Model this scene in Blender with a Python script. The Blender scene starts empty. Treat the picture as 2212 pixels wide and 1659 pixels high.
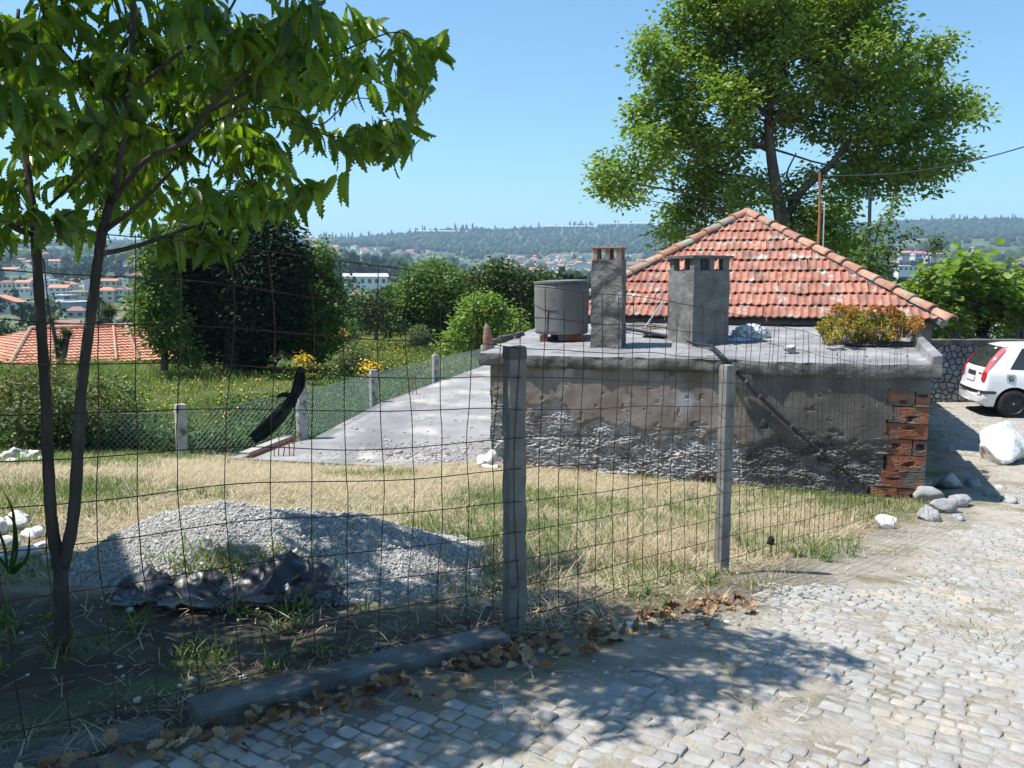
import bpy, bmesh, math, random
import numpy as np
from mathutils import Vector, Matrix, Euler, Quaternion

random.seed(7)
rng = np.random.default_rng(11)
SC = bpy.context.scene
COL = SC.collection

# ------------------------------------------------------------------ camera
PITCH = math.radians(7.07)
EYE = Vector((0.0, 0.0, 1.6))
FPX, CX, CY = 1850.0, 1106.0, 829.5
cam_d = bpy.data.cameras.new('camera')
cam = bpy.data.objects.new('camera', cam_d)
COL.objects.link(cam)
cam.location = EYE
cam.rotation_euler = (math.radians(90) - PITCH, 0, 0)
cam_d.sensor_width = 36.0
cam_d.lens = 36.0 * FPX / 2212.0
cam_d.clip_start = 0.05
cam_d.clip_end = 30000
SC.camera = cam

# ------------------------------------------------------------------ sky, sun, exposure
SUN_DIR = Vector((-0.455, -0.03, 0.89)).normalized()
SUN_EL = math.asin(SUN_DIR.z)
w = bpy.data.worlds.new("World")
SC.world = w
w.use_nodes = True
wn = w.node_tree.nodes
wn.clear()
sky = wn.new('ShaderNodeTexSky')
sky.sky_type = 'NISHITA'
sky.sun_disc = False
sky.sun_elevation = SUN_EL
sky.sun_rotation = math.atan2(SUN_DIR.x, SUN_DIR.y)
sky.altitude = 100
sky.air_density = 1.0
sky.dust_density = 0.25
sky.ozone_density = 5.5
bgn = wn.new('ShaderNodeBackground')
bgn.inputs['Strength'].default_value = 0.115
won = wn.new('ShaderNodeOutputWorld')
tint = wn.new('ShaderNodeMix')
tint.data_type = 'RGBA'; tint.blend_type = 'MULTIPLY'
tint.inputs[0].default_value = 1.0
tint.inputs[7].default_value = (.86, 1.05, 1.0, 1)          # white balance of the sky
w.node_tree.links.new(sky.outputs[0], tint.inputs[6])
w.node_tree.links.new(tint.outputs[2], bgn.inputs['Color'])
w.node_tree.links.new(bgn.outputs[0], won.inputs['Surface'])

sun_d = bpy.data.lights.new('sun', 'SUN')
sun_d.energy = 5.0
sun_d.angle = math.radians(0.55)
sun_d.color = (1.0, 0.955, 0.89)
sun = bpy.data.objects.new('sun', sun_d)
sun.location = (0, 0, 50)
sun.rotation_euler = (-SUN_DIR).to_track_quat('-Z', 'Y').to_euler()
COL.objects.link(sun)

SC.view_settings.view_transform = 'Standard'
SC.view_settings.look = 'None'
SC.view_settings.gamma = 1.0
SC.view_settings.use_curve_mapping = False
SC.view_settings.exposure = 0.76
SC.render.engine = 'CYCLES'
SC.cycles.use_denoising = True
SC.cycles.max_bounces = 6
SC.cycles.diffuse_bounces = 1
SC.cycles.glossy_bounces = 2
SC.cycles.transmission_bounces = 4
SC.cycles.transparent_max_bounces = 8
SC.cycles.volume_bounces = 0
SC.cycles.sample_clamp_indirect = 4.0

# ------------------------------------------------------------------ helpers
def ray(u, v):
    x, y = (u - CX) / FPX, -(v - CY) / FPX
    cp, sp = math.cos(PITCH), math.sin(PITCH)
    return Vector((x, cp + y * sp, -sp + y * cp))

def at(u, v, D):
    """world point seen at photo position (u, v) at depth D along Y"""
    r = ray(u, v)
    return EYE + r * (D / r.y)

def atz(u, v, z):
    r = ray(u, v)
    return EYE + r * ((z - EYE.z) / r.z)

def project(p):
    """array (n,3) -> u, v, depth"""
    p = np.asarray(p, float)
    cp, sp = math.cos(PITCH), math.sin(PITCH)
    d = p - np.array(EYE)
    f = d[:, 1] * cp - d[:, 2] * sp
    up = d[:, 1] * sp + d[:, 2] * cp
    f = np.where(f < 1e-3, 1e-3, f)
    return CX + FPX * d[:, 0] / f, CY - FPX * up / f, f

def _hash(ix, iy, iz):
    h = (ix * 374761393 + iy * 668265263 + iz * 2147483647) & 0xFFFFFFFF
    h = ((h ^ (h >> 13)) * 1274126177) & 0xFFFFFFFF
    h = (h ^ (h >> 16)) & 0xFFFFFFFF
    return h.astype(np.float64) / 4294967295.0

def vnoise(x, y, z=0.0):
    x, y, z = np.broadcast_arrays(np.asarray(x, float), np.asarray(y, float), np.asarray(z, float))
    xi, yi, zi = np.floor(x).astype(np.int64), np.floor(y).astype(np.int64), np.floor(z).astype(np.int64)
    xf, yf, zf = x - xi, y - yi, z - zi
    xf = xf * xf * (3 - 2 * xf); yf = yf * yf * (3 - 2 * yf); zf = zf * zf * (3 - 2 * zf)
    r = 0
    for dx in (0, 1):
        for dy in (0, 1):
            for dz in (0, 1):
                wgt = (xf if dx else 1 - xf) * (yf if dy else 1 - yf) * (zf if dz else 1 - zf)
                r = r + wgt * _hash(xi + dx, yi + dy, zi + dz)
    return r * 2 - 1

def fbm(x, y, z=0.0, o=4, lac=2.03, gain=0.5):
    a, s, r = 1.0, 1.0, 0
    x, y, z = np.asarray(x, float), np.asarray(y, float), np.asarray(z, float)
    for i in range(o):
        r = r + a * vnoise(x * s + 17.3 * i, y * s + 5.1 * i, z * s + 9.7 * i)
        a *= gain; s *= lac
    return r

def sstep(a, b, x):
    t = np.clip((np.asarray(x, float) - a) / (b - a), 0, 1)
    return t * t * (3 - 2 * t)

def link(o, parent=None):
    COL.objects.link(o)
    if parent is not None:
        o.parent = parent
    return o

def tag(o, label=None, cat=None, group=None, kind=None):
    if label: o['label'] = label
    if cat: o['category'] = cat
    if group: o['group'] = group
    if kind: o['kind'] = kind
    return o

def thing(name, label, cat, loc=(0, 0, 0), rz=0.0, group=None):
    o = bpy.data.objects.new(name, None)
    o.empty_display_size = 0.1
    COL.objects.link(o)
    o.location = loc
    o.rotation_euler = (0, 0, rz)
    return tag(o, label, cat, group)

def mesh_np(name, V, F, mats, tone=None, midx=None, smooth=False):
    """bulk mesh: V (n,3); F (m,k) array or list of arrays with different k"""
    V = np.ascontiguousarray(V, dtype=np.float32)
    Fs = [np.asarray(f, dtype=np.int32) for f in (F if isinstance(F, list) else [F])]
    me = bpy.data.meshes.new(name)
    me.vertices.add(len(V))
    me.vertices.foreach_set('co', V.ravel())
    nl = sum(f.size for f in Fs); nf = sum(len(f) for f in Fs)
    me.loops.add(nl)
    me.polygons.add(nf)
    me.loops.foreach_set('vertex_index', np.concatenate([f.ravel() for f in Fs]))
    st, tot, c = [], [], 0
    for f in Fs:
        k = f.shape[1]
        st.append(c + np.arange(len(f)) * k); c += f.size
    me.polygons.foreach_set('loop_start', np.concatenate(st).astype(np.int32))
    for m in (mats if isinstance(mats, (list, tuple)) else [mats]):
        me.materials.append(m)
    if midx is not None:
        me.polygons.foreach_set('material_index', np.asarray(midx, dtype=np.int32))
    if smooth:
        me.polygons.foreach_set('use_smooth', np.ones(nf, dtype=bool))
    if tone is not None:
        a = me.attributes.new('tone', 'FLOAT', 'POINT')
        a.data.foreach_set('value', np.ascontiguousarray(tone, dtype=np.float32))
    me.update(calc_edges=True)
    me.validate()
    return me

def obj_np(name, V, F, mats, parent=None, **k):
    return link(bpy.data.objects.new(name, mesh_np(name, V, F, mats, **k)), parent)

class MB:
    """collects simple shapes as lists, builds ONE mesh object"""
    def __init__(s):
        s.v, s.f, s.m = [], [], []
    def add(s, vs, fs, m=0):
        o = len(s.v)
        s.v += [tuple(p) for p in vs]
        s.f += [tuple(i + o for i in f) for f in fs]
        s.m += [m] * len(fs)
        return s
    def box(s, a, b, m=0, mat=None):
        x0, y0, z0 = a; x1, y1, z1 = b
        vs = [(x0, y0, z0), (x1, y0, z0), (x1, y1, z0), (x0, y1, z0), (x0, y0, z1), (x1, y0, z1), (x1, y1, z1), (x0, y1, z1)]
        if mat is not None: vs = [mat @ Vector(p) for p in vs]
        return s.add(vs, [(0, 3, 2, 1), (4, 5, 6, 7), (0, 1, 5, 4), (1, 2, 6, 5), (2, 3, 7, 6), (3, 0, 4, 7)], m)
    def prism(s, poly, z0, z1, m=0):
        n = len(poly)
        vs = [(x, y, z0) for x, y in poly] + [(x, y, z1) for x, y in poly]
        fs = [tuple(reversed(range(n))), tuple(range(n, 2 * n))] + [(i, (i + 1) % n, n + (i + 1) % n, n + i) for i in range(n)]
        return s.add(vs, fs, m)
    def tube(s, pts, radii, n=8, m=0, cap=True):
        pts = [Vector(p) for p in pts]
        if not hasattr(radii, '__len__'): radii = [radii] * len(pts)
        vs, fs = [], []
        up = Vector((0.13, 0.31, 0.94))
        for i, p in enumerate(pts):
            t = (pts[min(i + 1, len(pts) - 1)] - pts[max(i - 1, 0)])
            if t.length < 1e-9: t = Vector((0, 0, 1))
            t.normalize()
            a = t.cross(up if abs(t.dot(up)) < 0.95 else Vector((1, 0, 0))).normalized()
            b = t.cross(a)
            for k in range(n):
                th = 2 * math.pi * k / n
                vs.append(p + (a * math.cos(th) + b * math.sin(th)) * radii[i])
        for i in range(len(pts) - 1):
            for k in range(n):
                k2 = (k + 1) % n
                fs.append((i * n + k, i * n + k2, (i + 1) * n + k2, (i + 1) * n + k))
        if cap:
            fs.append(tuple(range(n - 1, -1, -1)))
            fs.append(tuple((len(pts) - 1) * n + k for k in range(n)))
        return s.add(vs, fs, m)
    def build(s, name, mats, parent=None, smooth=False, bevel=0, seg=1):
        me = bpy.data.meshes.new(name)
        me.from_pydata(s.v, [], s.f)
        for m in (mats if isinstance(mats, (list, tuple)) else [mats]):
            me.materials.append(m)
        me.polygons.foreach_set('material_index', s.m)
        bm = bmesh.new(); bm.from_mesh(me)
        bmesh.ops.recalc_face_normals(bm, faces=bm.faces)
        if bevel:
            bmesh.ops.bevel(bm, geom=list(bm.edges), offset=bevel, segments=seg, affect='EDGES', profile=0.6)
        bm.to_mesh(me); bm.free()
        if smooth: me.polygons.foreach_set('use_smooth', [True] * len(me.polygons))
        me.update()
        return link(bpy.data.objects.new(name, me), parent)

def smooth_path(pts, n):
    """Catmull-Rom through points -> n points"""
    P = [Vector(p) for p in pts]
    P = [P[0] * 2 - P[1]] + P + [P[-1] * 2 - P[-2]]
    out = []
    segs = len(P) - 3
    for k in range(n):
        t = k / (n - 1) * segs
        i = min(int(t), segs - 1); f = t - i
        a, b, c, d = P[i:i + 4]
        out.append(0.5 * ((2 * b) + (c - a) * f + (2 * a - 5 * b + 4 * c - d) * f * f + (3 * b - a - 3 * c + d) * f ** 3))
    return out

def rough_box(name, size, mat, parent=None, seg=0.06, amp=0.008, nscale=6.0, seed=0, loc=(0, 0, 0), rz=0.0, rx=0.0, taper=0.0, rnd=0.0):
    """box centred in x,y standing on z=0, finely cut and roughened"""
    bm = bmesh.new()
    bmesh.ops.create_cube(bm, size=1)
    for v in bm.verts:
        v.co = Vector((v.co.x * size[0], v.co.y * size[1], (v.co.z + .5) * size[2]))
    for ax in range(3):
        n = max(1, int(size[ax] / seg))
        for i in range(1, n):
            c = [0, 0, 0]; c[ax] = (i / n - .5) * size[ax] + (size[2] / 2 if ax == 2 else 0)
            no = [0, 0, 0]; no[ax] = 1
            bmesh.ops.bisect_plane(bm, geom=bm.verts[:] + bm.edges[:] + bm.faces[:], plane_co=c, plane_no=no)
    if rnd:
        hx, hy, hz = size[0] / 2, size[1] / 2, size[2] / 2
        for v in bm.verts:
            q = Vector((v.co.x, v.co.y, v.co.z - hz))
            inner = Vector((max(-hx + rnd, min(hx - rnd, q.x)), max(-hy + rnd, min(hy - rnd, q.y)), max(-hz + rnd, min(hz - rnd, q.z))))
            d = q - inner
            if d.length > rnd: q = inner + d.normalized() * rnd
            v.co = Vector((q.x, q.y, q.z + hz))
    bm.normal_update()
    C = np.array([v.co[:] for v in bm.verts]) ; N = np.array([v.normal[:] for v in bm.verts])
    d = fbm(C[:, 0] * nscale + seed * 7.7, C[:, 1] * nscale + 3.1 * seed, C[:, 2] * nscale, 4) * amp
    C = C + N * d[:, None]
    if taper:
        k = 1 - taper * C[:, 2] / size[2]
        C[:, 0] *= k; C[:, 1] *= k
    for v, c in zip(bm.verts, C): v.co = c
    me = bpy.data.meshes.new(name)
    bm.to_mesh(me); bm.free()
    me.materials.append(mat)
    o = link(bpy.data.objects.new(name, me), parent)
    o.location = loc; o.rotation_euler = (rx, 0, rz)
    return o

_ICO = {}
def ico(sub):
    if sub not in _ICO:
        bm = bmesh.new(); bmesh.ops.create_icosphere(bm, subdivisions=sub, radius=1)
        _ICO[sub] = (np.array([v.co[:] for v in bm.verts]), np.array([[v.index for v in f.verts] for f in bm.faces]))
        bm.free()
    return _ICO[sub]

def rock(name, size, mat, loc, seed, parent=None, sub=3, amp=0.45, rz=0.0, facets=16):
    V, F = ico(sub)
    V = V.copy()
    r = np.random.default_rng(seed)
    for _ in range(facets):                                # broken faces
        n = r.normal(size=3); n /= np.linalg.norm(n)
        d = r.uniform(.42, .80)
        k = V @ n
        V = V - np.where(k > d, k - d, 0)[:, None] * n
    d = fbm(V[:, 0] * 1.7 + seed, V[:, 1] * 1.7, V[:, 2] * 1.7 + seed * 3.3, 4)
    V = V * (1 + amp * 0.4 * d)[:, None]
    V = V - (V.max(0) + V.min(0)) / 2
    V = V / (V.max(0) - V.min(0)) * np.array(size)
    o = obj_np(name, V, F, mat, parent)
    o.location = loc; o.rotation_euler = (0, 0, rz)
    return o

def inst(T, F, P, R, S):
    """template verts T (k,3), faces F (m,j); positions P (n,3), rotation matrices R (n,3,3), scales S (n,) or (n,3) -> V, F"""
    n, k = len(P), len(T)
    S = np.asarray(S, float)
    if S.ndim == 1: S = S[:, None]
    TT = T[None, :, :] * S[:, None, :]
    V = np.einsum('nij,nkj->nki', R, TT) + np.asarray(P)[:, None, :]
    FF = F[None, :, :] + (np.arange(n) * k)[:, None, None]
    return V.reshape(-1, 3), FF.reshape(-1, F.shape[1])

def rot_from(fwd, roll):
    """rotation matrices with local Y along fwd (n,3); roll about it (n,)"""
    f = fwd / np.linalg.norm(fwd, axis=1, keepdims=True)
    up = np.tile(np.array([0, 0, 1.0]), (len(f), 1))
    bad = np.abs(f[:, 2]) > 0.97
    up[bad] = [1, 0, 0]
    x = np.cross(f, up); x /= np.linalg.norm(x, axis=1, keepdims=True)
    z = np.cross(x, f)
    c, s = np.cos(roll)[:, None], np.sin(roll)[:, None]
    x2 = x * c + z * s
    z2 = -x * s + z * c
    return np.stack([x2, f, z2], axis=2)

def rot_z(a):
    c, s, o, l = np.cos(a), np.sin(a), np.zeros_like(a), np.ones_like(a)
    return np.stack([np.stack([c, -s, o], 1), np.stack([s, c, o], 1), np.stack([o, o, l], 1)], 1)

# ------------------------------------------------------------------ materials
def mat(name, cols, scale=4.0, detail=6.0, rough=0.85, bump=0.0, bscale=None, spec=0.3, world=True, tone=None,
        rand=0.0, trans=0.0, trans_col=None, patch=None, patch2=None, metal=0.0, dist=0.02, stretch=None, bump2=None, coat=0.0):
    """cols: colours of a ramp over noise. patch=(colour, scale, threshold, softness): blotches of a second colour.
    tone=(colA, colB..): ramp on the per-piece 'tone' attribute instead of noise. rand: per-object brightness spread."""
    m = bpy.data.materials.new(name)
    m.use_nodes = True
    nt = m.node_tree; N = nt.nodes; L = nt.links
    N.clear()
    out = N.new('ShaderNodeOutputMaterial')
    bs = N.new('ShaderNodeBsdfPrincipled')
    bs.inputs['Roughness'].default_value = rough
    bs.inputs['Specular IOR Level'].default_value = spec
    bs.inputs['Metallic'].default_value = metal
    if coat: bs.inputs['Coat Weight'].default_value = coat
    L.new(bs.outputs[0], out.inputs['Surface'])
    if world:
        co = N.new('ShaderNodeNewGeometry').outputs['Position']
    else:
        co = N.new('ShaderNodeTexCoord').outputs['Object']
    if stretch:
        mp = N.new('ShaderNodeMapping'); mp.inputs['Scale'].default_value = stretch
        L.new(co, mp.inputs['Vector']); co = mp.outputs[0]
    def noise(s, d=6.0, r=0.55):
        n = N.new('ShaderNodeTexNoise')
        n.inputs['Scale'].default_value = s; n.inputs['Detail'].default_value = d; n.inputs['Roughness'].default_value = r
        L.new(co, n.inputs['Vector'])
        return n.outputs['Fac']
    def ramp(fac, cs, lo=0.3, hi=0.7):
        r = N.new('ShaderNodeValToRGB')
        e = r.color_ramp.elements
        while len(e) < len(cs): e.new(0.5)
        for i, c in enumerate(cs):
            e[i].position = lo + (hi - lo) * i / max(1, len(cs) - 1)
            e[i].color = (*c, 1)
        L.new(fac, r.inputs[0])
        return r.outputs[0]
    def mix(fac, a, b, mode='MIX'):
        x = N.new('ShaderNodeMix'); x.data_type = 'RGBA'; x.blend_type = mode
        for sk, val in ((x.inputs[0], fac), (x.inputs[6], a), (x.inputs[7], b)):
            if hasattr(val, 'is_linked'): L.new(val, sk)
            elif isinstance(val, (int, float)): sk.default_value = val
            else: sk.default_value = (*val, 1)
        return x.outputs[2]
    if tone:
        a = N.new('ShaderNodeAttribute'); a.attribute_name = 'tone'
        c = ramp(a.outputs['Fac'], tone, 0.0, 1.0)
        if cols is not None:
            c = mix(1.0, c, ramp(noise(scale, detail), cols), 'MULTIPLY')
    else:
        c = ramp(noise(scale, detail), cols)
    for p in (patch, patch2):
        if p:
            pc, ps, th, so = p
            c = mix(ramp(noise(ps, 7.0, 0.62), [(0, 0, 0), (1, 1, 1)], th - so, th + so), c, pc)
    if rand:
        oi = N.new('ShaderNodeObjectInfo')
        mr = N.new('ShaderNodeMapRange')
        mr.inputs[3].default_value = 1 - rand; mr.inputs[4].default_value = 1 + rand
        L.new(oi.outputs['Random'], mr.inputs[0])
        vm = N.new('ShaderNodeVectorMath'); vm.operation = 'SCALE'
        L.new(c, vm.inputs[0]); L.new(mr.outputs[0], vm.inputs['Scale'])
        c = vm.outputs[0]
    L.new(c, bs.inputs['Base Color'])
    if bump:
        b = N.new('ShaderNodeBump'); b.inputs['Strength'].default_value = bump; b.inputs['Distance'].default_value = dist
        L.new(noise(bscale or scale * 4, 8.0, 0.6), b.inputs['Height'])
        L.new(b.outputs[0], bs.inputs['Normal'])
    if trans:
        tr = N.new('ShaderNodeBsdfTranslucent')
        g = mix(1.0, c, trans_col or (1.5, 1.5, 0.6), 'MULTIPLY')
        L.new(g, tr.inputs['Color'])
        ms = N.new('ShaderNodeMixShader'); ms.inputs[0].default_value = trans
        L.new(bs.outputs[0], ms.inputs[1]); L.new(tr.outputs[0], ms.inputs[2])
        L.new(ms.outputs[0], out.inputs['Surface'])
    return m

# ------------------------------------------------------------------ terrain shape
def H(x, y):
    x = np.asarray(x, float); y = np.asarray(y, float)
    a = 0.30 + 0.30 * sstep(-1.5, 0.5, x)
    s = a * x + 0.8 * y
    xs = [-6, 0, 3, 5.2, 7, 9.3, 11, 14, 20, 400]
    zs = [.10, 0, -.09, -.33, -.62, -.98, -1.08, -1.13, -1.2, -1.2]
    z = (np.interp(s - .5, xs, zs) + np.interp(s, xs, zs) + np.interp(s + .5, xs, zs)) / 3
    z = z - 0.17 * sstep(0.5, -3, x) * sstep(8, 12, y) 
    z = z - 0.03 * np.clip(y - 13.5, 0, None) * sstep(2.0, -2.5, x)
    z = z - 0.05 * np.clip(y - 26, 0, None) * sstep(-1, 5, x)
    return z

PU = np.array([-900, 150, 700, 1050, 1350, 1700, 2050, 3100.0])
PD = np.array([50, 100, 160, 250, 400, 600, 900, 1300, 1800, 2500, 3300, 4500, 6500.0])
PV = np.array([
    [762, 747, 720, 700, 655, 618, 585, 560, 545, 534, 527, 532, 548],
    [762, 747, 720, 700, 655, 618, 585, 560, 545, 534, 528, 532, 548],
    [746, 735, 700, 665, 630, 600, 578, 557, 543, 530, 520, 526, 545],
    [746, 735, 705, 680, 650, 630, 612, 593, 573, 542, 503, 510, 530],
    [746, 735, 705, 685, 655, 638, 618, 598, 573, 537, 492, 497, 520],
    [746, 735, 705, 690, 655, 634, 612, 590, 566, 532, 494, 500, 520],
    [746, 730, 712, 695, 655, 620, 590, 562, 537, 508, 480, 485, 510],
    [746, 730, 712, 695, 655, 620, 590, 562, 537, 508, 476, 480, 510]])
def far_z(u, D):
    u = np.asarray(u, float); D = np.asarray(D, float)
    lu = np.log(np.clip(D, 50, 6500))
    rows = np.stack([np.interp(lu, np.log(PD), r) for r in PV], 0)
    t = np.clip(u, -900, 3100)
    i = np.clip(np.searchsorted(PU, t) - 1, 0, len(PU) - 2)
    f = (t - PU[i]) / (PU[i + 1] - PU[i]); f = f * f * (3 - 2 * f)
    r0 = np.take_along_axis(rows.reshape(len(PU), -1), i.reshape(1, -1), 0)[0].reshape(u.shape)
    r1 = np.take_along_axis(rows.reshape(len(PU), -1), (i + 1).reshape(1, -1), 0)[0].reshape(u.shape)
    v = r0 * (1 - f) + r1 * f
    nz = fbm(u / 170.0, np.log(D) * 3.0, 2.0, 4) * 3.5 * sstep(150, 800, D)
    return 1.6 - (v + nz - 600.0) * D / FPX

# materials of the setting
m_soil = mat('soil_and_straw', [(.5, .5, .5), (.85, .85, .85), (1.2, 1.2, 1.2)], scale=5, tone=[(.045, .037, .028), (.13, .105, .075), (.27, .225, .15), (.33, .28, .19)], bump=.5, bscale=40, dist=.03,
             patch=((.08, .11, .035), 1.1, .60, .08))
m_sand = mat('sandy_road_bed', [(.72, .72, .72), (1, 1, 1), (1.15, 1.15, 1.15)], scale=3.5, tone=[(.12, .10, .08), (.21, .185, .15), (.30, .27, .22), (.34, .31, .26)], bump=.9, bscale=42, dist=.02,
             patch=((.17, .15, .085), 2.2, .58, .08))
m_cobble = mat('granite_cobble', [(.235, .225, .21), (.30, .29, .272), (.365, .355, .335)], scale=11, bump=.6, bscale=70, dist=.010, rand=.12,
               patch=((.38, .335, .265), 2.4, .58, .06), patch2=((.25, .22, .16), 5, .62, .06), rough=.8)
m_hill = mat('hillside_fields', [(.035, .06, .025), (.07, .10, .04), (.16, .17, .08)], scale=.012, detail=8, bump=0)
m_meadow_ground = mat('meadow_soil', [(.04, .06, .02), (.07, .095, .03), (.11, .11, .05)], scale=.8, bump=.4, bscale=6)

# near ground sheet
def sheet(name, xs, ys, zf, m, keep=None, tone=None):
    X, Y = np.meshgrid(xs, ys)
    Z = zf(X, Y)
    nx, ny = len(xs), len(ys)
    V = np.stack([X, Y, Z], -1).reshape(-1, 3)
    i, j = np.meshgrid(np.arange(nx - 1), np.arange(ny - 1))
    a = (j * nx + i).ravel()
    F = np.stack([a, a + 1, a + nx + 1, a + nx], 1)
    if keep is not None:
        c = V[F].mean(1)
        F = F[keep(c[:, 0], c[:, 1])]
    o = obj_np(name, V, F, m, smooth=True, tone=tone(V[:, 0], V[:, 1]) if tone else None)
    return tag(o, kind='structure')

def near_z(X, Y):
    return H(X, Y) + 0.022 * fbm(X * 1.3, Y * 1.3, 3.0, 4) + .008 * fbm(X * 9, Y * 9, 1.0, 2)

# road: right of a line fence -> building corner -> beyond
EDGE = np.array([[-6, -1.2], [-2.6, 1.95], [-1.22, 2.95], [0.05, 3.72], [1.45, 5.2], [2.6, 6.75], [4.3, 9.0], [5.4, 10.3], [7.2, 14.2], [7.6, 18.6]])
def edge_dist(x, y):
    """signed distance to the road edge, positive on the road side"""
    x = np.asarray(x, float); y = np.asarray(y, float)
    best = np.full(x.shape, 1e9); sg = np.ones(x.shape)
    for (ax, ay), (bx, by) in zip(EDGE[:-1], EDGE[1:]):
        dx, dy = bx - ax, by - ay
        L2 = dx * dx + dy * dy
        t = np.clip(((x - ax) * dx + (y - ay) * dy) / L2, 0, 1)
        d = np.hypot(x - ax - t * dx, y - ay - t * dy)
        s = np.sign(dx * (y - ay) - dy * (x - ax))       # >0 = left of the line
        k = d < best
        best = np.where(k, d, best); sg = np.where(k, -s, sg)
    return best * sg
xs = np.concatenate([np.arange(-17, -6, .5), np.arange(-6, 7, .09), np.arange(7, 19.1, .4)])
ys = np.concatenate([np.arange(-5, 1.5, .5), np.arange(1.5, 13.5, .09), np.arange(13.5, 60, .6)])
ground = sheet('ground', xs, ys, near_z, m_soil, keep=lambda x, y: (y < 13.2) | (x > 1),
               tone=lambda x, y: np.clip(1 - sstep(5.0, 4.1, y + .25 * fbm(x * 2, y * 2, 4., 3)) * sstep(.9, -.2, x) * .95 - .35 * sstep(.25, -.1, -edge_dist(x, y) - .35) + .2 * fbm(x * 4, y * 4, 2., 3), 0, 1))  # dark soil; tone also lowered in the left foreground to paint deeper shade
meadow_ground = sheet('meadow_ground', np.arange(-40, 1.6, .5), np.arange(13.0, 62, .5),
                      lambda X, Y: H(X, Y) + .10 * fbm(X * .5, Y * .5, 8., 4), m_meadow_ground)
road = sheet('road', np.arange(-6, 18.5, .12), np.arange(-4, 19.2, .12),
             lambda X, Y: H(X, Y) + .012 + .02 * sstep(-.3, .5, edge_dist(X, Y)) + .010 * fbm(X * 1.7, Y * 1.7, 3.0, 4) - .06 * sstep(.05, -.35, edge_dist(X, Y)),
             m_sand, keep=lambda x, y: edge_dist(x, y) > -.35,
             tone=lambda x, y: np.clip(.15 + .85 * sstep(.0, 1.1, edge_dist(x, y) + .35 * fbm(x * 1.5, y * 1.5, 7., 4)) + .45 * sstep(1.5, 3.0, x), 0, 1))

# far land, a fan of ground out to the ridge
us = np.linspace(-900, 3100, 161)
Ds = np.exp(np.linspace(math.log(54), math.log(6500), 110))
U, DD = np.meshgrid(us, Ds)
Z = far_z(U, DD)
V = np.stack([(U - CX) / FPX * DD, DD, Z], -1).reshape(-1, 3)
i, j = np.meshgrid(np.arange(160), np.arange(109))
a = (j * 161 + i).ravel()
tag(obj_np('hills', V, np.stack([a, a + 1, a + 162, a + 161], 1), m_hill, smooth=True), kind='structure')

# ------------------------------------------------------------------ houses of the valley
m_wall_w = mat('white_render', [(.62, .62, .60), (.76, .76, .74)], scale=.3, rand=.08, world=False)
m_wall_c = mat('cream_render', [(.52, .46, .36), (.62, .56, .45)], scale=.3, rand=.08, world=False)
m_wall_g = mat('grey_render', [(.33, .34, .36), (.42, .43, .45)], scale=.3, rand=.08, world=False)
m_rooft = mat('terracotta_roof_far', [(.40, .17, .10), (.52, .25, .16)], scale=.7, rand=.18, world=False)
m_roofb = mat('brown_roof_far', [(.20, .12, .095), (.28, .17, .13)], scale=.7, rand=.15, world=False)
m_roofg = mat('grey_sheet_roof', [(.40, .42, .44), (.55, .56, .57)], scale=.4, rand=.15, world=False)
m_roofw = mat('white_sheet_roof', [(.75, .75, .75), (.82, .82, .82)], scale=.4, world=False)
m_roofp = mat('pink_painted_roof', [(.60, .16, .22), (.66, .20, .26)], scale=.4, world=False)
m_win = mat('dark_window_pane', [(.02, .025, .03), (.05, .055, .06)], scale=2, rough=.2, spec=.5, world=False)

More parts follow.
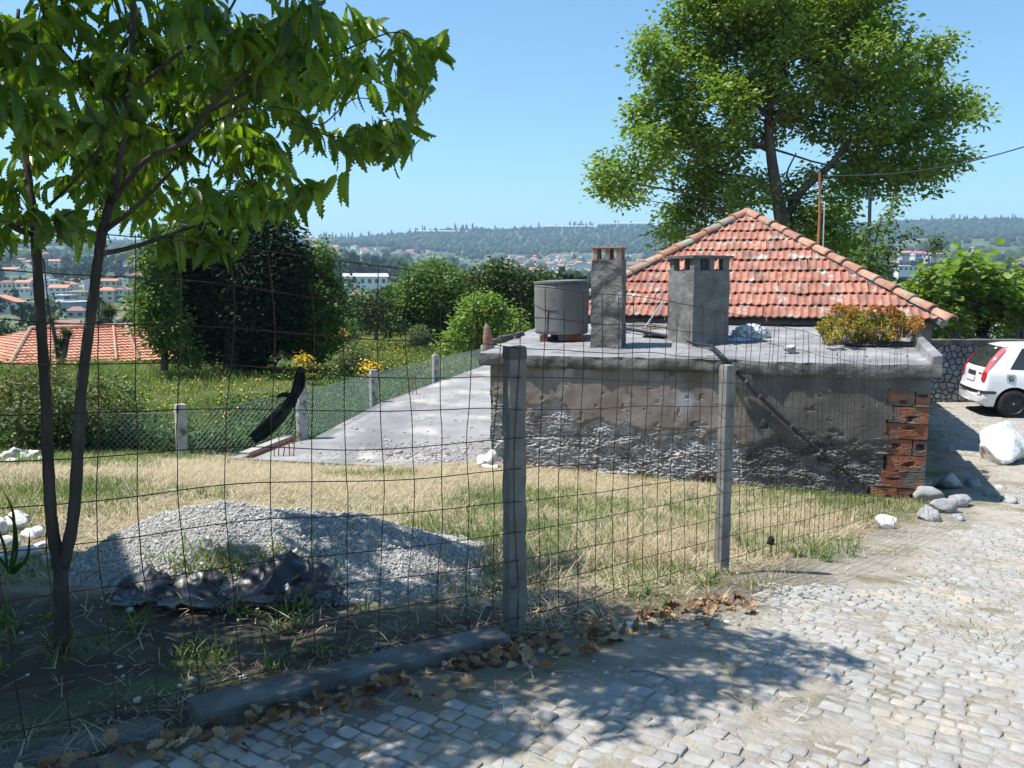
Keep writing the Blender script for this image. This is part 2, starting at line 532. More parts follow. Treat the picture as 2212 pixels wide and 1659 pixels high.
HOUSES = []
_tmpl = {}
def house_meshes(kind, wm, rm):
    """unit house: body x -.5...5, y -.5...5, z -.6..1; roof on top"""
    key = (kind, wm.name, rm.name)
    if key in _tmpl: return _tmpl[key]
    b = MB(); b.box((-.5, -.5, -.8), (.5, .5, 1))
    if kind == 'gable':
        b.add([(-.5, -.5, 1), (-.5, .5, 1), (-.5, 0, 1.34)], [(0, 1, 2)]); b.add([(.5, -.5, 1), (.5, .5, 1), (.5, 0, 1.34)], [(0, 1, 2)])
    elif kind == 'gable_front':
        b.add([(-.5, -.5, 1), (.5, -.5, 1), (0, -.5, 1.34)], [(0, 1, 2)]); b.add([(-.5, .5, 1), (.5, .5, 1), (0, .5, 1.34)], [(0, 1, 2)])
    o = b.build('house', wm); me = o.data; bpy.data.objects.remove(o)
    r = MB()
    e, t, h = .545, .035, .36
    if kind == 'hip':
        vs = [(-e, -e, 1.003), (e, -e, 1.003), (e, e, 1.003), (-e, e, 1.003), (-e, -e, 1.003 + t), (e, -e, 1.003 + t), (e, e, 1.003 + t), (-e, e, 1.003 + t), (-.22, 0, 1 + h), (.22, 0, 1 + h)]
        r.add(vs, [(0, 3, 2, 1), (0, 1, 5, 4), (1, 2, 6, 5), (2, 3, 7, 6), (3, 0, 4, 7), (4, 5, 9, 8), (5, 6, 9), (6, 7, 8, 9), (7, 4, 8)])
    elif kind == 'gable':
        vs = [(-e, -e, .985), (e, -e, .985), (e, 0, 1 + h), (-e, 0, 1 + h), (e, e, .985), (-e, e, .985)]
        r.add(vs + [(x, y, z + t) for x, y, z in vs], [(0, 1, 2, 3), (3, 2, 4, 5), (6, 9, 8, 7), (9, 11, 10, 8), (0, 6, 7, 1), (4, 10, 11, 5), (1, 7, 8, 2), (2, 8, 10, 4), (0, 3, 9, 6), (3, 5, 11, 9)])
    elif kind == 'gable_front':
        vs = [(-e, -e, .985), (-e, e, .985), (0, e, 1 + h), (0, -e, 1 + h), (e, e, .985), (e, -e, .985)]
        r.add(vs + [(x, y, z + t) for x, y, z in vs], [(0, 1, 2, 3), (3, 2, 4, 5), (6, 9, 8, 7), (9, 11, 10, 8), (0, 6, 7, 1), (4, 10, 11, 5), (1, 7, 8, 2), (2, 8, 10, 4), (0, 3, 9, 6), (3, 5, 11, 9)])
    else:
        r.box((-e, -e, 1.003), (e, e, 1.05)); r.box((-.3, -.2, 1.05), (.1, .3, 1.16))
    o = r.build('roof', rm); rme = o.data; bpy.data.objects.remove(o)
    _tmpl[key] = (me, rme)
    return _tmpl[key]
_wb = MB().box((-.5, -.06, -.5), (.5, .06, .5)).build('window', m_win); win_mesh = _wb.data; bpy.data.objects.remove(_wb)

WN = {'white_render': 'white', 'cream_render': 'cream', 'grey_render': 'grey'}
RN = {'terracotta_roof_far': 'terracotta tiled', 'brown_roof_far': 'brown tiled', 'grey_sheet_roof': 'grey sheet', 'white_sheet_roof': 'white sheet', 'pink_painted_roof': 'pink painted'}
def house(loc, w_, d_, h_, kind, wm, rm, rz, label, group=None, windows=0, storeys=2, name='house', cat='house'):
    me, rme = house_meshes(kind, wm, rm)
    HOUSES.append((loc[0], loc[1], loc[2], w_, h_))
    o = bpy.data.objects.new(name, me); COL.objects.link(o)
    o.location = loc; o.scale = (w_, d_, h_); o.rotation_euler = (0, 0, rz)
    tag(o, label, cat, group)
    r = bpy.data.objects.new('roof', rme); COL.objects.link(r); r.parent = o
    if windows:
        for s in range(storeys):
            for k in range(windows):
                q = bpy.data.objects.new('window', win_mesh); COL.objects.link(q); q.parent = o
                q.location = (-.5 + (k + .5) / windows, -.5, (s + .55) / storeys)
                q.scale = (.42 / windows, .35, .42 / storeys)
        for s in range(storeys):
            for k in range(2):
                for side in (-.5, .5):
                    q = bpy.data.objects.new('window', win_mesh); COL.objects.link(q); q.parent = o
                    q.location = (side, -.25 + k * .5, (s + .55) / storeys); q.rotation_euler = (0, 0, math.pi / 2)
                    q.scale = (.18, .35, .42 / storeys)
    return o
def house_px(u0, u1, vt, vb, D, kind, wm, rm, label, rz=0.0, windows=3, storeys=2, depth=None, name='house', cat='house', hfrac=.75):
    p = at((u0 + u1) / 2, vb, D)
    w_ = (u1 - u0) * D / FPX * .95
    h_ = (vb - vt) * D / FPX * hfrac
    return house(p, w_, depth or w_ * .8, h_, kind, wm, rm, rz, label, None, windows, storeys, name, cat)

house_px(-40, 50, 640, 700, 330, 'gable_front', m_wall_w, m_rooft, 'tall white gabled building cut by the photo edge below the town', .25, 4, 3, name='apartment_building', cat='building')
house_px(52, 78, 646, 674, 345, 'flat', m_wall_c, m_roofg, 'small cream flat roofed building beside the tall white gabled one', 0, 3, 1, name='building', cat='building')
house_px(92, 192, 643, 675, 365, 'flat', m_wall_g, m_roofg, 'long blue grey warehouse with pale roof seen between the two stems', -.12, 0, 1, depth=20, name='warehouse', cat='warehouse', hfrac=.72)
house_px(118, 160, 630, 645, 392, 'flat', m_wall_g, m_roofw, 'low shed with bright white roof on the long warehouse', -.12, 0, 1, depth=9, name='shed', cat='shed', hfrac=.5)
house_px(102, 134, 601, 622, 455, 'flat', m_wall_w, m_roofw, 'white stepped house with white flat roof behind the warehouse', .1, 3, 2)
house_px(112, 152, 616, 640, 430, 'gable', m_wall_w, m_rooft, 'white two storey house in front of the white stepped house', .1, 3, 2)
house_px(2, 34, 606, 626, 470, 'hip', m_wall_c, m_roofb, 'cream house with brown hip roof left of the terracotta one', .0, 3, 1)
house_px(38, 68, 606, 624, 465, 'gable', m_wall_w, m_rooft, 'house with bright terracotta roof left of the left stem', .15, 2, 1)
house_px(46, 68, 620, 634, 430, 'hip', m_wall_w, m_rooft, 'little white house below the bright terracotta roof', .1, 2, 1)
house_px(150, 190, 627, 643, 415, 'hip', m_wall_c, m_roofb, 'cream bungalow with brown roof between the two stems', .1, 4, 1)
house_px(215, 252, 621, 650, 400, 'hip', m_wall_c, m_rooft, 'cream house with terracotta hip roof right of the right stem', .1, 2, 2)
house_px(256, 300, 619, 647, 405, 'hip', m_wall_w, m_roofb, 'white house with a row of dark windows beside the dark evergreen', .05, 5, 2)
house_px(218, 258, 603, 619, 470, 'gable', m_wall_c, m_rooft, 'wide terracotta roof just above the cream hip roofed house', .1, 3, 1)
house_px(282, 318, 590, 613, 500, 'hip', m_wall_g, m_roofb, 'grey apartment house with brown roof half behind the dark evergreen', .05, 4, 2)
house_px(268, 286, 594, 610, 520, 'flat', m_wall_w, m_roofb, 'narrow white house at the left of the grey apartment house', .0, 2, 2)
house_px(149, 188, 663, 700, 290, 'hip', m_wall_g, m_roofb, 'blue grey house with brown hip roof under the long warehouse', .2, 2, 2)
house_px(118, 172, 692, 716, 190, 'gable', m_wall_c, m_roofb, 'dark brown low roof above the near terracotta roof', .35, 2, 1)
house_px(34, 74, 683, 702, 280, 'hip', m_wall_w, m_roofb, 'white house with brown roof below the cream flat building', .2, 3, 1)
house_px(250, 280, 663, 680, 330, 'hip', m_wall_c, m_rooft, 'orange hip roof beside the palm crown', .2, 2, 1)
house_px(255, 296, 684, 706, 230, 'gable', m_wall_g, m_roofb, 'grey house behind the near terracotta roof', .1, 2, 1)
house_px(108, 130, 561, 575, 760, 'gable', m_wall_w, m_rooft, 'white house alone on the wooded hill', .3, 2, 2)
house_px(743, 836, 590, 618, 450, 'gable', m_wall_w, m_roofg, 'white warehouse with grey gabled roof above the meadow trees', .22, 6, 1, depth=14, name='warehouse', cat='warehouse', hfrac=.7)
house_px(758, 790, 631, 650, 330, 'hip', m_wall_c, m_rooft, 'orange roof below the white warehouse', .2, 2, 1)
house_px(812, 866, 622, 634, 380, 'flat', m_wall_g, m_roofg, 'long low grey roof right of the white warehouse', .0, 4, 1, depth=10, name='shed', cat='shed')
house_px(992, 1022, 597, 622, 420, 'hip', m_wall_c, m_rooft, 'orange roofed house between the two meadow trees', .1, 3, 2)
house_px(918, 942, 600, 616, 430, 'hip', m_wall_c, m_rooft, 'orange roof half hidden by the tall pale meadow tree', .2, 2, 1)
house_px(1928, 1986, 571, 588, 700, 'flat', m_wall_w, m_roofw, 'long white flat roofed building right of the fruit tree', .1, 5, 1, depth=14, name='building', cat='building')
house_px(1942, 1968, 543, 558, 1000, 'gable', m_wall_g, m_rooft, 'house with red roof next to the pink roofed one', .1, 3, 1)
house_px(1969, 1996, 544, 558, 990, 'gable', m_wall_w, m_roofp, 'house with bright pink roof on the right hillside', .1, 3, 1)
house_px(2000, 2040, 546, 560, 950, 'hip', m_wall_c, m_rooft, 'wide orange roof right of the pink roof', .1, 4, 1)
house_px(2092, 2132, 690, 742, 95, 'hip', m_wall_w, m_roofg, 'white house seen under the vine trellis', .2, 2, 2)
house_px(2136, 2176, 688, 748, 110, 'gable', m_wall_w, m_rooft, 'white house with terracotta roof seen under the vine trellis', .3, 2, 2)

hr = np.random.default_rng(21)
def cluster(n, u0, u1, D0, D1, where, size=1.0, seed=0):
    hrr = np.random.default_rng(seed)
    for k in range(n):
        u = hrr.uniform(u0, u1); D = math.exp(hrr.uniform(math.log(D0), math.log(D1)))
        z = float(far_z(np.array([u]), np.array([D]))[0])
        t = hrr.random()
        wm = m_wall_w if t < .66 else (m_wall_c if t < .86 else m_wall_g)
        t = hrr.random()
        rm = m_rooft if t < .70 else (m_roofb if t < .80 else (m_roofg if t < .9 else m_roofw))
        kind = 'flat' if rm in (m_roofw, m_roofg) else hrr.choice(['hip', 'gable', 'gable_front'])
        wd = hrr.uniform(9, 17) * size * (1.7 if kind == 'flat' and hrr.random() < .5 else 1)
        house(((u - CX) / FPX * D, D, z + .3), wd, wd * hrr.uniform(.6, .9), hrr.uniform(3.5, 7.5) * size, kind, wm, rm, hrr.uniform(-.6, .6),
              f'{WN[wm.name]} house with {RN[rm.name]} roof {where}', f'{WN[wm.name]} houses with {RN[rm.name]} roofs {where}', windows=0)
cluster(44, 1000, 1400, 1250, 1600, 'in the lower part of the far town', 1.0, 1)
cluster(100, 1060, 1390, 1500, 2150, 'in the upper part of the far town', 1.05, 2)
cluster(52, 650, 1010, 1650, 2100, 'in the strip of town left of the far town', 1.05, 3)
cluster(8, 650, 720, 2900, 3150, 'on the skyline at the left end of the ridge', 1.6, 4)
cluster(14, 20, 300, 800, 1500, 'scattered over the wooded hill behind the town', .9, 5)
cluster(24, 1900, 2260, 750, 1700, 'scattered over the right hillside', 1.0, 6)
cluster(16, 0, 320, 470, 680, 'at the back of the town beyond the meadow', .85, 8)
for u, D in ((1133, 1450), (1300, 1600), (1380, 1350)):
    z = float(far_z(np.array([u]), np.array([D]))[0])
cluster(4, 1150, 1400, 1350, 1500, 'standing largest in the far town', 2.0, 9)
# pale greenhouse strips along the ridge, electricity pylons
for k, (u0, u1, vv) in enumerate(((895, 1010, 500), (1180, 1290, 492), (1300, 1395, 486))):
    a_, b_ = at(u0, vv, 3200), at(u1, vv - (3 if k else -2), 3200)
    g = MB().box((-.5, -.5, 0), (.5, .5, 1)).add([(-.5, -.5, 1), (.5, -.5, 1), (.5, 0, 1.5), (-.5, 0, 1.5), (.5, .5, 1), (-.5, .5, 1)], [(0, 1, 2, 3), (3, 2, 4, 5)]).build('greenhouse', m_roofw)
    g.location = (a_ + b_) / 2; g.scale = ((b_ - a_).length, 12, 3.5); g.rotation_euler = (0, 0, 0)
    tag(g, ['long white greenhouse at the left end of the ridge top', 'long white greenhouse midway along the ridge top', 'long white greenhouse nearest the walnut tree on the ridge'][k], 'greenhouse')
m_steel = mat('galvanised_steel', [(.35, .36, .37), (.5, .5, .5)], scale=3, rough=.5, metal=.6, world=False)
def pylon(u, vt, vb, D, label):
    hgt = (vb - vt) * D / FPX
    m = MB()
    for sx in (-1, 1):
        for sy in (-1, 1):
            m.tube([(sx * hgt * .07, sy * hgt * .07, 0), (0, 0, hgt)], .35, 4)
    for z in (.62, .75, .88):
        m.tube([(-hgt * .12, 0, hgt * z), (hgt * .12, 0, hgt * z)], .3, 4)
    for z in (.15, .3, .45, .6):
        q = hgt * .07 * (1 - z)
        m.tube([(-q, -q, hgt * z), (q, q, hgt * (z + .12))], .22, 4); m.tube([(q, -q, hgt * z), (-q, q, hgt * (z + .12))], .22, 4)
    o = m.build('pylon', m_steel); o.location = at(u, vb, D)
    return tag(o, label, 'pylon')
pylon(817, 521, 552, 1500, 'thin lattice pylon left of the far town')
pylon(1315, 500, 528, 2100, 'lattice pylon above the far town')

# ------------------------------------------------------------------ far woods (one mass each), kept clear of the house fronts
m_wood = mat('far_wood_leaves', [(.75, .75, .75), (1, 1, 1)], scale=.05, tone=[(.016, .032, .018), (.032, .056, .022), (.055, .09, .028), (.085, .12, .04)], rough=.9, spec=.1)
HA = np.array(HOUSES)
hu, hv_, hf = project(np.c_[HA[:, 0], HA[:, 1], HA[:, 2] + HA[:, 4] * .7])
hw = HA[:, 3] * FPX / hf * .55; hh_ = HA[:, 4] * FPX / hf * .75
def clear_of_houses(x, y, z, rad, rr, share=.85):
    u, v, f = project(np.c_[x, y, z]); rp = rad * FPX / f
    bad = np.zeros(len(u), bool)
    for q in range(len(hu)):
        bad |= (np.abs(u - hu[q]) < hw[q] + rp * .6) & (np.abs(v - hv_[q]) < hh_[q] + rp * .6) & (f < hf[q] + 6)
    return ~(bad & (rr.random(len(u)) < share))
def pick(n, ulo, uhi, Dlo, Dhi, thr, seed):
    r = np.random.default_rng(seed)
    u = r.uniform(ulo, uhi, n); D = np.exp(r.uniform(math.log(Dlo), math.log(Dhi), n))
    if thr is not None:
        k = fbm(u / 60.0, np.log(D) * 9, 5.0 + seed, 3) > thr
        u, D = u[k], D[k]
    return r, (u - CX) / FPX * D, D, far_z(u, D)
def wood(name, label, n, Dlo, Dhi, size, thr, tall, seed):
    """far trees as rough lumps"""
    r, x, D, z = pick(n, -300, 2700, Dlo, Dhi, thr, seed)
    s = r.uniform(.6, 1.25, len(x)) * size
    k = clear_of_houses(x, D, z + s, s, r); x, D, z, s = x[k], D[k], z[k], s[k]
    P = np.stack([x, D, z + s * tall * .55], 1)
    T, F = ico(1)
    V, FF = inst(T, F, P, rot_z(r.uniform(0, 6.3, len(x))), np.stack([s, s, s * tall], 1))
    d = fbm(V[:, 0] / size * 1.9, V[:, 1] / size * 1.9, V[:, 2] / size * 1.9, 2)
    c = np.repeat(P, len(T), 0)
    V = c + (V - c) * (1 + .45 * d)[:, None]
    tag(obj_np(name, V, FF, m_wood, tone=np.repeat(r.beta(1.6, 2.2, len(x)), len(T))), label, 'woodland', kind='stuff')
qT = np.array([[-.5, -.5, 0], [.5, -.35, .1], [.4, .5, -.05], [-.45, .4, .12]]); qF = np.array([[0, 1, 2, 3]])
def leafy_wood(name, label, n, Dlo, Dhi, size, thr, seed, per, leaf, ulo=-300, uhi=2700):
    """trees as clouds of leaf clumps"""
    r, x, D, z = pick(n, ulo, uhi, Dlo, Dhi, thr, seed)
    s = r.uniform(.55, 1.3, len(x)) * size
    k = clear_of_houses(x, D, z + s, s, r); x, D, z, s = x[k], D[k], z[k], s[k]
    d = r.normal(size=(len(x), per, 3)); d /= np.linalg.norm(d, axis=2, keepdims=True)
    lump = 1 + .38 * np.sin(d[..., 0] * 3.1 + r.uniform(0, 6, (len(x), 1))) * np.cos(d[..., 2] * 4.0 + r.uniform(0, 6, (len(x), 1)))
    rad = (.45 + .55 * r.random((len(x), per)) ** .5) * lump
    P = np.stack([x, D, z + s * .95], 1)[:, None, :] + d * rad[..., None] * s[:, None, None] * np.array([1, 1, 1.1])
    P = P.reshape(-1, 3)
    dirs = d.reshape(-1, 3) + r.normal(size=P.shape) * .6
    sz = np.repeat(s, per) * leaf * r.uniform(.6, 1.4, len(P))
    V, F = inst(qT, qF, P, rot_from(dirs, r.uniform(0, 6.3, len(P))), sz)
    tn = np.clip(np.repeat(r.beta(1.6, 2.0, len(x)), per) * .75 + r.random(len(P)) * .25, 0, 1)
    tag(obj_np(name, V, F, m_wood, tone=np.repeat(tn, 4)), label, 'woodland', kind='stuff')
wood('ridge_wood', 'dark wooded ridge along the skyline', 9500, 2300, 3500, 7, None, 1.25, 3)
wood('hillside_wood', 'patches of dark wood over the far hillsides', 4600, 1100, 2400, 7.5, -.02, 1.2, 4)
leafy_wood('valley_wood', 'broad patches of wood in the valley', 2600, 520, 1150, 6, -.08, 5, 42, .5)
leafy_wood('valley_trees', 'mixed green trees between the houses of the valley', 900, 210, 520, 3.4, .0, 6, 80, .34)
leafy_wood('slope_trees', 'green tree tops on the slope below the meadow', 150, 70, 200, 2.4, None, 9, 420, .17, 330, 2700)
leafy_wood('slope_bushes', 'low green bushes on the slope below the town', 60, 60, 200, 1.1, None, 12, 260, .2, -100, 330)

# tall thin trees standing on the skyline
r_ = np.random.default_rng(77)
P_, S_ = [], []
for u in np.concatenate([r_.uniform(640, 1420, 60), r_.uniform(0, 300, 14), r_.uniform(1900, 2212, 14)]):
    D = 3250 * r_.uniform(.97, 1.03)
    hgt = r_.uniform(14, 30)
    P_.append([(u - CX) / FPX * D, D, float(far_z(np.array([u]), np.array([D]))[0]) + 10 + hgt * .3]); S_.append([3.2, 3.2, hgt * .55])
V, F = inst(*ico(1), np.array(P_), rot_z(r_.uniform(0, 6, len(P_))), np.array(S_))
V = V + 1.4 * np.stack([fbm(V[:, 0], V[:, 2], 1.), fbm(V[:, 1], V[:, 2], 2.), fbm(V[:, 0], V[:, 1], 3.)], 1)
tag(obj_np('skyline_trees', V, F, m_wood, tone=np.full(len(V), .2)), 'thin tall trees on the far skyline', 'trees', kind='stuff')


# ------------------------------------------------------------------ annex with flat concrete roof, chimneys, tiled house
m_plaster = mat('brown_grey_plaster', [(.13, .10, .082), (.20, .165, .142), (.27, .235, .215)], scale=2.4, detail=8, bump=.22, bscale=40, dist=.006,
                patch=((.36, .35, .36), 1.6, .60, .07), patch2=((.09, .075, .062), 3.1, .62, .05))
m_mortar = mat('eroded_granite_mortar', [(.24, .21, .195), (.38, .355, .34), (.50, .48, .475)], scale=9, detail=8, bump=.7, bscale=60, dist=.012,
               patch=((.15, .11, .085), 2.2, .57, .06))
m_midmortar = mat('dark_eroded_mortar', [(.10, .09, .085), (.17, .16, .155), (.26, .25, .25)], scale=8, detail=8, bump=.7, bscale=60, dist=.012, patch=((.075, .06, .05), 2.0, .58, .06))
m_darkrender = mat('dark_grey_render', [(.075, .068, .062), (.11, .10, .092), (.16, .145, .135)], scale=3, detail=8, bump=.5, bscale=40, dist=.01,
                   patch=((.24, .22, .22), 5, .68, .04))
m_slab = mat('weathered_roof_concrete', [(.13, .13, .135), (.215, .215, .22), (.31, .31, .31)], scale=1.4, detail=9, bump=.45, bscale=30, dist=.012, stretch=(1, 1.6, 3),
             patch=((.12, .115, .11), 2.6, .62, .05), patch2=((.40, .395, .38), 1.1, .66, .05))
m_slabedge = mat('stained_slab_edge', [(.075, .072, .068), (.13, .127, .122), (.20, .195, .19)], scale=3, detail=9, bump=.7, bscale=32, dist=.02,
                 patch=((.07, .068, .06), 1.8, .55, .08), patch2=((.36, .35, .33), 7, .70, .03))
m_brick = mat('hollow_clay_brick', [(.20, .075, .04), (.30, .115, .06), (.36, .16, .09)], scale=7, bump=.5, bscale=50, dist=.008, rand=.2,
              patch=((.15, .13, .115), 3.2, .55, .06))
m_chim = mat('grey_chimney_mortar', [(.095, .088, .08), (.155, .145, .135), (.23, .22, .21)], scale=4, detail=8, bump=.9, bscale=22, dist=.02,
             patch=((.40, .40, .40), 4, .66, .04), patch2=((.10, .09, .08), 3, .62, .06))
m_chimdark = mat('sooty_chimney_mortar', [(.11, .107, .10), (.165, .16, .155), (.22, .215, .21)], scale=5, detail=8, bump=.8, bscale=24, dist=.015,
                 patch=((.12, .115, .11), 2.6, .62, .05))
m_claycap = mat('chimney_clay_tile', [(.30, .13, .08), (.38, .20, .14)], scale=9, bump=.3, rand=.15, patch=((.25, .24, .22), 8, .55, .08))
m_tile = mat('terracotta_roof_tile', [(.25, .095, .066), (.37, .16, .112), (.45, .24, .185)], scale=6, detail=7, bump=.3, bscale=50, dist=.006, rand=.14,
             patch=((.38, .37, .32), 4.2, .595, .022), patch2=((.17, .105, .085), 3.0, .58, .07))
m_ridge = mat('hip_ridge_tile', [(.30, .13, .09), (.40, .20, .135), (.46, .27, .19)], scale=5, detail=7, bump=.4, bscale=40, dist=.008, rand=.2,
              patch=((.30, .29, .22), 3.0, .55, .04), patch2=((.58, .56, .48), 8.5, .66, .02))
m_housewall = mat('old_house_render', [(.13, .115, .10), (.21, .19, .165)], scale=2, detail=8, bump=.4, bscale=30)

AX, AY, ARZ = -0.29, 11.60, math.radians(-17.05)
CA, SA = math.cos(ARZ), math.sin(ARZ)
def to_local(p):
    dx, dy = p[0] - AX, p[1] - AY
    return Vector((dx * CA + dy * SA, -dx * SA + dy * CA, p[2]))
def to_world(p):
    return Vector((AX + p[0] * CA - p[1] * SA, AY + p[0] * SA + p[1] * CA, p[2]))
def roof_h(y): return .60 + .070 * y
def on_roof(u, v):
    """local point of the flat roof seen at (u, v)"""
    D = 12.0
    for _ in range(40):
        p = to_local(at(u, v, D)); r = ray(u, v)
        D = .65 * D + .35 * (roof_h(p.y) - 1.6) / (r.z / r.y)
    return to_local(at(u, v, D))

annex = thing('concrete_annex', 'low grey annex with flat concrete roof and eroded wall before the tiled house', 'building', (AX, AY, 0), ARZ)
WL = 5.46
# front wall: fine grid, lower plaster fallen off
nx, nz = 860, 290
X, Zg = np.meshgrid(np.linspace(0, WL, nx), np.linspace(-1.62, .43, nz))
zb = np.interp(X, [0, .05, .9, 1.25, 1.7, 2.1, 2.9, 3.1, 3.35, 3.6, 4.4, 4.9, 5.46], [.0, -.13, -.14, -.28, -.33, -.40, -.36, -.42, -.48, -.42, -.34, -.40, -.42])
zb = zb + .13 * fbm(X * 3.2, Zg * 4.2, 4., 5)
er = sstep(-.07, .07, zb - Zg)                       # 1 = eroded
ridge = 1 - np.abs(fbm(X * 17 + 1.5 * fbm(X * 5, Zg * 5, 31., 2), Zg * 42, 2., 4))
islands = sstep(.15, .45, fbm(X * 1.8, Zg * 3.5, 9., 3)) * .35
rough = (ridge - .72) * .034 + .022 * fbm(X * 3.2, Zg * 7, 15., 3) + .006 * fbm(X * 44, Zg * 80, 5., 2)
out = .022 + .0035 * fbm(X * 2.2, Zg * 2.2, 1., 3) + .0009 * fbm(X * 18, Zg * 18, 7., 3)
out = out * (1 - er) + er * (-.012 + (rough * (1 - islands) + .012 * islands))
pits = sstep(.85, 1.0, fbm(X * 11, Zg * 11, 11., 3)) * .008
out = out - pits
Yw = -out
V = np.stack([X, Yw, Zg], -1).reshape(-1, 3)
ii, jj = np.meshgrid(np.arange(nx - 1), np.arange(nz - 1))
a = (jj * nx + ii).ravel()
F = np.stack([a, a + 1, a + nx + 1, a + nx], 1)
fc = V[F].mean(1)
xb = 5.02 + .03 * np.sign(np.sin((fc[:, 2] + 1.3) * 15.5)) + .03 * fbm(fc[:, 2] * 6, fc[:, 2] * 0, 3., 2) - .15 * sstep(-.84, -.95, fc[:, 2])
keep = ~((fc[:, 0] > xb) & (fc[:, 2] < .27 + .05 * fbm(fc[:, 0] * 8, fc[:, 2] * 0, 1., 2)))
dk = (fc[:, 0] > 3.42 + .05 * fbm(fc[:, 2] * 3, fc[:, 0], 2., 3)) & (fc[:, 2] > np.interp(fc[:, 0], [3.4, 4.2, 5.5], [-.45, -.36, -.42]) - .25 + .1 * fbm(fc[:, 0] * 4, fc[:, 2] * 4, 1., 3))
erf = er.reshape(-1)[F].mean(1) > .5
mi = np.where(dk, 2, np.where(erf, np.where(fc[:, 0] > 3.40 + .08 * fbm(fc[:, 2] * 4, fc[:, 0], 2., 3), 3, 1), 0))
obj_np('front_wall', V, F[keep], [m_plaster, m_mortar, m_darkrender, m_midmortar], annex, midx=mi[keep])
# body behind (side and back walls, rough)
def side_wall(name, p0, p1, thick_dir, m, seedn):
    n, k = int((Vector(p1) - Vector(p0)).length / .05), 40
    t, z = np.meshgrid(np.linspace(0, 1, n), np.linspace(-1.62, .43, k))
    x = p0[0] + (p1[0] - p0[0]) * t; y = p0[1] + (p1[1] - p0[1]) * t
    d = .018 * fbm(t * n * .4, z * 9, seedn, 4)
    V = np.stack([x + thick_dir[0] * d, y + thick_dir[1] * d, z], -1).reshape(-1, 3)
    ii, jj = np.meshgrid(np.arange(n - 1), np.arange(k - 1)); a = (jj * n + ii).ravel()
    return obj_np(name, V, np.stack([a, a + 1, a + n + 1, a + n], 1), m, annex)
side_wall('side_wall', (0, .0), (0, 3.5), (-1, 0), m_mortar, 3.)
side_wall('side_wall', (WL - .02, .03), (WL - .02, 3.5), (1, 0), m_darkrender, 4.)
side_wall('brick_backing', (4.1, .10), (WL - .02, .10), (0, -1), m_darkrender, 5.)
# clay bricks showing at the corner
def brick_mesh(seed, length, h=.185, dep=.14):
    r = np.random.default_rng(seed)
    nr = 10
    xsb = np.linspace(0, length, 12)
    prof = []
    for k in range(nr):                                   # ribbed face
        z0 = h * k / nr
        prof += [(0.0, z0), (0.0, z0 + h / nr * .62), (.003, z0 + h / nr * .66), (.003, z0 + h / nr * .96)]
    prof.append((0.0, h))
    pr = np.array(prof)
    V, F = [], []
    hole = [(length * r.uniform(.25, .75), h * r.uniform(.2, .8), r.uniform(.03, .07), r.uniform(.015, .03)) for _ in range(r.integers(1, 3))]
    for x in xsb:
        for (yo, z) in pr:
            d = yo + .0012 * r.normal()
            for hx, hz, ra, rb in hole:
                q = ((x - hx) / ra) ** 2 + ((z - hz) / rb) ** 2
                if q < 1: d += .06 * (1 - q * .5)
            V.append((x, d, z))
    n = len(pr)
    for i in range(len(xsb) - 1):
        for k in range(n - 1):
            F.append((i * n + k, (i + 1) * n + k, (i + 1) * n + k + 1, i * n + k + 1))
    o = len(V)
    b = [(0, 0, 0), (length, 0, 0), (length, dep, 0), (0, dep, 0), (0, 0, h), (length, 0, h), (length, dep, h), (0, dep, h)]
    V += b
    F += [(o, o + 3, o + 2, o + 1), (o + 4, o + 5, o + 6, o + 7), (o + 1, o + 2, o + 6, o + 5), (o + 3, o, o + 4, o + 7), (o + 2, o + 3, o + 7, o + 6)]
    me = bpy.data.meshes.new('brick'); me.from_pydata(V, [], F); me.materials.append(m_brick); me.update()
    return me
zz = -1.30
br = np.random.default_rng(5)
for k in range(8):
    x0 = 5.0 + br.uniform(-.03, .03)
    if k < 2: x0 -= .14
    x = x0
    while x < WL - .1:
        ln = min(br.uniform(.27, .36) if k % 3 == 1 else .8, WL - x - .005)
        if WL - x - ln < .12: ln = WL - x - .004
        b = link(bpy.data.objects.new('brick', brick_mesh(100 + k * 7 + int(x * 10), ln)), annex)
        b.location = (x, -.004 + br.uniform(-.012, .012), zz)
        x += ln + .012
    zz += .198
for (bx, bz, ln) in ((4.25, -.62, .12), (4.02, -.56, .1), (4.40, -.80, .09)):
    b = link(bpy.data.objects.new('brick', brick_mesh(int(bx * 100), ln, .05)), annex); b.location = (bx, -.014, bz)
# mortar joints between the bricks: lumps
for k in range(9):
    rock('mortar_lump', (br.uniform(.08, .2), .04, br.uniform(.02, .05)), m_darkrender, (br.uniform(4.75, 5.42), -.01, -1.3 + k * .198 + br.uniform(-.02, .02)), 300 + k, annex, 2)

# roof slab with rough edge
nx, ny = 230, 150
S, T = np.meshgrid(np.linspace(0, 1, nx), np.linspace(0, 1, ny))
xl, xr, yf, yb = -.13, WL + .10, -.06, 3.52
X = xl + (xr - xl) * S; Y = yf + (yb - yf) * T
edge = np.minimum(np.minimum(X - xl, xr - X), Y - yf)
Y = Y + .018 * fbm(X * 5, Y * 5, 3., 3) * sstep(.3, 0, Y - yf)
Zt = roof_h(Y) + .012 * fbm(X * 1.5, Y * 1.5, 6., 4) + .006 * fbm(X * 9, Y * 9, 2., 3) - .012 * sstep(.05, 0, edge)
V = np.stack([X, Y, Zt], -1).reshape(-1, 3)
ii, jj = np.meshgrid(np.arange(nx - 1), np.arange(ny - 1)); a = (jj * nx + ii).ravel()
F = np.stack([a, a + 1, a + nx + 1, a + nx], 1)
bm_front = V[:nx]; bm_left = V[::nx]; bm_right = V[nx - 1::nx]
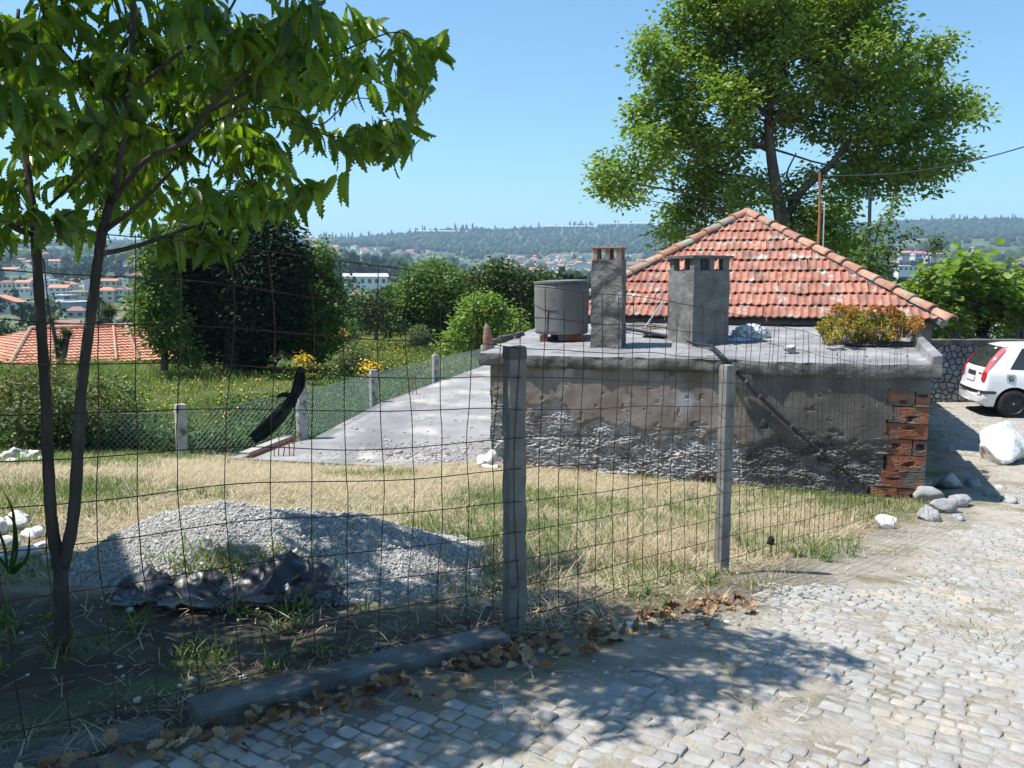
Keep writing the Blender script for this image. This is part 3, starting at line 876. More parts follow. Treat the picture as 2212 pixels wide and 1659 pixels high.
def skirt(line, outn, name):
    n = len(line); k = 9
    Ls = []
    for q in range(k):
        f = q / (k - 1)
        zz_ = line[:, 2] * (1 - f) + (line[:, 2] - .17) * f
        bul = .010 * math.sin(f * math.pi) + .014 * fbm(line[:, 0] * 7 + line[:, 1] * 7, zz_ * 9, 2., 4)
        bul = bul * (0 if q == 0 else 1) - .02 * (f > .9)
        Ls.append(np.stack([line[:, 0] + outn[0] * bul, line[:, 1] + outn[1] * bul, zz_], 1))
    VV = np.concatenate(Ls)
    ii, jj = np.meshgrid(np.arange(n - 1), np.arange(k - 1)); a = (jj * n + ii).ravel()
    return VV, np.stack([a, a + 1, a + n + 1, a + n], 1)
Vs, Fs, Ms, off = [V], [F], [np.zeros(len(F), int)], len(V)
for line, on in ((bm_front, (0, -1)), (bm_left, (-1, 0)), (bm_right, (1, 0))):
    v2, f2 = skirt(line, on, '')
    Vs.append(v2); Fs.append(f2 + off); Ms.append(np.ones(len(f2), int)); off += len(v2)
b0 = len(np.concatenate(Vs))
Vs.append(np.array([[xl, yf, .42], [xr, yf, .42], [xr, yb, .62], [xl, yb, .62]])); Fs.append(np.array([[b0, b0 + 3, b0 + 2, b0 + 1]])); Ms.append(np.ones(1, int))
obj_np('roof_slab', np.concatenate(Vs), np.concatenate(Fs), [m_slab, m_slabedge], annex, midx=np.concatenate(Ms))
# low parapet on the right side
pp = MB()
for k in range(1):
    pp.add([(WL - .02, -.05, .585), (WL + .105, -.05, .585), (WL + .105, 2.6, .77), (WL - .02, 2.6, .77),
            (WL + .0, -.05, .69), (WL + .105, -.05, .71), (WL + .105, 2.6, .93), (WL + .0, 2.6, .91)],
           [(0, 3, 2, 1), (4, 5, 6, 7), (0, 1, 5, 4), (1, 2, 6, 5), (2, 3, 7, 6), (3, 0, 4, 7)])
pp.build('parapet', m_slab, annex, bevel=.01)
# broken curb pieces along the far left edge of the roof
for k, (u, v, ln) in enumerate(((1062, 742, .35), (1092, 733, .5), (1120, 726, .45))):
    p = on_roof(u, v)
    b = rough_box('curb_piece', (.07, ln, .06), m_slabedge, annex, .05, .008, 9, k, (p.x, p.y, p.z), random.uniform(-.1, .1))

# chimney standing left
p = on_roof(1308, 752)
ch = rough_box('chimney', (.43, .36, 1.22), m_chim, annex, .03, .016, 7, 3, (p.x, p.y + .18, p.z - .02), 0, taper=.02)
for k, (sx, sy) in enumerate(((-1, -1), (1, -1), (-1, 1), (1, 1), (.05, -1), (.05, 1))):
    q = MB().box((-.032, -.05, 0), (.032, .05, .17)).build('chimney_tile', m_claycap, ch, bevel=.006); q.location = (sx * .165, sy * .12, 1.205); q.rotation_euler = (random.uniform(-.05, .05), random.uniform(-.06, .06), 0)
MB().box((-.21, -.18, 1.372), (.21, .18, 1.395)).build('chimney_cap', m_claycap, ch, bevel=.005)
MB().box((-.19, -.16, 1.10), (.19, .16, 1.235)).build('chimney_collar', m_chim, ch, bevel=.02)
# wide chimney standing right, turned towards the yard
p = on_roof(1495, 747)
w2, d2, rz2 = .60, .62, math.radians(23) - ARZ
cx_, cy_ = p.x + (math.cos(rz2) * w2 / 2 - math.sin(rz2) * d2 / 2), p.y + (math.sin(rz2) * w2 / 2 + math.cos(rz2) * d2 / 2)
ch2 = rough_box('chimney', (w2, d2, 1.06), m_chimdark, annex, .035, .010, 8, 8, (cx_, cy_, p.z - .03), rz2)
ch2['label'] = 'wide square chimney with four posts under a thin slab'
for sx in (-.8, 0.0, .8):
    for sy in (-.8, .8):
        q = rough_box('chimney_post', (.10 if sx else .08, .10, .18), m_chimdark, ch2, .04, .006, 9, int(sx * 10 + sy * 3), (sx * w2 / 2, sy * d2 / 2, 1.05))
rough_box('chimney_cap', (w2 + .07, d2 + .07, .040), m_slabedge, ch2, .05, .006, 9, 4, (0, 0, 1.225))

# ------------------------------------------------------------------ tiled house behind
houseb = thing('tiled_house', 'house with hipped red clay tile roof spotted with lichen behind the flat roof', 'house', to_world((3.06, 3.6, -1.2)), ARZ)
HB = Vector((3.06, 3.6, -1.2))                           # local annex coords of the house root
XL, XR, YE, ZE = .05, 6.12, 3.40, .95
RUN = (XR - XL) / 2; TH = math.atan2(1.88, RUN); XC = (XL + XR) / 2
YR = YE + RUN; YR2 = YR + 3.2; YB = YR2 + RUN; ZR = ZE + 1.88
def hl(p): return Vector(p) - HB
wbx = MB(); a_, b_ = hl((XL + .12, YE + .14, -1.6)), hl((XR - .12, YB - .14, ZE - .02)); wbx.box(a_, b_)
wbx.build('wall', m_housewall, houseb)
# roof boarding under the tiles
bd = MB(); dz = -.05
bd.add([hl((XL + .03, YE + .03, ZE + dz)), hl((XR - .03, YE + .03, ZE + dz)), hl((XR - .03, YB - .03, ZE + dz)), hl((XL + .03, YB - .03, ZE + dz)), hl((XC, YR, ZR + dz)), hl((XC, YR2, ZR + dz))],
       [(0, 1, 4), (1, 2, 5, 4), (2, 3, 5), (3, 0, 4, 5), (0, 3, 2, 1)])
bd.build('roof_boarding', m_housewall, houseb)
fb = MB(); fb.box(hl((XL + .04, YE + .05, ZE - .10)), hl((XR - .04, YE + .09, ZE - .03))); fb.build('fascia', m_darkrender, houseb)
# marseille tile: two rolls, thick front edge
def tile_mesh():
    tw, tl = .232, .405
    prof = []
    for k in range(13):
        f = k / 12; z = .021 * max(0, math.cos(f * 4 * math.pi - .0)) ** 1.2 - .006 * max(0, -math.cos(f * 4 * math.pi))
        prof.append((f * tw, z))
    vs, fs = [], []
    for yy, lift in ((0, .040), (tl * .5, .022), (tl, .004)):
        for x, z in prof: vs.append((x, yy, z + lift))
    n = 13
    for r in range(2):
        for k in range(n - 1): fs.append((r * n + k, r * n + k + 1, (r + 1) * n + k + 1, (r + 1) * n + k))
    o = len(vs)
    for x, z in prof: vs.append((x, .006, z + .012))
    for k in range(n - 1): fs.append((k, o + k, o + k + 1, k + 1))
    return vs, fs, tw, tl
tv, tf, TW, TL = tile_mesh()
tile_me = bpy.data.meshes.new('tile'); tile_me.from_pydata(tv, [], tf); tile_me.materials.append(m_tile); tile_me.update()
GA = .358
tr = np.random.default_rng(3)
def face_tiles(origin, ux, uy, un, width_fn, nrows, separate):
    """rows of tiles over a roof face; width_fn(s)->(x0,x1) the clip at slope distance s"""
    merged = MB()
    for r in range(nrows):
        s = r * GA
        x0, x1 = width_fn(s); x0b, x1b = width_fn(s + TL)
        lo, hi = min(x0, x0b), max(x1, x1b)
        n0 = math.floor(lo / TW) - 1
        for k in range(n0, int(hi / TW) + 2):
            xa = k * TW + (.06 if r % 2 else 0) + tr.normal() * .003
            if xa + TW < x0 - .0 or xa > x1: continue
            M = Matrix(((ux.x, uy.x, un.x, 0), (ux.y, uy.y, un.y, 0), (ux.z, uy.z, un.z, 0), (0, 0, 0, 1)))
            loc = origin + ux * xa + uy * (s + tr.normal() * .010) + un * tr.normal() * .003
            R = Matrix.Rotation(tr.normal() * .017, 4, 'Z') @ Matrix.Rotation(tr.normal() * .012, 4, 'X')
            MM = Matrix.Translation(loc) @ M @ R
            inside = xa >= max(x0, x0b) - .06 and xa + TW <= min(x1, x1b) + .06
            if separate and inside:
                o = link(bpy.data.objects.new('tile', tile_me), houseb); o.matrix_local = MM
            else:                                         # cut along the hip
                bm = bmesh.new(); bm.from_mesh(tile_me)
                for (xq0, xq1, sgn) in ((x0, x0b, -1), (x1, x1b, 1)):
                    p0 = Vector((xq0 - xa, 0, 0)); d = Vector((xq1 - xq0, TL, 0)).normalized()
                    nrm = Vector((d.y, -d.x, 0)) * sgn
                    if abs(xq0 - xa) > 2: continue
                    bmesh.ops.bisect_plane(bm, geom=bm.verts[:] + bm.edges[:] + bm.faces[:], plane_co=p0 + nrm * .05, plane_no=nrm, clear_outer=True)
                if len(bm.faces):
                    if separate:
                        me = bpy.data.meshes.new('tile'); bm.to_mesh(me); me.materials.append(m_tile)
                        o = link(bpy.data.objects.new('tile', me), houseb); o.matrix_local = MM
                    else:
                        bm.verts.index_update()
                        merged.add([MM @ v.co for v in bm.verts], [[v.index for v in f.verts] for f in bm.faces])
                bm.free()
    if not separate and merged.v:
        me = bpy.data.meshes.new('roof_tiles'); me.from_pydata(merged.v, [], merged.f); me.materials.append(m_tile)
        o = link(bpy.data.objects.new('roof_tiles', me), houseb); o['kind'] = 'stuff'
ct, st_ = math.cos(TH), math.sin(TH)
SL = RUN / ct
face_tiles(hl((0, YE - .03, ZE)), Vector((1, 0, 0)), Vector((0, ct, st_)), Vector((0, -st_, ct)), lambda s: (XL + s * ct, XR - s * ct), int(SL / GA) + 1, True)
face_tiles(hl((XR + .03, 0, ZE)), Vector((0, 1, 0)), Vector((-ct, 0, st_)), Vector((st_, 0, ct)), lambda s: (YE + s * ct, YB - s * ct), int(SL / GA) + 1, False)
face_tiles(hl((XL - .03, 0, ZE)), Vector((0, -1, 0)), Vector((ct, 0, st_)), Vector((-st_, 0, ct)), lambda s: (-YB + s * ct, -YE - s * ct), int(SL / GA) + 1, False)
# hip and ridge tiles
def ridge_mesh():
    vs, fs, n = [], [], 8
    for yy, ra, lf in ((0, .118, .022), (.06, .112, .016), (.44, .092, .0)):
        for k in range(n + 1):
            th = math.pi * k / n
            vs.append((math.cos(th) * ra, yy, math.sin(th) * ra * .80 + lf))
    for r in range(2):
        for k in range(n): fs.append((r * (n + 1) + k, (r + 1) * (n + 1) + k, (r + 1) * (n + 1) + k + 1, r * (n + 1) + k + 1))
    o = len(vs)
    for k in range(n + 1):
        th = math.pi * k / n; vs.append((math.cos(th) * .100, 0.0, math.sin(th) * .080 + .012))
    for k in range(n): fs.append((k, k + 1, o + k + 1, o + k))
    me = bpy.data.meshes.new('ridge_tile'); me.from_pydata(vs, [], fs); me.materials.append(m_ridge); me.update()
    me.polygons.foreach_set('use_smooth', [True] * len(me.polygons))
    return me
rme = ridge_mesh()
def ridge_line(a, b):
    a, b = Vector(a), Vector(b); d = (b - a); L_ = d.length; d.normalize()
    n = max(1, round(L_ / .385))
    for k in range(n):
        o = link(bpy.data.objects.new('ridge_tile', rme), houseb)
        x = d.cross(Vector((0, 0, 1))).normalized(); z = x.cross(d)
        M = Matrix(((x.x, d.x, z.x, 0), (x.y, d.y, z.y, 0), (x.z, d.z, z.z, 0), (0, 0, 0, 1)))
        o.matrix_local = Matrix.Translation(a + d * (L_ * k / n) + z * (.022 + tr.normal() * .003)) @ M @ Matrix.Rotation(tr.normal() * .03, 4, 'Z')
ridge_line(hl((XR + .10, YE - .10, ZE - .03)), hl((XC, YR, ZR)))
ridge_line(hl((XL - .10, YE - .10, ZE - .03)), hl((XC, YR, ZR)))
ridge_line(hl((XC, YR2, ZR)), hl((XC, YR, ZR)))
# mortar bed under the hip tiles
for a_, b_ in (((XR + .02, YE - .02, ZE - .02), (XC, YR, ZR)), ((XL - .02, YE - .02, ZE - .02), (XC, YR, ZR))):
    pth = [hl(a_).lerp(hl(b_), k / 30) + Vector((tr.normal() * .006, 0, -.012)) for k in range(31)]
    MB().tube(pth, [.095 + tr.normal() * .008 for _ in range(31)], 8).build('hip_mortar', m_chimdark, houseb)

# masts on the roof
m_rust = mat('rusty_pipe', [(.20, .07, .03), (.34, .14, .06)], scale=12, bump=.3, rough=.8)
m_blackmetal = mat('dark_pole_paint', [(.02, .025, .03), (.05, .055, .06)], scale=8, rough=.6)
p1, p0 = at(1771, 372, 17.2), at(1766, 560, 16.9)
o = MB().tube([p0, p0.lerp(p1, .5) + Vector((.02, 0, 0)), p1], [.030, .027, .024], 8).build('mast', m_rust)
tag(o, 'rusty brown pipe mast carrying the cable behind the right roof slope', 'mast')
p1, p0 = at(1781, 440, 17.0), at(1777, 560, 16.8)
tag(MB().tube([p0, p1], [.014, .012], 6).build('pole', m_steel), 'thin pale metal pole beside the rusty mast', 'pole')
p1, p0 = at(1880, 402, 21.5), at(1877, 655, 21.5)
tag(MB().tube([p0 - Vector((0, 0, 1.6)), p1], [.05, .04], 8).build('pole', m_blackmetal), 'dark slim pole among the leaves right of the walnut trunk', 'pole')
a_, b_ = at(1772, 380, 17.2), at(2300, 290, 15.0)
cpts = [a_.lerp(b_, k / 24) - Vector((0, 0, .22 * math.sin(math.pi * k / 24))) for k in range(25)]
tag(MB().tube(cpts, .011, 5).build('cable', m_blackmetal), 'black overhead cable running from the rusty mast to the right', 'cable')

# ------------------------------------------------------------------ crazy paved garden wall
m_wstone = mat('grey_wall_stone', [(.20, .20, .205), (.30, .30, .31), (.40, .39, .38)], scale=7, bump=.5, bscale=40, dist=.01, rand=.25)
m_wjoint = mat('dark_wall_joint', [(.025, .025, .027), (.05, .05, .052)], scale=6, bump=.4)
m_wcap = mat('mossy_wall_coping', [(.055, .06, .05), (.11, .11, .10), (.18, .175, .16)], scale=3, bump=.6, bscale=25, patch=((.45, .44, .42), 9, .70, .03))
gw = thing('garden_wall', 'grey garden wall of irregular stones with dark joints behind the white car', 'wall', (7.3, 19.0, -1.25))
GL, GH = 9.0, 1.38
MB().box((0, .03, -.3), (GL, .28, GH)).build('wall_core', m_wjoint, gw)
rough_box('coping', (GL, .36, .10), m_wcap, gw, .08, .012, 5, 2, (GL / 2, .14, GH))
def clip_poly(poly, m, n):
    outp = []
    for i in range(len(poly)):
        a, b = poly[i], poly[(i + 1) % len(poly)]
        da = (a[0] - m[0]) * n[0] + (a[1] - m[1]) * n[1]; db = (b[0] - m[0]) * n[0] + (b[1] - m[1]) * n[1]
        if da <= 0: outp.append(a)
        if (da < 0 < db) or (db < 0 < da):
            t = da / (da - db); outp.append((a[0] + (b[0] - a[0]) * t, a[1] + (b[1] - a[1]) * t))
    return outp
sp = .135
seeds = []
for iy in range(int(GH / sp) + 1):
    for ix in range(int(4.6 / sp) + 1):
        seeds.append(((ix + .5 * (iy % 2)) * sp + br.uniform(-.055, .055), (iy + .5) * sp + br.uniform(-.055, .055)))
sd = np.array(seeds)
wr = np.random.default_rng(9)
rest = MB(); cnt = 0
for k, c in enumerate(seeds):
    d2_ = ((sd - np.array(c)) ** 2).sum(1); nb = np.argsort(d2_)[1:16]
    poly = [(c[0] - .3, max(0, c[1] - .3)), (c[0] + .3, max(0, c[1] - .3)), (c[0] + .3, min(GH, c[1] + .3)), (c[0] - .3, min(GH, c[1] + .3))]
    for q in nb:
        m_ = ((c[0] + sd[q][0]) / 2, (c[1] + sd[q][1]) / 2); n_ = (sd[q][0] - c[0], sd[q][1] - c[1])
        L_ = math.hypot(*n_); n_ = (n_[0] / L_, n_[1] / L_)
        poly = clip_poly(poly, (m_[0] - n_[0] * .010, m_[1] - n_[1] * .010), n_)
        if len(poly) < 3: break
    if len(poly) < 3: continue
    cx0 = sum(p[0] for p in poly) / len(poly); cz0 = sum(p[1] for p in poly) / len(poly)
    pr = wr.uniform(.010, .028); tx, tz = wr.normal() * .06, wr.normal() * .06
    n = len(poly)
    vs = [(x - cx0, .04, z - cz0) for x, z in poly]
    vs += [(x - cx0, -pr * .6, z - cz0) for x, z in poly]
    vs += [((x - cx0) * .82, -pr + tx * (x - cx0) + tz * (z - cz0), (z - cz0) * .82) for x, z in poly]
    fs = [(i, n + i, n + (i + 1) % n, (i + 1) % n) for i in range(n)] + [(n + i, 2 * n + i, 2 * n + (i + 1) % n, n + (i + 1) % n) for i in range(n)] + [tuple(range(2 * n, 3 * n))]
    if cnt < 290:
        o = MB().add(vs, fs).build('stone', m_wstone, gw); o.location = (cx0, .03, cz0); cnt += 1
    else:
        rest.add([(x + cx0, y + .03, z + cz0) for x, y, z in vs], fs)
o = rest.build('wall_stones', m_wstone, gw); o['kind'] = 'stuff'
# the same wall goes on to the right, out of the picture: coarse stones

# ------------------------------------------------------------------ white hatchback
m_car = mat('white_car_paint', [(.74, .75, .76), (.78, .79, .80)], scale=2, rough=.28, spec=.5, coat=.5, world=False)
m_glass = mat('tinted_car_glass', [(.018, .024, .024), (.035, .045, .045)], scale=3, rough=.08, spec=.6, world=False)
m_lampred = mat('red_lamp_glass', [(.42, .015, .02), (.55, .03, .035)], scale=30, rough=.15, spec=.6, world=False)
m_lamppink = mat('pale_lamp_glass', [(.55, .10, .12), (.65, .16, .18)], scale=30, rough=.12, spec=.7, world=False)
m_trim = mat('dark_bumper_trim', [(.03, .03, .035), (.05, .05, .06)], scale=8, rough=.6, world=False)
m_tyre = mat('tyre_rubber', [(.012, .012, .013), (.03, .03, .032)], scale=20, rough=.85, world=False)
m_rim = mat('black_steel_rim', [(.02, .02, .022), (.05, .05, .05)], scale=10, rough=.5, metal=.3, world=False)
m_plate = mat('number_plate_white', [(.68, .68, .70), (.74, .74, .76)], scale=30, rough=.4, world=False)
m_greycup = mat('filler_recess_grey', [(.32, .33, .35), (.42, .43, .45)], scale=20, rough=.5, world=False)
m_greencap = mat('green_filler_cap', [(.10, .22, .17), (.16, .30, .24)], scale=20, rough=.5, world=False)
cp = at(2181, 912, 16.6)
CARX, CARY = cp.x - .34, cp.y + 1.05
car = thing('car', 'white small hatchback with tall red tail lamp parked before the stone wall', 'car', (CARX, CARY, float(H(CARX, CARY)) + .03), math.radians(-12))
stn = [(0.0, .52, .62), (.025, .56, .70), (.05, .60, .755), (.10, .93, .785), (.14, .99, .79), (.26, 1.15, .79), (.40, 1.31, .79), (.52, 1.405, .795), (.72, 1.445, .80), (1.1, 1.46, .81), (1.6, 1.46, .81), (2.05, 1.42, .81),
       (2.35, 1.27, .81), (2.65, 1.08, .81), (2.85, .97, .80), (3.2, .91, .79), (3.5, .82, .75), (3.68, .68, .68), (3.76, .50, .60)]
rows = []
for x, zt, wd in stn:
    z0 = .21 if x > .1 else .27
    belt = min(.93, zt - .02)
    cab = max(0.0, zt - .95) / .5
    wt = wd - .05 - .17 * cab
    prof = [(0, z0), (wd * .86, z0), (wd * .965, z0 + (.40 - z0) * .5), (wd, .48 if zt > .5 else zt - .1), (wd * .998, z0 + (belt - z0) * .72), (wd * .975, belt - .03), (wd * .955, belt),
            (wd * .955 + (wt - wd * .955) * .55, belt + (zt - belt) * .5), (wt, zt - .045 * max(.2, cab)), (wt - .07, zt - .012), (wt * .55, zt + .006), (0, zt + .012)]
    rows.append(prof)
vs, fs = [], []
np_ = len(rows[0])
for (x, zt, wd), pr in zip(stn, rows):
    bow = .07 if x < .15 else 0
    for s in (-1, 1):
        for y, z in pr:
            vs.append((x + bow * (y / .8) ** 2, s * y, z))
n2 = 2 * np_
for i in range(len(stn) - 1):
    for s in range(2):
        for k in range(np_ - 1):
            a = i * n2 + s * np_ + k
            q = (a, a + 1, a + n2 + 1, a + n2)
            fs.append(q if s else q[::-1])
for i in (0, len(stn) - 1):
    a = i * n2
    for k in range(np_ - 1):
        fs.append((a + k, a + k + 1, a + np_ + k + 1, a + np_ + k))
body = MB().add(vs, fs)
bo = body.build('car_body', m_car, car)
bm = bmesh.new(); bm.from_mesh(bo.data)
bmesh.ops.remove_doubles(bm, verts=bm.verts, dist=.0005)
bmesh.ops.subdivide_edges(bm, edges=bm.edges[:], cuts=1, use_grid_fill=True, smooth=.0)
bmesh.ops.recalc_face_normals(bm, faces=bm.faces)
# wheel arches: cut away cells near the wheel centres
WX = (.66, 3.08)
for wx in WX:
    kill = []
    for k in range(2):
        bmesh.ops.subdivide_edges(bm, edges=[e for e in bm.edges if any(abs(v.co.x - wx) < .42 and v.co.z < .68 for v in e.verts)], cuts=1, use_grid_fill=True)
    for f in bm.faces:
        c = f.calc_center_median()
        if (c.x - wx) ** 2 + (c.z - .285) ** 2 < .335 ** 2 and abs(c.y) > .45: kill.append(f)
    bmesh.ops.delete(bm, geom=kill, context='FACES')
    for e in bm.edges:
        if len(e.link_faces) == 1:
            for v in e.verts:
                rr_ = math.hypot(v.co.x - wx, v.co.z - .285)
                if abs(v.co.y) > .4 and .22 < rr_ < .45 and v.co.z > .215:
                    v.co.x = wx + (v.co.x - wx) * .338 / rr_; v.co.z = .285 + (v.co.z - .285) * .338 / rr_
bm.to_mesh(bo.data); bm.free()
bo.data.polygons.foreach_set('use_smooth', [True] * len(bo.data.polygons))
from mathutils.bvhtree import BVHTree
bmx = bmesh.new(); bmx.from_mesh(bo.data); bvh = BVHTree.FromBMesh(bmx)
def decal(name, poly, h, dr, m, off=.006, parent=car, cuts=5):
    """flat outline (h, z) pressed onto the car body along direction dr"""
    h = Vector(h).normalized(); dr = Vector(dr).normalized()
    b = bmesh.new()
    vv = [b.verts.new(h * x + Vector((0, 0, z)) - dr * 4) for x, z in poly]
    b.faces.new(vv)
    bmesh.ops.triangulate(b, faces=b.faces)
    bmesh.ops.subdivide_edges(b, edges=b.edges[:], cuts=cuts, use_grid_fill=True)
    for v in b.verts:
        hit = bvh.ray_cast(v.co, dr)
        if not hit[0]: hit = bvh.find_nearest(v.co + dr * 4)
        v.co = hit[0] + hit[1] * off * (1 if hit[1].dot(dr) < .3 else -1)
    bmesh.ops.recalc_face_normals(b, faces=b.faces)
    me = bpy.data.meshes.new(name); b.to_mesh(me); b.free(); me.materials.append(m)
    me.polygons.foreach_set('use_smooth', [True] * len(me.polygons))
    return link(bpy.data.objects.new(name, me), parent)
side_h, side_d = (1, 0, 0), (0, 1, 0)
decal('rear_side_window', [(.56, .97), (1.38, .95), (1.38, 1.36), (.80, 1.38)], side_h, side_d, m_glass)
decal('door_window', [(1.46, .95), (2.50, .95), (2.20, 1.26), (1.90, 1.36), (1.46, 1.37)], side_h, side_d, m_glass)
rear_h, rear_d = (0, 1, 0), (1, 0, 0)
decal('rear_window', [(-.66, .985), (.66, .985), (.50, 1.39), (-.50, 1.39)], rear_h, rear_d, m_glass)
decal('windscreen', [(-.70, 1.0), (.70, 1.0), (.55, 1.38), (-.55, 1.38)], rear_h, (-1, 0, 0), m_glass)
lamp_h, lamp_d = (.72, -.69, 0), (.69, .72, 0)
decal('tail_lamp', [(.470, .74), (.515, .70), (.590, .71), (.625, .80), (.635, .90), (.500, .90)], lamp_h, lamp_d, m_lampred, .012)
decal('tail_lamp', [(.500, .905), (.636, .905), (.66, .985), (.80, 1.385), (.70, 1.39), (.555, 1.06)], lamp_h, lamp_d, m_lamppink, .012)
decal('tail_lamp', [(.44, .74), (.58, .71), (.64, .95), (.84, 1.38), (.74, 1.38), (.50, .97)], (.72, .69, 0), (.69, -.72, 0), m_lampred, .012)
decal('bumper_strip', [(-.62, .485), (.62, .485), (.62, .535), (-.62, .535)], rear_h, rear_d, m_trim, .012)
decal('bumper_strip', [(.03, .475), (.30, .475), (.34, .505), (.30, .535), (.03, .535)], side_h, side_d, m_trim, .012)
decal('tailgate_handle', [(-.26, .80), (.20, .80), (.20, .885), (-.26, .885)], rear_h, rear_d, m_trim, .010)
decal('number_plate', [(-.27, .68), (.23, .68), (.23, .785), (-.27, .785)], rear_h, rear_d, m_plate, .016)
decal('badge', [(-.55, .85), (-.40, .85), (-.40, .872), (-.55, .872)], rear_h, rear_d, m_trim, .010)
decal('windscreen_sticker', [(-.30, 1.335), (-.20, 1.335), (-.20, 1.365), (-.30, 1.365)], rear_h, rear_d, m_plate, .012)
decal('filler_recess', [(.50, .74), (.60, .72), (.66, .75), (.66, .86), (.63, .875), (.50, .87)], side_h, side_d, m_greycup, .008)
cc = [(.575 + .048 * math.cos(t * .5236), .795 + .048 * math.sin(t * .5236)) for t in range(12)]
decal('filler_cap', cc, side_h, side_d, m_trim, .016, cuts=1)
cc = [(.578 + .030 * math.cos(t * .5236), .800 + .030 * math.sin(t * .5236)) for t in range(12)]
decal('filler_cap', cc, side_h, side_d, m_greencap, .026, cuts=1)
decal('door_handle', [(1.56, .80), (1.72, .80), (1.72, .83), (1.56, .83)], side_h, side_d, m_trim, .012)
decal('side_moulding', [(1.05, .47), (2.70, .47), (2.70, .52), (1.05, .52)], side_h, side_d, m_trim, .010)
def wheel(x, s):
    wv = MB()
    prof = [(.20, .09), (.275, .085), (.285, .06), (.287, 0), (.285, -.06), (.275, -.085), (.20, -.09)]
    n = 28
    V_ = [(r * math.cos(2 * math.pi * k / n), y, r * math.sin(2 * math.pi * k / n)) for r, y in prof for k in range(n)]
    F_ = [(i * n + k, i * n + (k + 1) % n, (i + 1) * n + (k + 1) % n, (i + 1) * n + k) for i in range(len(prof) - 1) for k in range(n)]
    t = wv.add(V_, F_).build('wheel', m_tyre, car, smooth=True)
    t.location = (x, s * .70, .287)
    rp = [(.20, .075), (.185, .05), (.15, .045), (.10, .065), (.06, .06), (.04, .075), (.0, .075)]
    V_ = [(r * math.cos(2 * math.pi * k / n), -y * 1.0, r * math.sin(2 * math.pi * k / n)) for r, y in rp for k in range(n)]
    rm = MB().add(V_, [(i * n + k, i * n + (k + 1) % n, (i + 1) * n + (k + 1) % n, (i + 1) * n + k) for i in range(len(rp) - 1) for k in range(n)]).build('rim', m_rim, t, smooth=True)
    if s > 0: rm.rotation_euler = (0, 0, math.pi)
    MB().box((-.012, -.080, -.012), (.012, -.072, .012)).build('hub_cap', m_steel, t)
    return t
for x in WX:
    for s in (-1, 1): wheel(x, s)
wl = MB()
for x in WX:                                             # dark wheel housings
    wl.box((x - .34, -.50, .25), (x + .34, .50, .66))
wl.box((.2, -.62, .20), (3.5, .62, .27))
wl.build('underbody', m_tyre, car)

# ------------------------------------------------------------------ lower concrete slab beside the annex
m_lowslab = mat('pale_yard_concrete', [(.19, .187, .185), (.255, .25, .25), (.31, .305, .30)], scale=1.1, detail=9, bump=.35, bscale=26, dist=.012, stretch=(1, .7, 1),
                patch=((.15, .148, .145), .7, .58, .10), patch2=((.42, .395, .36), 1.0, .60, .07))
SLAB = [(-4.15, 12.25), (-.25, 11.35), (.05, 12.6), (2.6, 20.5), (3.6, 27.5), (-.55, 26.6), (-1.75, 21.9), (-2.75, 17.8), (-3.25, 13.75)]
zs = -1.0
def in_poly(x, y, poly):
    ins = np.zeros(np.shape(x), bool); n = len(poly)
    for i in range(n):
        (x1, y1), (x2, y2) = poly[i], poly[(i + 1) % n]
        c = ((y1 > y) != (y2 > y)) & (x < (x2 - x1) * (y - y1) / (y2 - y1 + 1e-12) + x1)
        ins ^= c
    return ins
sm = MB(); sm.prism([(x, y) for x, y in SLAB], zs - .35, zs)
so = sm.build('yard_slab', m_lowslab)
tag(so, kind='structure')
sr = np.random.default_rng(12)
sx_ = np.concatenate([sr.normal(-1.1, .8, 1500), sr.uniform(-4, 2, 600)]); sy_ = np.concatenate([sr.normal(12.6, .55, 1500), sr.uniform(11.6, 20, 600)])
lx_ = (sx_ - AX) * CA + (sy_ - AY) * SA
k_ = in_poly(sx_, sy_, SLAB) & (lx_ < -.05)
sx_, sy_ = sx_[k_], sy_[k_]; sz_ = sr.lognormal(math.log(.010), .5, len(sx_))
Vd, Fd = inst(*ico(1), np.c_[sx_, sy_, zs + sz_ * .2], rot_z(sr.uniform(0, 6, len(sx_))), np.c_[sz_ * 1.5, sz_ * 1.2, sz_ * .6])
tag(obj_np('slab_debris', Vd, Fd, m_mortar), 'crumbled mortar and dirt lying on the concrete slab by the wall', 'debris', kind='stuff')
# formwork board and starter bars at the slab corner
m_board = mat('weathered_board', [(.28, .26, .24), (.42, .40, .37)], scale=3, stretch=(1, 6, 1), bump=.4)
m_boardend = mat('raw_board_edge', [(.22, .10, .07), (.30, .15, .10)], scale=6, bump=.3)
p0, p1 = at(537, 996, 12.2), at(632, 962, 13.55)
b = MB(); d = (p1 - p0); L_ = d.length
b.box((0, -.012, 0), (L_, .14, .03), 0); b.box((0, -.035, -.10), (L_, -.013, .0), 1)
o = b.build('plank', [m_board, m_boardend]); o.location = (p0.x, p0.y, zs + .055); o.rotation_euler = (0, 0, math.atan2(d.y, d.x))
tag(o, 'grey formwork plank along the near left corner of the concrete slab', 'plank')
def bars(spec, D, labels):
    for k, (u, vt, vb, du) in enumerate(spec):
        a_ = at(u, vb, D + .05 * (k % 2)); a_.z = zs - .02
        t_ = at(u + du, vt, D + .05 * (k % 2))
        o = MB().tube([a_, a_.lerp(t_, .5) + Vector((.006, 0, 0)), t_], .009, 6).build('rebar', m_rust)
        tag(o, labels[k], 'rebar', 'rusty starter bars standing in the concrete slab')
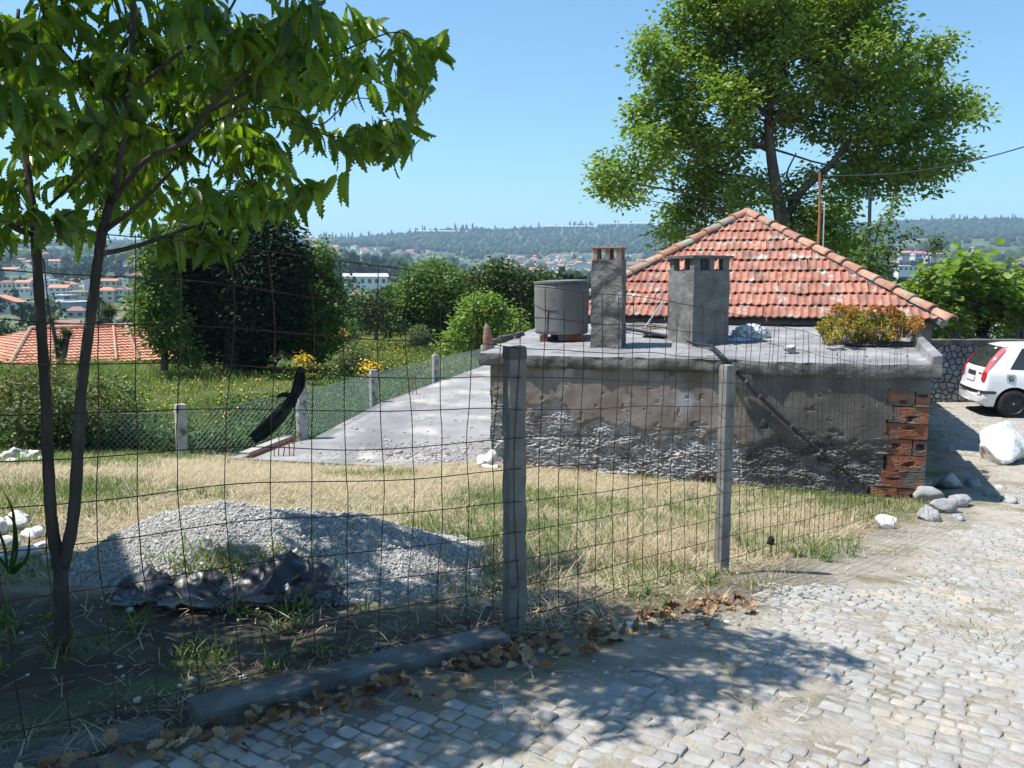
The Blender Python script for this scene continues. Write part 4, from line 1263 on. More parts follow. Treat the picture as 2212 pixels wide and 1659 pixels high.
bars([(592, 962, 1001, 0), (602, 930, 1000, 0), (612, 955, 1001, 3), (626, 950, 1000, -3), (634, 935, 998, 2)], 12.35,
     ['short rusty starter bar leftmost in the slab corner', 'tallest rusty starter bar in the slab corner', 'rusty starter bar third from the left in the slab corner', 'leaning rusty starter bar right of the third one in the slab corner', 'rusty starter bar rightmost in the slab corner'])
bars([(869, 834, 862, -1), (883, 812, 858, -2), (892, 806, 861, -4), (900, 802, 859, -5)], 19.0,
     ['short rusty bar at the left of the four bars on the far slab edge', 'rusty bar second from the left on the far slab edge', 'rusty bar third from the left on the far slab edge', 'tallest rusty bar rightmost of the four on the far slab edge'])

# ------------------------------------------------------------------ things on the flat roof
m_tank = mat('fibre_cement_tank', [(.135, .13, .12), (.19, .183, .172), (.25, .243, .23)], scale=2.2, bump=.6, bscale=30, dist=.010, stretch=(1, 1, .5), patch=((.11, .11, .11), 3, .64, .05))
def wp(u, v, dz=0.0):
    q = to_world(on_roof(u, v)); q.z += dz
    return q
c = wp(1207, 740); c = c + Vector((.06, .38, 0)); c.z = .60 + .07 * to_local(c).y
tank = thing('water_tank', 'round grey fibre cement water tank with lid standing on bricks left of the tall chimney', 'tank', (c.x, c.y, c.z + .085))
R0, TH_ = .405, .74
n = 40
vs, fs = [], []
prof = [(R0 * .93, .0), (R0 * .965, .02), (R0 * .975, .06), (R0, TH_ - .10), (R0 * 1.005, TH_), (R0 * .93, TH_), (R0 * .90, TH_ - .3)]
for r, z in prof:
    for k in range(n): vs.append((r * math.cos(2 * math.pi * k / n), r * math.sin(2 * math.pi * k / n), z))
for i in range(len(prof) - 1):
    for k in range(n): fs.append((i * n + k, i * n + (k + 1) % n, (i + 1) * n + (k + 1) % n, (i + 1) * n + k))
fs.append(tuple(range(n - 1, -1, -1)))
MB().add(vs, fs).build('tank_body', m_tank, tank, smooth=True)
lid = MB()
vs = [(r * math.cos(2 * math.pi * k / n), r * math.sin(2 * math.pi * k / n), z) for r, z in ((R0 * 1.03, 0), (R0 * 1.03, .03), (R0 * .4, .045)) for k in range(n)]
lid.add(vs, [(i * n + k, i * n + (k + 1) % n, (i + 1) * n + (k + 1) % n, (i + 1) * n + k) for i in range(2) for k in range(n)] + [tuple(range(2 * n, 3 * n)), tuple(range(n - 1, -1, -1))])
l = lid.build('tank_lid', m_tank, tank); l.location = (0, 0, TH_ + .004); l.rotation_euler = (.0, -.03, 0)
cr = [Vector((R0 * 1.0 * math.cos(a), R0 * 1.0 * math.sin(a), z)) for a, z in ((-2.95, .42), (-2.6, .40), (-2.3, .36), (-2.05, .35), (-1.75, .345))]
MB().tube(cr, .006, 5).build('tie_wire', m_blackmetal, tank)
cr = [Vector((R0 * 1.0 * math.cos(a), R0 * 1.0 * math.sin(a), z)) for a, z in ((-2.12, .35), (-2.16, .22), (-2.17, .10), (-2.17, .0))]
MB().tube(cr, .006, 5).build('tie_wire', m_blackmetal, tank)
for k, (dx, dy, wd, lab) in enumerate(((-.27, -.16, .12, 'small dark brick under the left of the water tank'), (.12, -.20, .36, 'long red brick under the right of the water tank'), (0, .2, .3, 'brick under the back of the water tank'))):
    o = MB().box((-wd / 2, -.08, 0), (wd / 2, .08, .09)).build('brick', m_brick, bevel=.006)
    o.location = (c.x + dx, c.y + dy, .60 + .07 * to_local(Vector((c.x + dx, c.y + dy, 0))).y - .002)
    tag(o, lab, 'brick')
# upright broken ridge tile at the roof corner
p = wp(1050, 752)
o = MB()
vv, ff = [], []
for i, (z, r) in enumerate(((0, .085), (.16, .075), (.30, .045), (.36, .012))):
    for k in range(7):
        th = math.pi * (.1 + .8 * k / 6)
        vv.append((-r * math.cos(th), -r * math.sin(th) * .8, z))
for i in range(3):
    for k in range(6): ff.append((i * 7 + k, i * 7 + k + 1, (i + 1) * 7 + k + 1, (i + 1) * 7 + k))
o.add(vv, ff)
o = o.build('broken_tile', m_claycap); sol = o.modifiers.new('s', 'SOLIDIFY'); sol.thickness = .015
o.location = (p.x + .03, p.y + .05, p.z - .01); o.rotation_euler = (0, -.08, .3)
tag(o, 'pointed broken ridge tile standing upright on the left corner of the flat roof', 'tile')
# cement lump, rubble, bag, basin
p = wp(1706, 764); o = rock('concrete_lump', (.17, .14, .13), m_mortar, (p.x, p.y, p.z + .055), 41, None, 3)
tag(o, 'square lump of concrete lying alone on the flat roof', 'lump')
m_bag = mat('white_plastic_bag', [(.66, .66, .68), (.78, .78, .79)], scale=9, rough=.45, spec=.5, trans=.15, trans_col=(1, 1, 1))
m_blue = mat('pale_blue_plastic', [(.22, .32, .46), (.34, .44, .56)], scale=12, rough=.4)
def crumple(name, size, m, loc, seed, freq=5.0, sub=4, amp=.5):
    V, F = ico(sub); V = V.copy()
    d = 1 - 2 * np.abs(fbm(V[:, 0] * freq * .5 + seed, V[:, 1] * freq * .5, V[:, 2] * freq * .5, 4))
    V = V * (1 + amp * .5 * d)[:, None]
    V[:, 2] = np.clip(V[:, 2], -.25, 9)
    o = obj_np(name, V * np.array(size) / 2, F, m); o.location = loc
    return o
p = wp(1625, 732); o = crumple('plastic_bag', (.42, .25, .26), m_bag, (p.x, p.y + .1, p.z + .03), 3, 11.0, 5, .95)
tag(o, 'crumpled white plastic bag on the flat roof right of the wide chimney', 'bag')
p = wp(1590, 738); o = crumple('plastic_sheet', (.50, .22, .07), m_blue, (p.x + .05, p.y + .05, p.z + .012), 8)
tag(o, 'flattened pale blue plastic lying in front of the white bag', 'plastic sheet')
p = wp(1415, 728)
vs = [(r * math.cos(2 * math.pi * k / 24), r * math.sin(2 * math.pi * k / 24), z) for r, z in ((.10, 0), (.20, .035), (.21, .038), (.19, .03), (.09, .01)) for k in range(24)]
o = MB().add(vs, [(i * 24 + k, i * 24 + (k + 1) % 24, (i + 1) * 24 + (k + 1) % 24, (i + 1) * 24 + k) for i in range(4) for k in range(24)] + [tuple(range(23, -1, -1)), tuple(range(96, 120))]).build('dish', m_tank)
o.location = (p.x, p.y, p.z + .005); tag(o, 'shallow grey dish lying between the two chimneys', 'dish')
p0, p1 = wp(1392, 712, .02), at(1434, 648, 13.6)
o = MB().box((-.018, -.01, 0), (.018, .01, (p1 - p0).length)).build('white_batten', m_bag); o.location = p0; o.rotation_euler = (p1 - p0).to_track_quat('Z', 'Y').to_euler()
tag(o, 'white batten leaning against the roof tiles between the chimneys', 'batten')
m_twig = mat('dry_twig', [(.16, .11, .075), (.30, .22, .15)], scale=14)
rr = np.random.default_rng(2)
for k in range(9):
    u = rr.uniform(1350, 1440); p = wp(u, rr.uniform(703, 716), .015)
    dx = rr.uniform(.2, .5); o = MB().tube([p, p + Vector((dx * .5, rr.uniform(-.05, .05), rr.uniform(.01, .05))), p + Vector((dx, rr.uniform(-.1, .1), rr.uniform(0, .05)))], .009, 5).build('stick', m_twig)
    tag(o, 'dry stick in the heap against the eave between the chimneys', 'stick', 'dry sticks heaped against the eave')
V, F, Tn = [], [], 0
P = []
for k in range(150):
    u, v = rr.uniform(1345, 1980), rr.uniform(704, 772)
    q = on_roof(u, v)
    if 0 < q.x < WL and 0 < q.y < 3.4: P.append(to_world(q)[:])
P = np.array(P); V, F = inst(*ico(1), P, rot_z(rr.uniform(0, 6, len(P))), np.stack([rr.uniform(.006, .022, len(P)), rr.uniform(.006, .022, len(P)), rr.uniform(.004, .012, len(P))], 1))
tag(obj_np('roof_debris', V, F, m_mortar), 'crumbs and chips scattered over the flat roof', 'debris', kind='stuff')

# black water pipe from the chimney over the edge down past the wall
m_pipe = mat('black_water_pipe', [(.012, .013, .016), (.03, .033, .04)], scale=6, rough=.55, spec=.3)
pts = [wp(1346, 716, .05), wp(1400, 727, .06), wp(1460, 738, .05), wp(1510, 750, .04)]
def on_wall(u, v, off):
    D = 10.5; r = ray(u, v)
    for _ in range(30):
        q = to_local(at(u, v, D)); D -= (q.y + off) * 1.0
    return at(u, v, D)
e0 = on_wall(1556, 765, .115); ea = on_wall(1594, 806, .105); e1 = on_wall(1640, 855, .08); e2 = on_wall(1740, 948, .065); e3 = on_wall(1856, 1042, .045)
pts += [wp(1534, 756, .05), e0, ea, e1, e2, e3]
o = MB().tube(smooth_path(pts, 64), .025, 8).build('water_pipe', m_pipe)
o = tag(o, 'black plastic water pipe running off the flat roof diagonally down before the wall', 'pipe')
for k, t in enumerate((.66, .72, .79, .86, .93)):
    q = smooth_path(pts, 64)[int(t * 63)]; q2 = smooth_path(pts, 64)[int(t * 63) + 1]
    d = (q2 - q).normalized()
    MB().tube([q - d * .012, q + d * .012], .029, 8).build('pipe_tie', m_chimdark, o)
# drain pipe piece under the succulent
a_, b_ = wp(1778, 741, .03), wp(1830, 745, .03)
tag(MB().tube([a_, b_], .035, 10).build('drain_pipe', m_pipe), 'short black pipe lying under the left end of the succulent', 'pipe')

# ------------------------------------------------------------------ stones on the ground
m_white = mat('white_limestone', [(.50, .49, .47), (.66, .65, .63), (.76, .755, .74)], scale=3.2, detail=8, bump=.7, bscale=16, dist=.03, patch=((.36, .33, .28), 2.4, .64, .05))
m_greyst = mat('grey_field_stone', [(.20, .205, .21), (.30, .30, .30), (.40, .39, .38)], scale=5, detail=8, bump=.6, bscale=30, dist=.02, patch=((.14, .14, .13), 2, .6, .06))
def stone(u, v, wpx, hpx, m, label, seed, D=None, z=None, dr=1.0, group=None, sub=3):
    """stone whose foot is seen at (u, v)"""
    if D is None:
        D = 8.0
        for _ in range(30):
            p = at(u, v, D); r = ray(u, v)
            D = .5 * D + .5 * (float(H(p.x, p.y)) - 1.6) / (r.z / r.y)
    p = at(u, v, D)
    s = D / FPX
    hh = hpx * s / .92
    o = rock('stone', (wpx * s, wpx * s * dr, hh), m, (p.x, p.y + wpx * s * dr * .35, p.z + hh * .36), seed, None, sub, rz=random.uniform(0, 6))
    return tag(o, label, 'stone', group)
stone(2195, 1006, 140, 96, m_white, 'big white boulder on the cobbled yard right of the annex', 11, dr=.8, sub=4)
stone(1918, 1147, 52, 34, m_white, 'white stone lying in dry grass before the brick corner', 12)
for k, (u, v, a, b) in enumerate(((2012, 1092, 66, 44), (2060, 1060, 70, 40), (2015, 1132, 60, 40), (2045, 1112, 60, 38), (2085, 1100, 50, 32), (2105, 1058, 46, 26), (2075, 1132, 40, 24), (2000, 1062, 40, 26))):
    stone(u, v, a, b, m_greyst, ['large tilted grey stone against the brick corner', 'long grey stone on top of the pile', 'rounded grey stone at the foot of the brick corner', 'grey stone in the middle of the shaded pile', 'grey stone at the right of the shaded pile', 'small grey stone behind the pile', 'small grey stone at the front of the pile', 'grey stone wedged behind the large tilted one'][k], 20 + k, dr=.8, group='grey stones piled beside the brick corner')
for k, (u, v, a, b) in enumerate(((2107, 1048, 24, 14), (2150, 1080, 34, 20), (2190, 1092, 40, 20), (2165, 1062, 26, 14))):
    stone(u, v, a, b, m_greyst if k else m_white, ['small pale stone at the sunny edge of the pile shadow', 'brownish stone in the dry weeds right of the pile', 'flat stone in the dry weeds at the right edge', 'low stone between pile and boulder'][k], 50 + k)
for k, (u, v, a, b) in enumerate(((1043, 1004, 28, 20), (1060, 1000, 34, 30), (1052, 1018, 36, 16), (1066, 1020, 22, 16))):
    stone(u, v, a, b, m_white, ['small white stone left in the heap at the wall foot', 'upright white stone against the left end of the wall', 'flat white stone in front at the wall foot', 'white chip beside the left end of the wall'][k], 60 + k, D=11.2 - .05 * k)
wl_ = [(8, 996, 30, 22), (28, 990, 34, 24), (52, 997, 30, 22), (70, 990, 26, 20), (20, 1004, 26, 14), (86, 1000, 24, 16), (45, 985, 26, 16), (100, 994, 22, 14)]
for k, (u, v, a, b) in enumerate(wl_):
    stone(u, v, a, b, m_white, 'white stone in the low heap far left before the weeds', 70 + k, group='white stones heaped far left before the weeds')
wl2 = [(20, 1150, 60, 44), (60, 1170, 50, 30), (10, 1190, 50, 36), (50, 1210, 60, 30), (84, 1192, 40, 22), (-20, 1170, 60, 50), (-10, 1222, 50, 26), (30, 1132, 40, 28), (95, 1215, 26, 14)]
for k, (u, v, a, b) in enumerate(wl2):
    stone(u, v, a, b, m_white, 'white stone in the heap left of the chestnut trunk', 90 + k, group='white stones heaped left of the chestnut trunk')
for k, (u, v, a, lab) in enumerate(((1570, 1354, 18, 'round white pebble on the shaded road edge'), (2011, 1238, 16, 'white pebble alone on the road near the post shadow'), (1360, 1366, 30, 'pale broken stone in the leaf litter right of the concrete post'), (1030, 1072, 14, 'white pebble in the straw behind the gravel heap'), (1600, 1295, 14, 'small white pebble at the foot of the wooden post'), (2178, 1240, 8, 'tiny white pebble on the road at the right'))):
    stone(u, v, a, a * .7, m_white, lab, 120 + k, sub=2)
p = atz(1345, 1352, float(H(.6, 4.3)))
o = rough_box('slate_piece', (.12, .07, .02), m_greyst, None, .03, .004, 12, 4, (p.x, p.y, p.z), -.5)
tag(o, 'flat grey slate piece in the litter right of the concrete post', 'stone')

# ------------------------------------------------------------------ neighbouring house at the left, out of the picture, whose shadow falls on the gravel
m_nwall = mat('neighbour_render', [(.55, .53, .49), (.66, .64, .60)], scale=.8, bump=.2, bscale=30)
nh = thing('neighbour_house', 'rendered house outside the left edge whose straight shadow falls across the gravel heap', 'house', (-6.2, 3.6, 0), 0)
HZ = 6.0
t_ = HZ / SUN_DIR.z
def caster(px, py, pz):
    k = (HZ - pz) / SUN_DIR.z
    return Vector((px + SUN_DIR.x * k, py + SUN_DIR.y * k, 0))
g1 = at(252, 1142, 5.3); g2 = atz(372, 1402, -.09)
c1, c2 = caster(g1.x, g1.y, g1.z), caster(g2.x, g2.y, -.09)
dirn = (c2 - c1).normalized(); c3 = c1 + dirn * 4.2
back = Vector((-1, -.10, 0)) * 6.0
fp = [(c1.x, c1.y), (c1.x + back.x, c1.y + back.y), (c3.x + back.x, c3.y + back.y), (c3.x, c3.y)]
nw = MB().prism([(x + 6.2 + (.35 if i in (1, 2) else -.35), y - 3.6 + (.2 if i > 1 else -.2)) for i, (x, y) in enumerate(fp)], -.6, HZ - .22).build('wall', m_nwall, nh)
nr_ = MB().prism([(x + 6.2, y - 3.6) for x, y in fp], HZ - .22, HZ).build('roof', m_slabedge, nh)
for k in range(2):
    q = c1 + dirn * (1.2 + 1.7 * k)
    wdw = MB().box((-.5, -.03, 0), (.5, .03, 1.2)).build('window', m_win, nh)
    wdw.location = (q.x + 6.2 - .33, q.y - 3.6, 3.4); wdw.rotation_euler = (0, 0, math.atan2(dirn.y, dirn.x))

# ------------------------------------------------------------------ cobbles of the road
def cobble_variant(seed):
    r = np.random.default_rng(seed)
    c = np.array([[-.5, -.5], [0, -.505], [.5, -.5], [.505, 0], [.5, .5], [0, .505], [-.5, .5], [-.505, 0]])
    c = c + r.normal(size=c.shape) * .035
    c[[0, 2, 4, 6]] *= .955
    V = np.concatenate([np.c_[c, np.full(8, -.5)], np.c_[c, np.full(8, .10)], np.c_[c * .985, np.full(8, .26)], np.c_[c * .94, .31 + r.normal(size=8) * .015], np.c_[c * .5, .325 + r.normal(size=8) * .025]])
    F = [(i * 8 + k, i * 8 + (k + 1) % 8, (i + 1) * 8 + (k + 1) % 8, (i + 1) * 8 + k) for i in range(4) for k in range(8)]
    T = [(32 + 0, 32 + 1, 32 + 2, 32 + 3), (32 + 0, 32 + 3, 32 + 4, 32 + 7), (32 + 4, 32 + 5, 32 + 6, 32 + 7)]
    return V, np.array(F + T)
cvars = [cobble_variant(k) for k in range(10)]
cmesh = [mesh_np('cobble', v, f, m_cobble, smooth=True) for v, f in cvars]
hd = np.array([.585, .811]); pd = np.array([.811, -.585])   # along the road, across the rows
cr = np.random.default_rng(17)
cob = []
s = -1.5
row = 0
while s < 26:
    pitch = cr.uniform(.068, .083)
    t = -7.5 + cr.uniform(0, .1)
    while t < 14:
        wdt = cr.uniform(.068, .112)
        tm = t + wdt / 2; sm_ = s + pitch / 2 + .03 * math.sin(t * 1.3 + row * .2) + .05 * math.sin(t * .35)
        cob.append((hd[0] * sm_ + pd[0] * tm, hd[1] * sm_ + pd[1] * tm, wdt - .007, pitch - .008))
        t += wdt
    s += pitch; row += 1
cob = np.array(cob)
ed = edge_dist(cob[:, 0], cob[:, 1])
k = (ed > .12) & (cob[:, 1] < 18.7) & (cob[:, 1] > -2.5) & (cob[:, 0] < 17.5)
cob, ed = cob[k], ed[k]
cz = H(cob[:, 0], cob[:, 1]) + .0175 + .003 * cr.normal(size=len(cob)) + .010 * fbm(cob[:, 0] * 1.7, cob[:, 1] * 1.7, 3., 4)
# sand and soil covers the stones towards the edge, and here and there
sand = .020 * sstep(.72, .05, ed + .40 * fbm(cob[:, 0] * 1.1, cob[:, 1] * 1.1, 6., 3)) + .004 * sstep(.15, .6, fbm(cob[:, 0] * .9, cob[:, 1] * .9, 2., 3))
cz = cz - sand
k = sand < .0175
cob, cz = cob[k], cz[k]
ang = np.full(len(cob), math.atan2(pd[1], pd[0])) + cr.normal(size=len(cob)) * .05
vid = cr.integers(0, 10, len(cob))
u, v, f = project(np.c_[cob[:, :2], cz])
size = cob[:, 2] * cob[:, 3] / f ** 2 * ((f > .5) & (u > -30) & (u < 2240) & (v < 1700))
order = np.argsort(-size)
big = set(order[:300].tolist())
for q in order[:300]:
    o = link(bpy.data.objects.new('cobble', cmesh[vid[q]]), road)
    o.location = (cob[q, 0], cob[q, 1], cz[q]); o.scale = (cob[q, 2], cob[q, 3], .055)
    o.rotation_euler = (cr.normal() * .018, cr.normal() * .018, ang[q])
m_cobble_b = m_cobble
Vs, Fs, off = [], [], 0
restk = np.array([q for q in range(len(cob)) if q not in big])
for w_ in range(10):
    s_ = restk[vid[restk] == w_]
    if not len(s_): continue
    tv_ = cvars[w_][0]; tf_ = cvars[w_][1]
    V, F = inst(tv_, tf_, np.c_[cob[s_, :2], cz[s_]], rot_z(ang[s_]), np.c_[cob[s_, 2], cob[s_, 3], np.full(len(s_), .055)])
    Vs.append(V); Fs.append(F + off); off += len(V)
o = obj_np('cobbles', np.concatenate(Vs), np.concatenate(Fs), m_cobble, road, smooth=True); o['kind'] = 'stuff'

# ------------------------------------------------------------------ granite kerb stones under the fence
m_kerb = mat('granite_kerb', [(.055, .053, .05), (.11, .108, .102), (.19, .187, .18)], scale=5, detail=8, bump=.9, bscale=60, dist=.015, patch=((.13, .125, .11), 2.2, .60, .08))
for (x0, y0, x1, y1, lab, sd_) in ((-1.20, 3.02, -.06, 3.80, 'long granite kerb stone left of the concrete post', 1), (-2.55, 2.22, -1.30, 3.00, 'dark granite kerb stone in the shade at the left', 2)):
    ln = math.hypot(x1 - x0, y1 - y0)
    zc = float(H((x0 + x1) / 2, (y0 + y1) / 2))
    o = rough_box('kerb_stone', (ln, .17, .30), m_kerb, None, .026, .008, 8, sd_, ((x0 + x1) / 2, (y0 + y1) / 2, zc - .228 + (.0 if sd_ == 1 else -.05)), math.atan2(y1 - y0, x1 - x0), rnd=.014)
    o.rotation_euler.y = (float(H(x0, y0)) - float(H(x1, y1))) / ln * .8
    tag(o, lab, 'kerb stone')

# ------------------------------------------------------------------ gravel heap
m_gravel = mat('grey_crushed_gravel', [(.19, .185, .175), (.29, .28, .265), (.40, .39, .37)], scale=22, detail=5, bump=.8, bscale=70, dist=.01)
m_pebble = mat('gravel_stone', None and [] or [(.92, .92, .92), (1, 1, 1)], scale=60, tone=[(.22, .215, .20), (.34, .33, .31), (.45, .44, .415), (.56, .545, .52)], bump=.3, bscale=120, dist=.004)
_hp = [(150, 1246), (190, 1200), (255, 1142), (350, 1106), (450, 1088), (530, 1084), (650, 1101), (750, 1118), (880, 1153), (980, 1193), (1060, 1232), (1120, 1262)]
HPX = np.array([at(u, v, 5.3).x for u, v in _hp])
HPH = np.clip(np.array([at(u, v, 5.3).z - float(H(at(u, v, 5.3).x, 5.3)) + .01 for u, v in _hp]), 0, 1); HPH[0] = HPH[-1] = 0
HPR = np.array([.3, .55, .8, .92, .96, .98, .98, .96, .92, .85, .7, .5])
def heap_h(x, y):
    def mound(cx, cy, rx, ry, h, p=1.25):
        q = np.sqrt(((x - cx) / rx) ** 2 + ((y - cy) / ry) ** 2)
        return h * np.clip(1 - q ** p, 0, 1)
    top = np.interp(x, HPX, HPH)
    ry = np.interp(x, HPX, HPR)
    return top * np.clip(1 - (np.abs(y - 5.28) / ry) ** 1.6, 0, 1)
xs_, ys_ = np.linspace(-3.15, .35, 190), np.linspace(4.15, 6.35, 120)
X, Y = np.meshgrid(xs_, ys_)
hh = heap_h(X, Y)
Zh = H(X, Y) - .03 + hh + .03 * fbm(X * 2.2, Y * 2.2, 5., 4) * sstep(0, .1, hh) + .012 * fbm(X * 11, Y * 11, 6., 2) * sstep(0, .03, hh)
V = np.stack([X, Y, Zh], -1).reshape(-1, 3)
ii, jj = np.meshgrid(np.arange(189), np.arange(119)); a = (jj * 190 + ii).ravel()
F = np.stack([a, a + 1, a + 191, a + 190], 1)
kf = hh.reshape(-1)[F].max(1) > .0
heap = tag(obj_np('gravel_heap', V, F[kf], m_gravel), 'heap of grey crushed gravel behind the wire fence', 'gravel heap', kind='stuff')
gr = np.random.default_rng(31)
def surf(x, y):
    h_ = heap_h(x, y)
    return H(x, y) - .03 + h_ + .03 * fbm(x * 2.2, y * 2.2, 5., 4) * sstep(0, .1, h_) + .012 * fbm(x * 11, y * 11, 6., 2) * sstep(0, .03, h_)
n = 95000
px, py = gr.uniform(-3.2, .5, n), gr.uniform(4.0, 6.2, n)
h_ = heap_h(px, py)
k = (h_ > .004) | (gr.random(n) < .05 * (py > 4.3))
px, py = px[k], py[k]
sz = gr.lognormal(math.log(.0046), .45, len(px))
P = np.c_[px, py, surf(px, py) + sz * .35]
P[:, 2] = np.maximum(P[:, 2], H(px, py) + .002)
T, Fi = ico(1)
Vg, Fg = inst(T, Fi, P, rot_from(gr.normal(size=(len(P), 3)), gr.uniform(0, 6, len(P))), np.c_[sz * gr.uniform(.8, 1.5, len(P)), sz * gr.uniform(.7, 1.1, len(P)), sz * gr.uniform(.5, .95, len(P))])
jn = gr.normal(size=(len(P), len(T))) * .20
C_ = np.repeat(P, len(T), 0)
Vg = C_ + (Vg - C_) * (1 + jn.reshape(-1, 1))
tag(obj_np('gravel', Vg, Fg, m_pebble, tone=np.repeat(gr.beta(2, 2, len(P)), len(T))), 'loose angular stones of the gravel heap', 'gravel', kind='stuff')

# ------------------------------------------------------------------ blades, leaves: bulk plant pieces
def blades(P, hgt, wid, az, lean, curve, r, tone):
    """tapering bent blades from ground points P; returns V, F(quads), tone"""
    n = len(P)
    d = np.c_[np.cos(az), np.sin(az), np.zeros(n)]
    sidev = np.c_[-np.sin(az), np.cos(az), np.zeros(n)]
    V = np.zeros((n, 8, 3))
    for k, t in enumerate((0, .35, .7, 1.0)):
        th = lean + curve * t
        # integrate roughly
        hz = hgt * t * np.cos(np.clip(th * .75, 0, 1.75)); ho = hgt * t * np.sin(np.clip(th * .75, 0, 1.75))
        c = P + d * ho[:, None]; c[:, 2] += hz
        w_ = wid * (1, .85, .55, .08)[k]
        V[:, k * 2] = c - sidev * (w_ / 2)[:, None]
        V[:, k * 2 + 1] = c + sidev * (w_ / 2)[:, None]
    F = np.array([[0, 1, 3, 2], [2, 3, 5, 4], [4, 5, 7, 6]])
    FF = F[None] + (np.arange(n) * 8)[:, None, None]
    return V.reshape(-1, 3), FF.reshape(-1, 4), np.repeat(tone, 8)

m_straw = mat('dry_grass', None or [(.9, .9, .9), (1, 1, 1)], scale=30, tone=[(.20, .155, .085), (.38, .305, .18), (.52, .44, .28), (.64, .57, .40)], rough=.7, trans=.25, trans_col=(1.1, 1.05, .8))
m_grass = mat('green_grass', [(.9, .9, .9), (1, 1, 1)], scale=30, tone=[(.05, .09, .02), (.10, .16, .04), (.17, .22, .06), (.27, .27, .10)], rough=.6, trans=.35, trans_col=(1.3, 1.4, .6))
m_meadow = mat('meadow_grass', [(.85, .85, .85), (1, 1, 1)], scale=3, tone=[(.06, .105, .022), (.105, .165, .035), (.155, .22, .055), (.24, .27, .09)], rough=.65, trans=.35, trans_col=(1.3, 1.4, .6))
m_yellow = mat('yellow_blossom', [(.55, .36, .02), (.70, .50, .04)], scale=10, rough=.7)

def field_mask(x, y):
    """1 on the mown field between fence, slab and annex"""
    inside = (edge_dist(x, y) < -.10 + .12 * np.sin(x * 5 + y * 3)) & (y < 12.4) & ~in_poly(x, y, SLAB)
    lx = (x - AX) * CA + (y - AY) * SA; ly = -(x - AX) * SA + (y - AY) * CA
    inside &= ~((lx > -.05) & (ly > -.03))
    inside &= heap_h(x, y) < .02
    inside &= ~((y < 4.45 + .12 * np.sin(x * 7)) & (x < .0) & (np.sin(x * 91.7 + y * 57.3) < .93))
    return inside
fr = np.random.default_rng(44)
n = 210000
x = fr.uniform(-8, 5, n); y = 3.2 + 9.2 * fr.random(n) ** .8
u, v, f = project(np.c_[x, y, H(x, y)])
k = field_mask(x, y) & (u > -120) & (u < 2250)
x, y = x[k], y[k]
gmask = fbm(x * .55, y * .8, 1., 3) + .5 * sstep(-1, -4, x) + .5 * fbm(x * 3, y * 3, 4., 2) - .48 + .5 * sstep(.45, .0, np.abs(y - (AY - .306 * (x - AX)) + .12)) - .3 * sstep(5.6, 4.6, y)
green = gmask > fr.uniform(-.25, .75, len(x))
def put_blades(name, x, y, h0, h1, w0, w1, lean0, lean1, m, label, cat, toner=(2, 2), zoff=0., z=None, parent=None, curve=(.2, 1.0)):
    n = len(x)
    zz_ = H(x, y) if z is None else z
    P = np.c_[x, y, zz_ + zoff]
    V, F, T = blades(P, fr.uniform(h0, h1, n), fr.uniform(w0, w1, n), fr.uniform(0, 6.283, n), fr.uniform(lean0, lean1, n), fr.uniform(*curve, n), fr, fr.beta(*toner, n))
    o = obj_np(name, V, F, m, parent, tone=T)
    return tag(o, label, cat, kind='stuff')
s_ = ~green
put_blades('straw', x[s_], y[s_], .04, .17, .003, .007, 1.15, 2.1, m_straw, 'cut dry straw and grass lying over the field', 'straw', (2.4, 1.9), .012, curve=(0, .5))
put_blades('grass', x[green], y[green], .04, .15, .004, .009, .1, .9, m_grass, 'short green grass growing through the straw', 'grass', (1.8, 2.0))
# taller dry tufts and weeds near the fence and the road edge
def tufts(cx, cy, n, rad, h0, h1, w0, w1, lean=(.0, .7)):
    xx, yy = cx + fr.normal(size=n) * rad, cy + fr.normal(size=n) * rad
    return xx, yy
TX, TY, GX, GY = [], [], [], []
for _ in range(110):
    t = fr.random(); e0, e1 = np.array([-.1, 4.3]), np.array([3.9, 8.9])
    c = e0 + (e1 - e0) * t + np.array([-.8, .6]) * fr.uniform(-.05, .8)
    a_, b_ = tufts(c[0], c[1], 26, .07, 0, 0, 0, 0); TX.append(a_); TY.append(b_)
for (cx_, cy_, n_) in ((2.15, 6.35, 40), (2.35, 6.5, 30), (2.0, 6.6, 20), (2.6, 6.9, 16), (1.25, 5.0, 18), (.9, 4.75, 12)):
    for _ in range(n_ // 4):
        a_, b_ = tufts(cx_ + fr.normal() * .18, cy_ + fr.normal() * .14, 22, .04, 0, 0, 0, 0); GX.append(a_); GY.append(b_)
TX, TY, GX, GY = map(np.concatenate, (TX, TY, GX, GY))
put_blades('dry_tufts', TX, TY, .10, .26, .003, .006, .2, 1.2, m_straw, 'taller dry grass tufts along the wire fence', 'grass', (2.2, 2.4))
put_blades('weed_tufts', GX, GY, .07, .24, .005, .012, .2, 1.3, m_grass, 'bright green weeds at the foot of the fence beside the road', 'weeds', (1.5, 2.2))
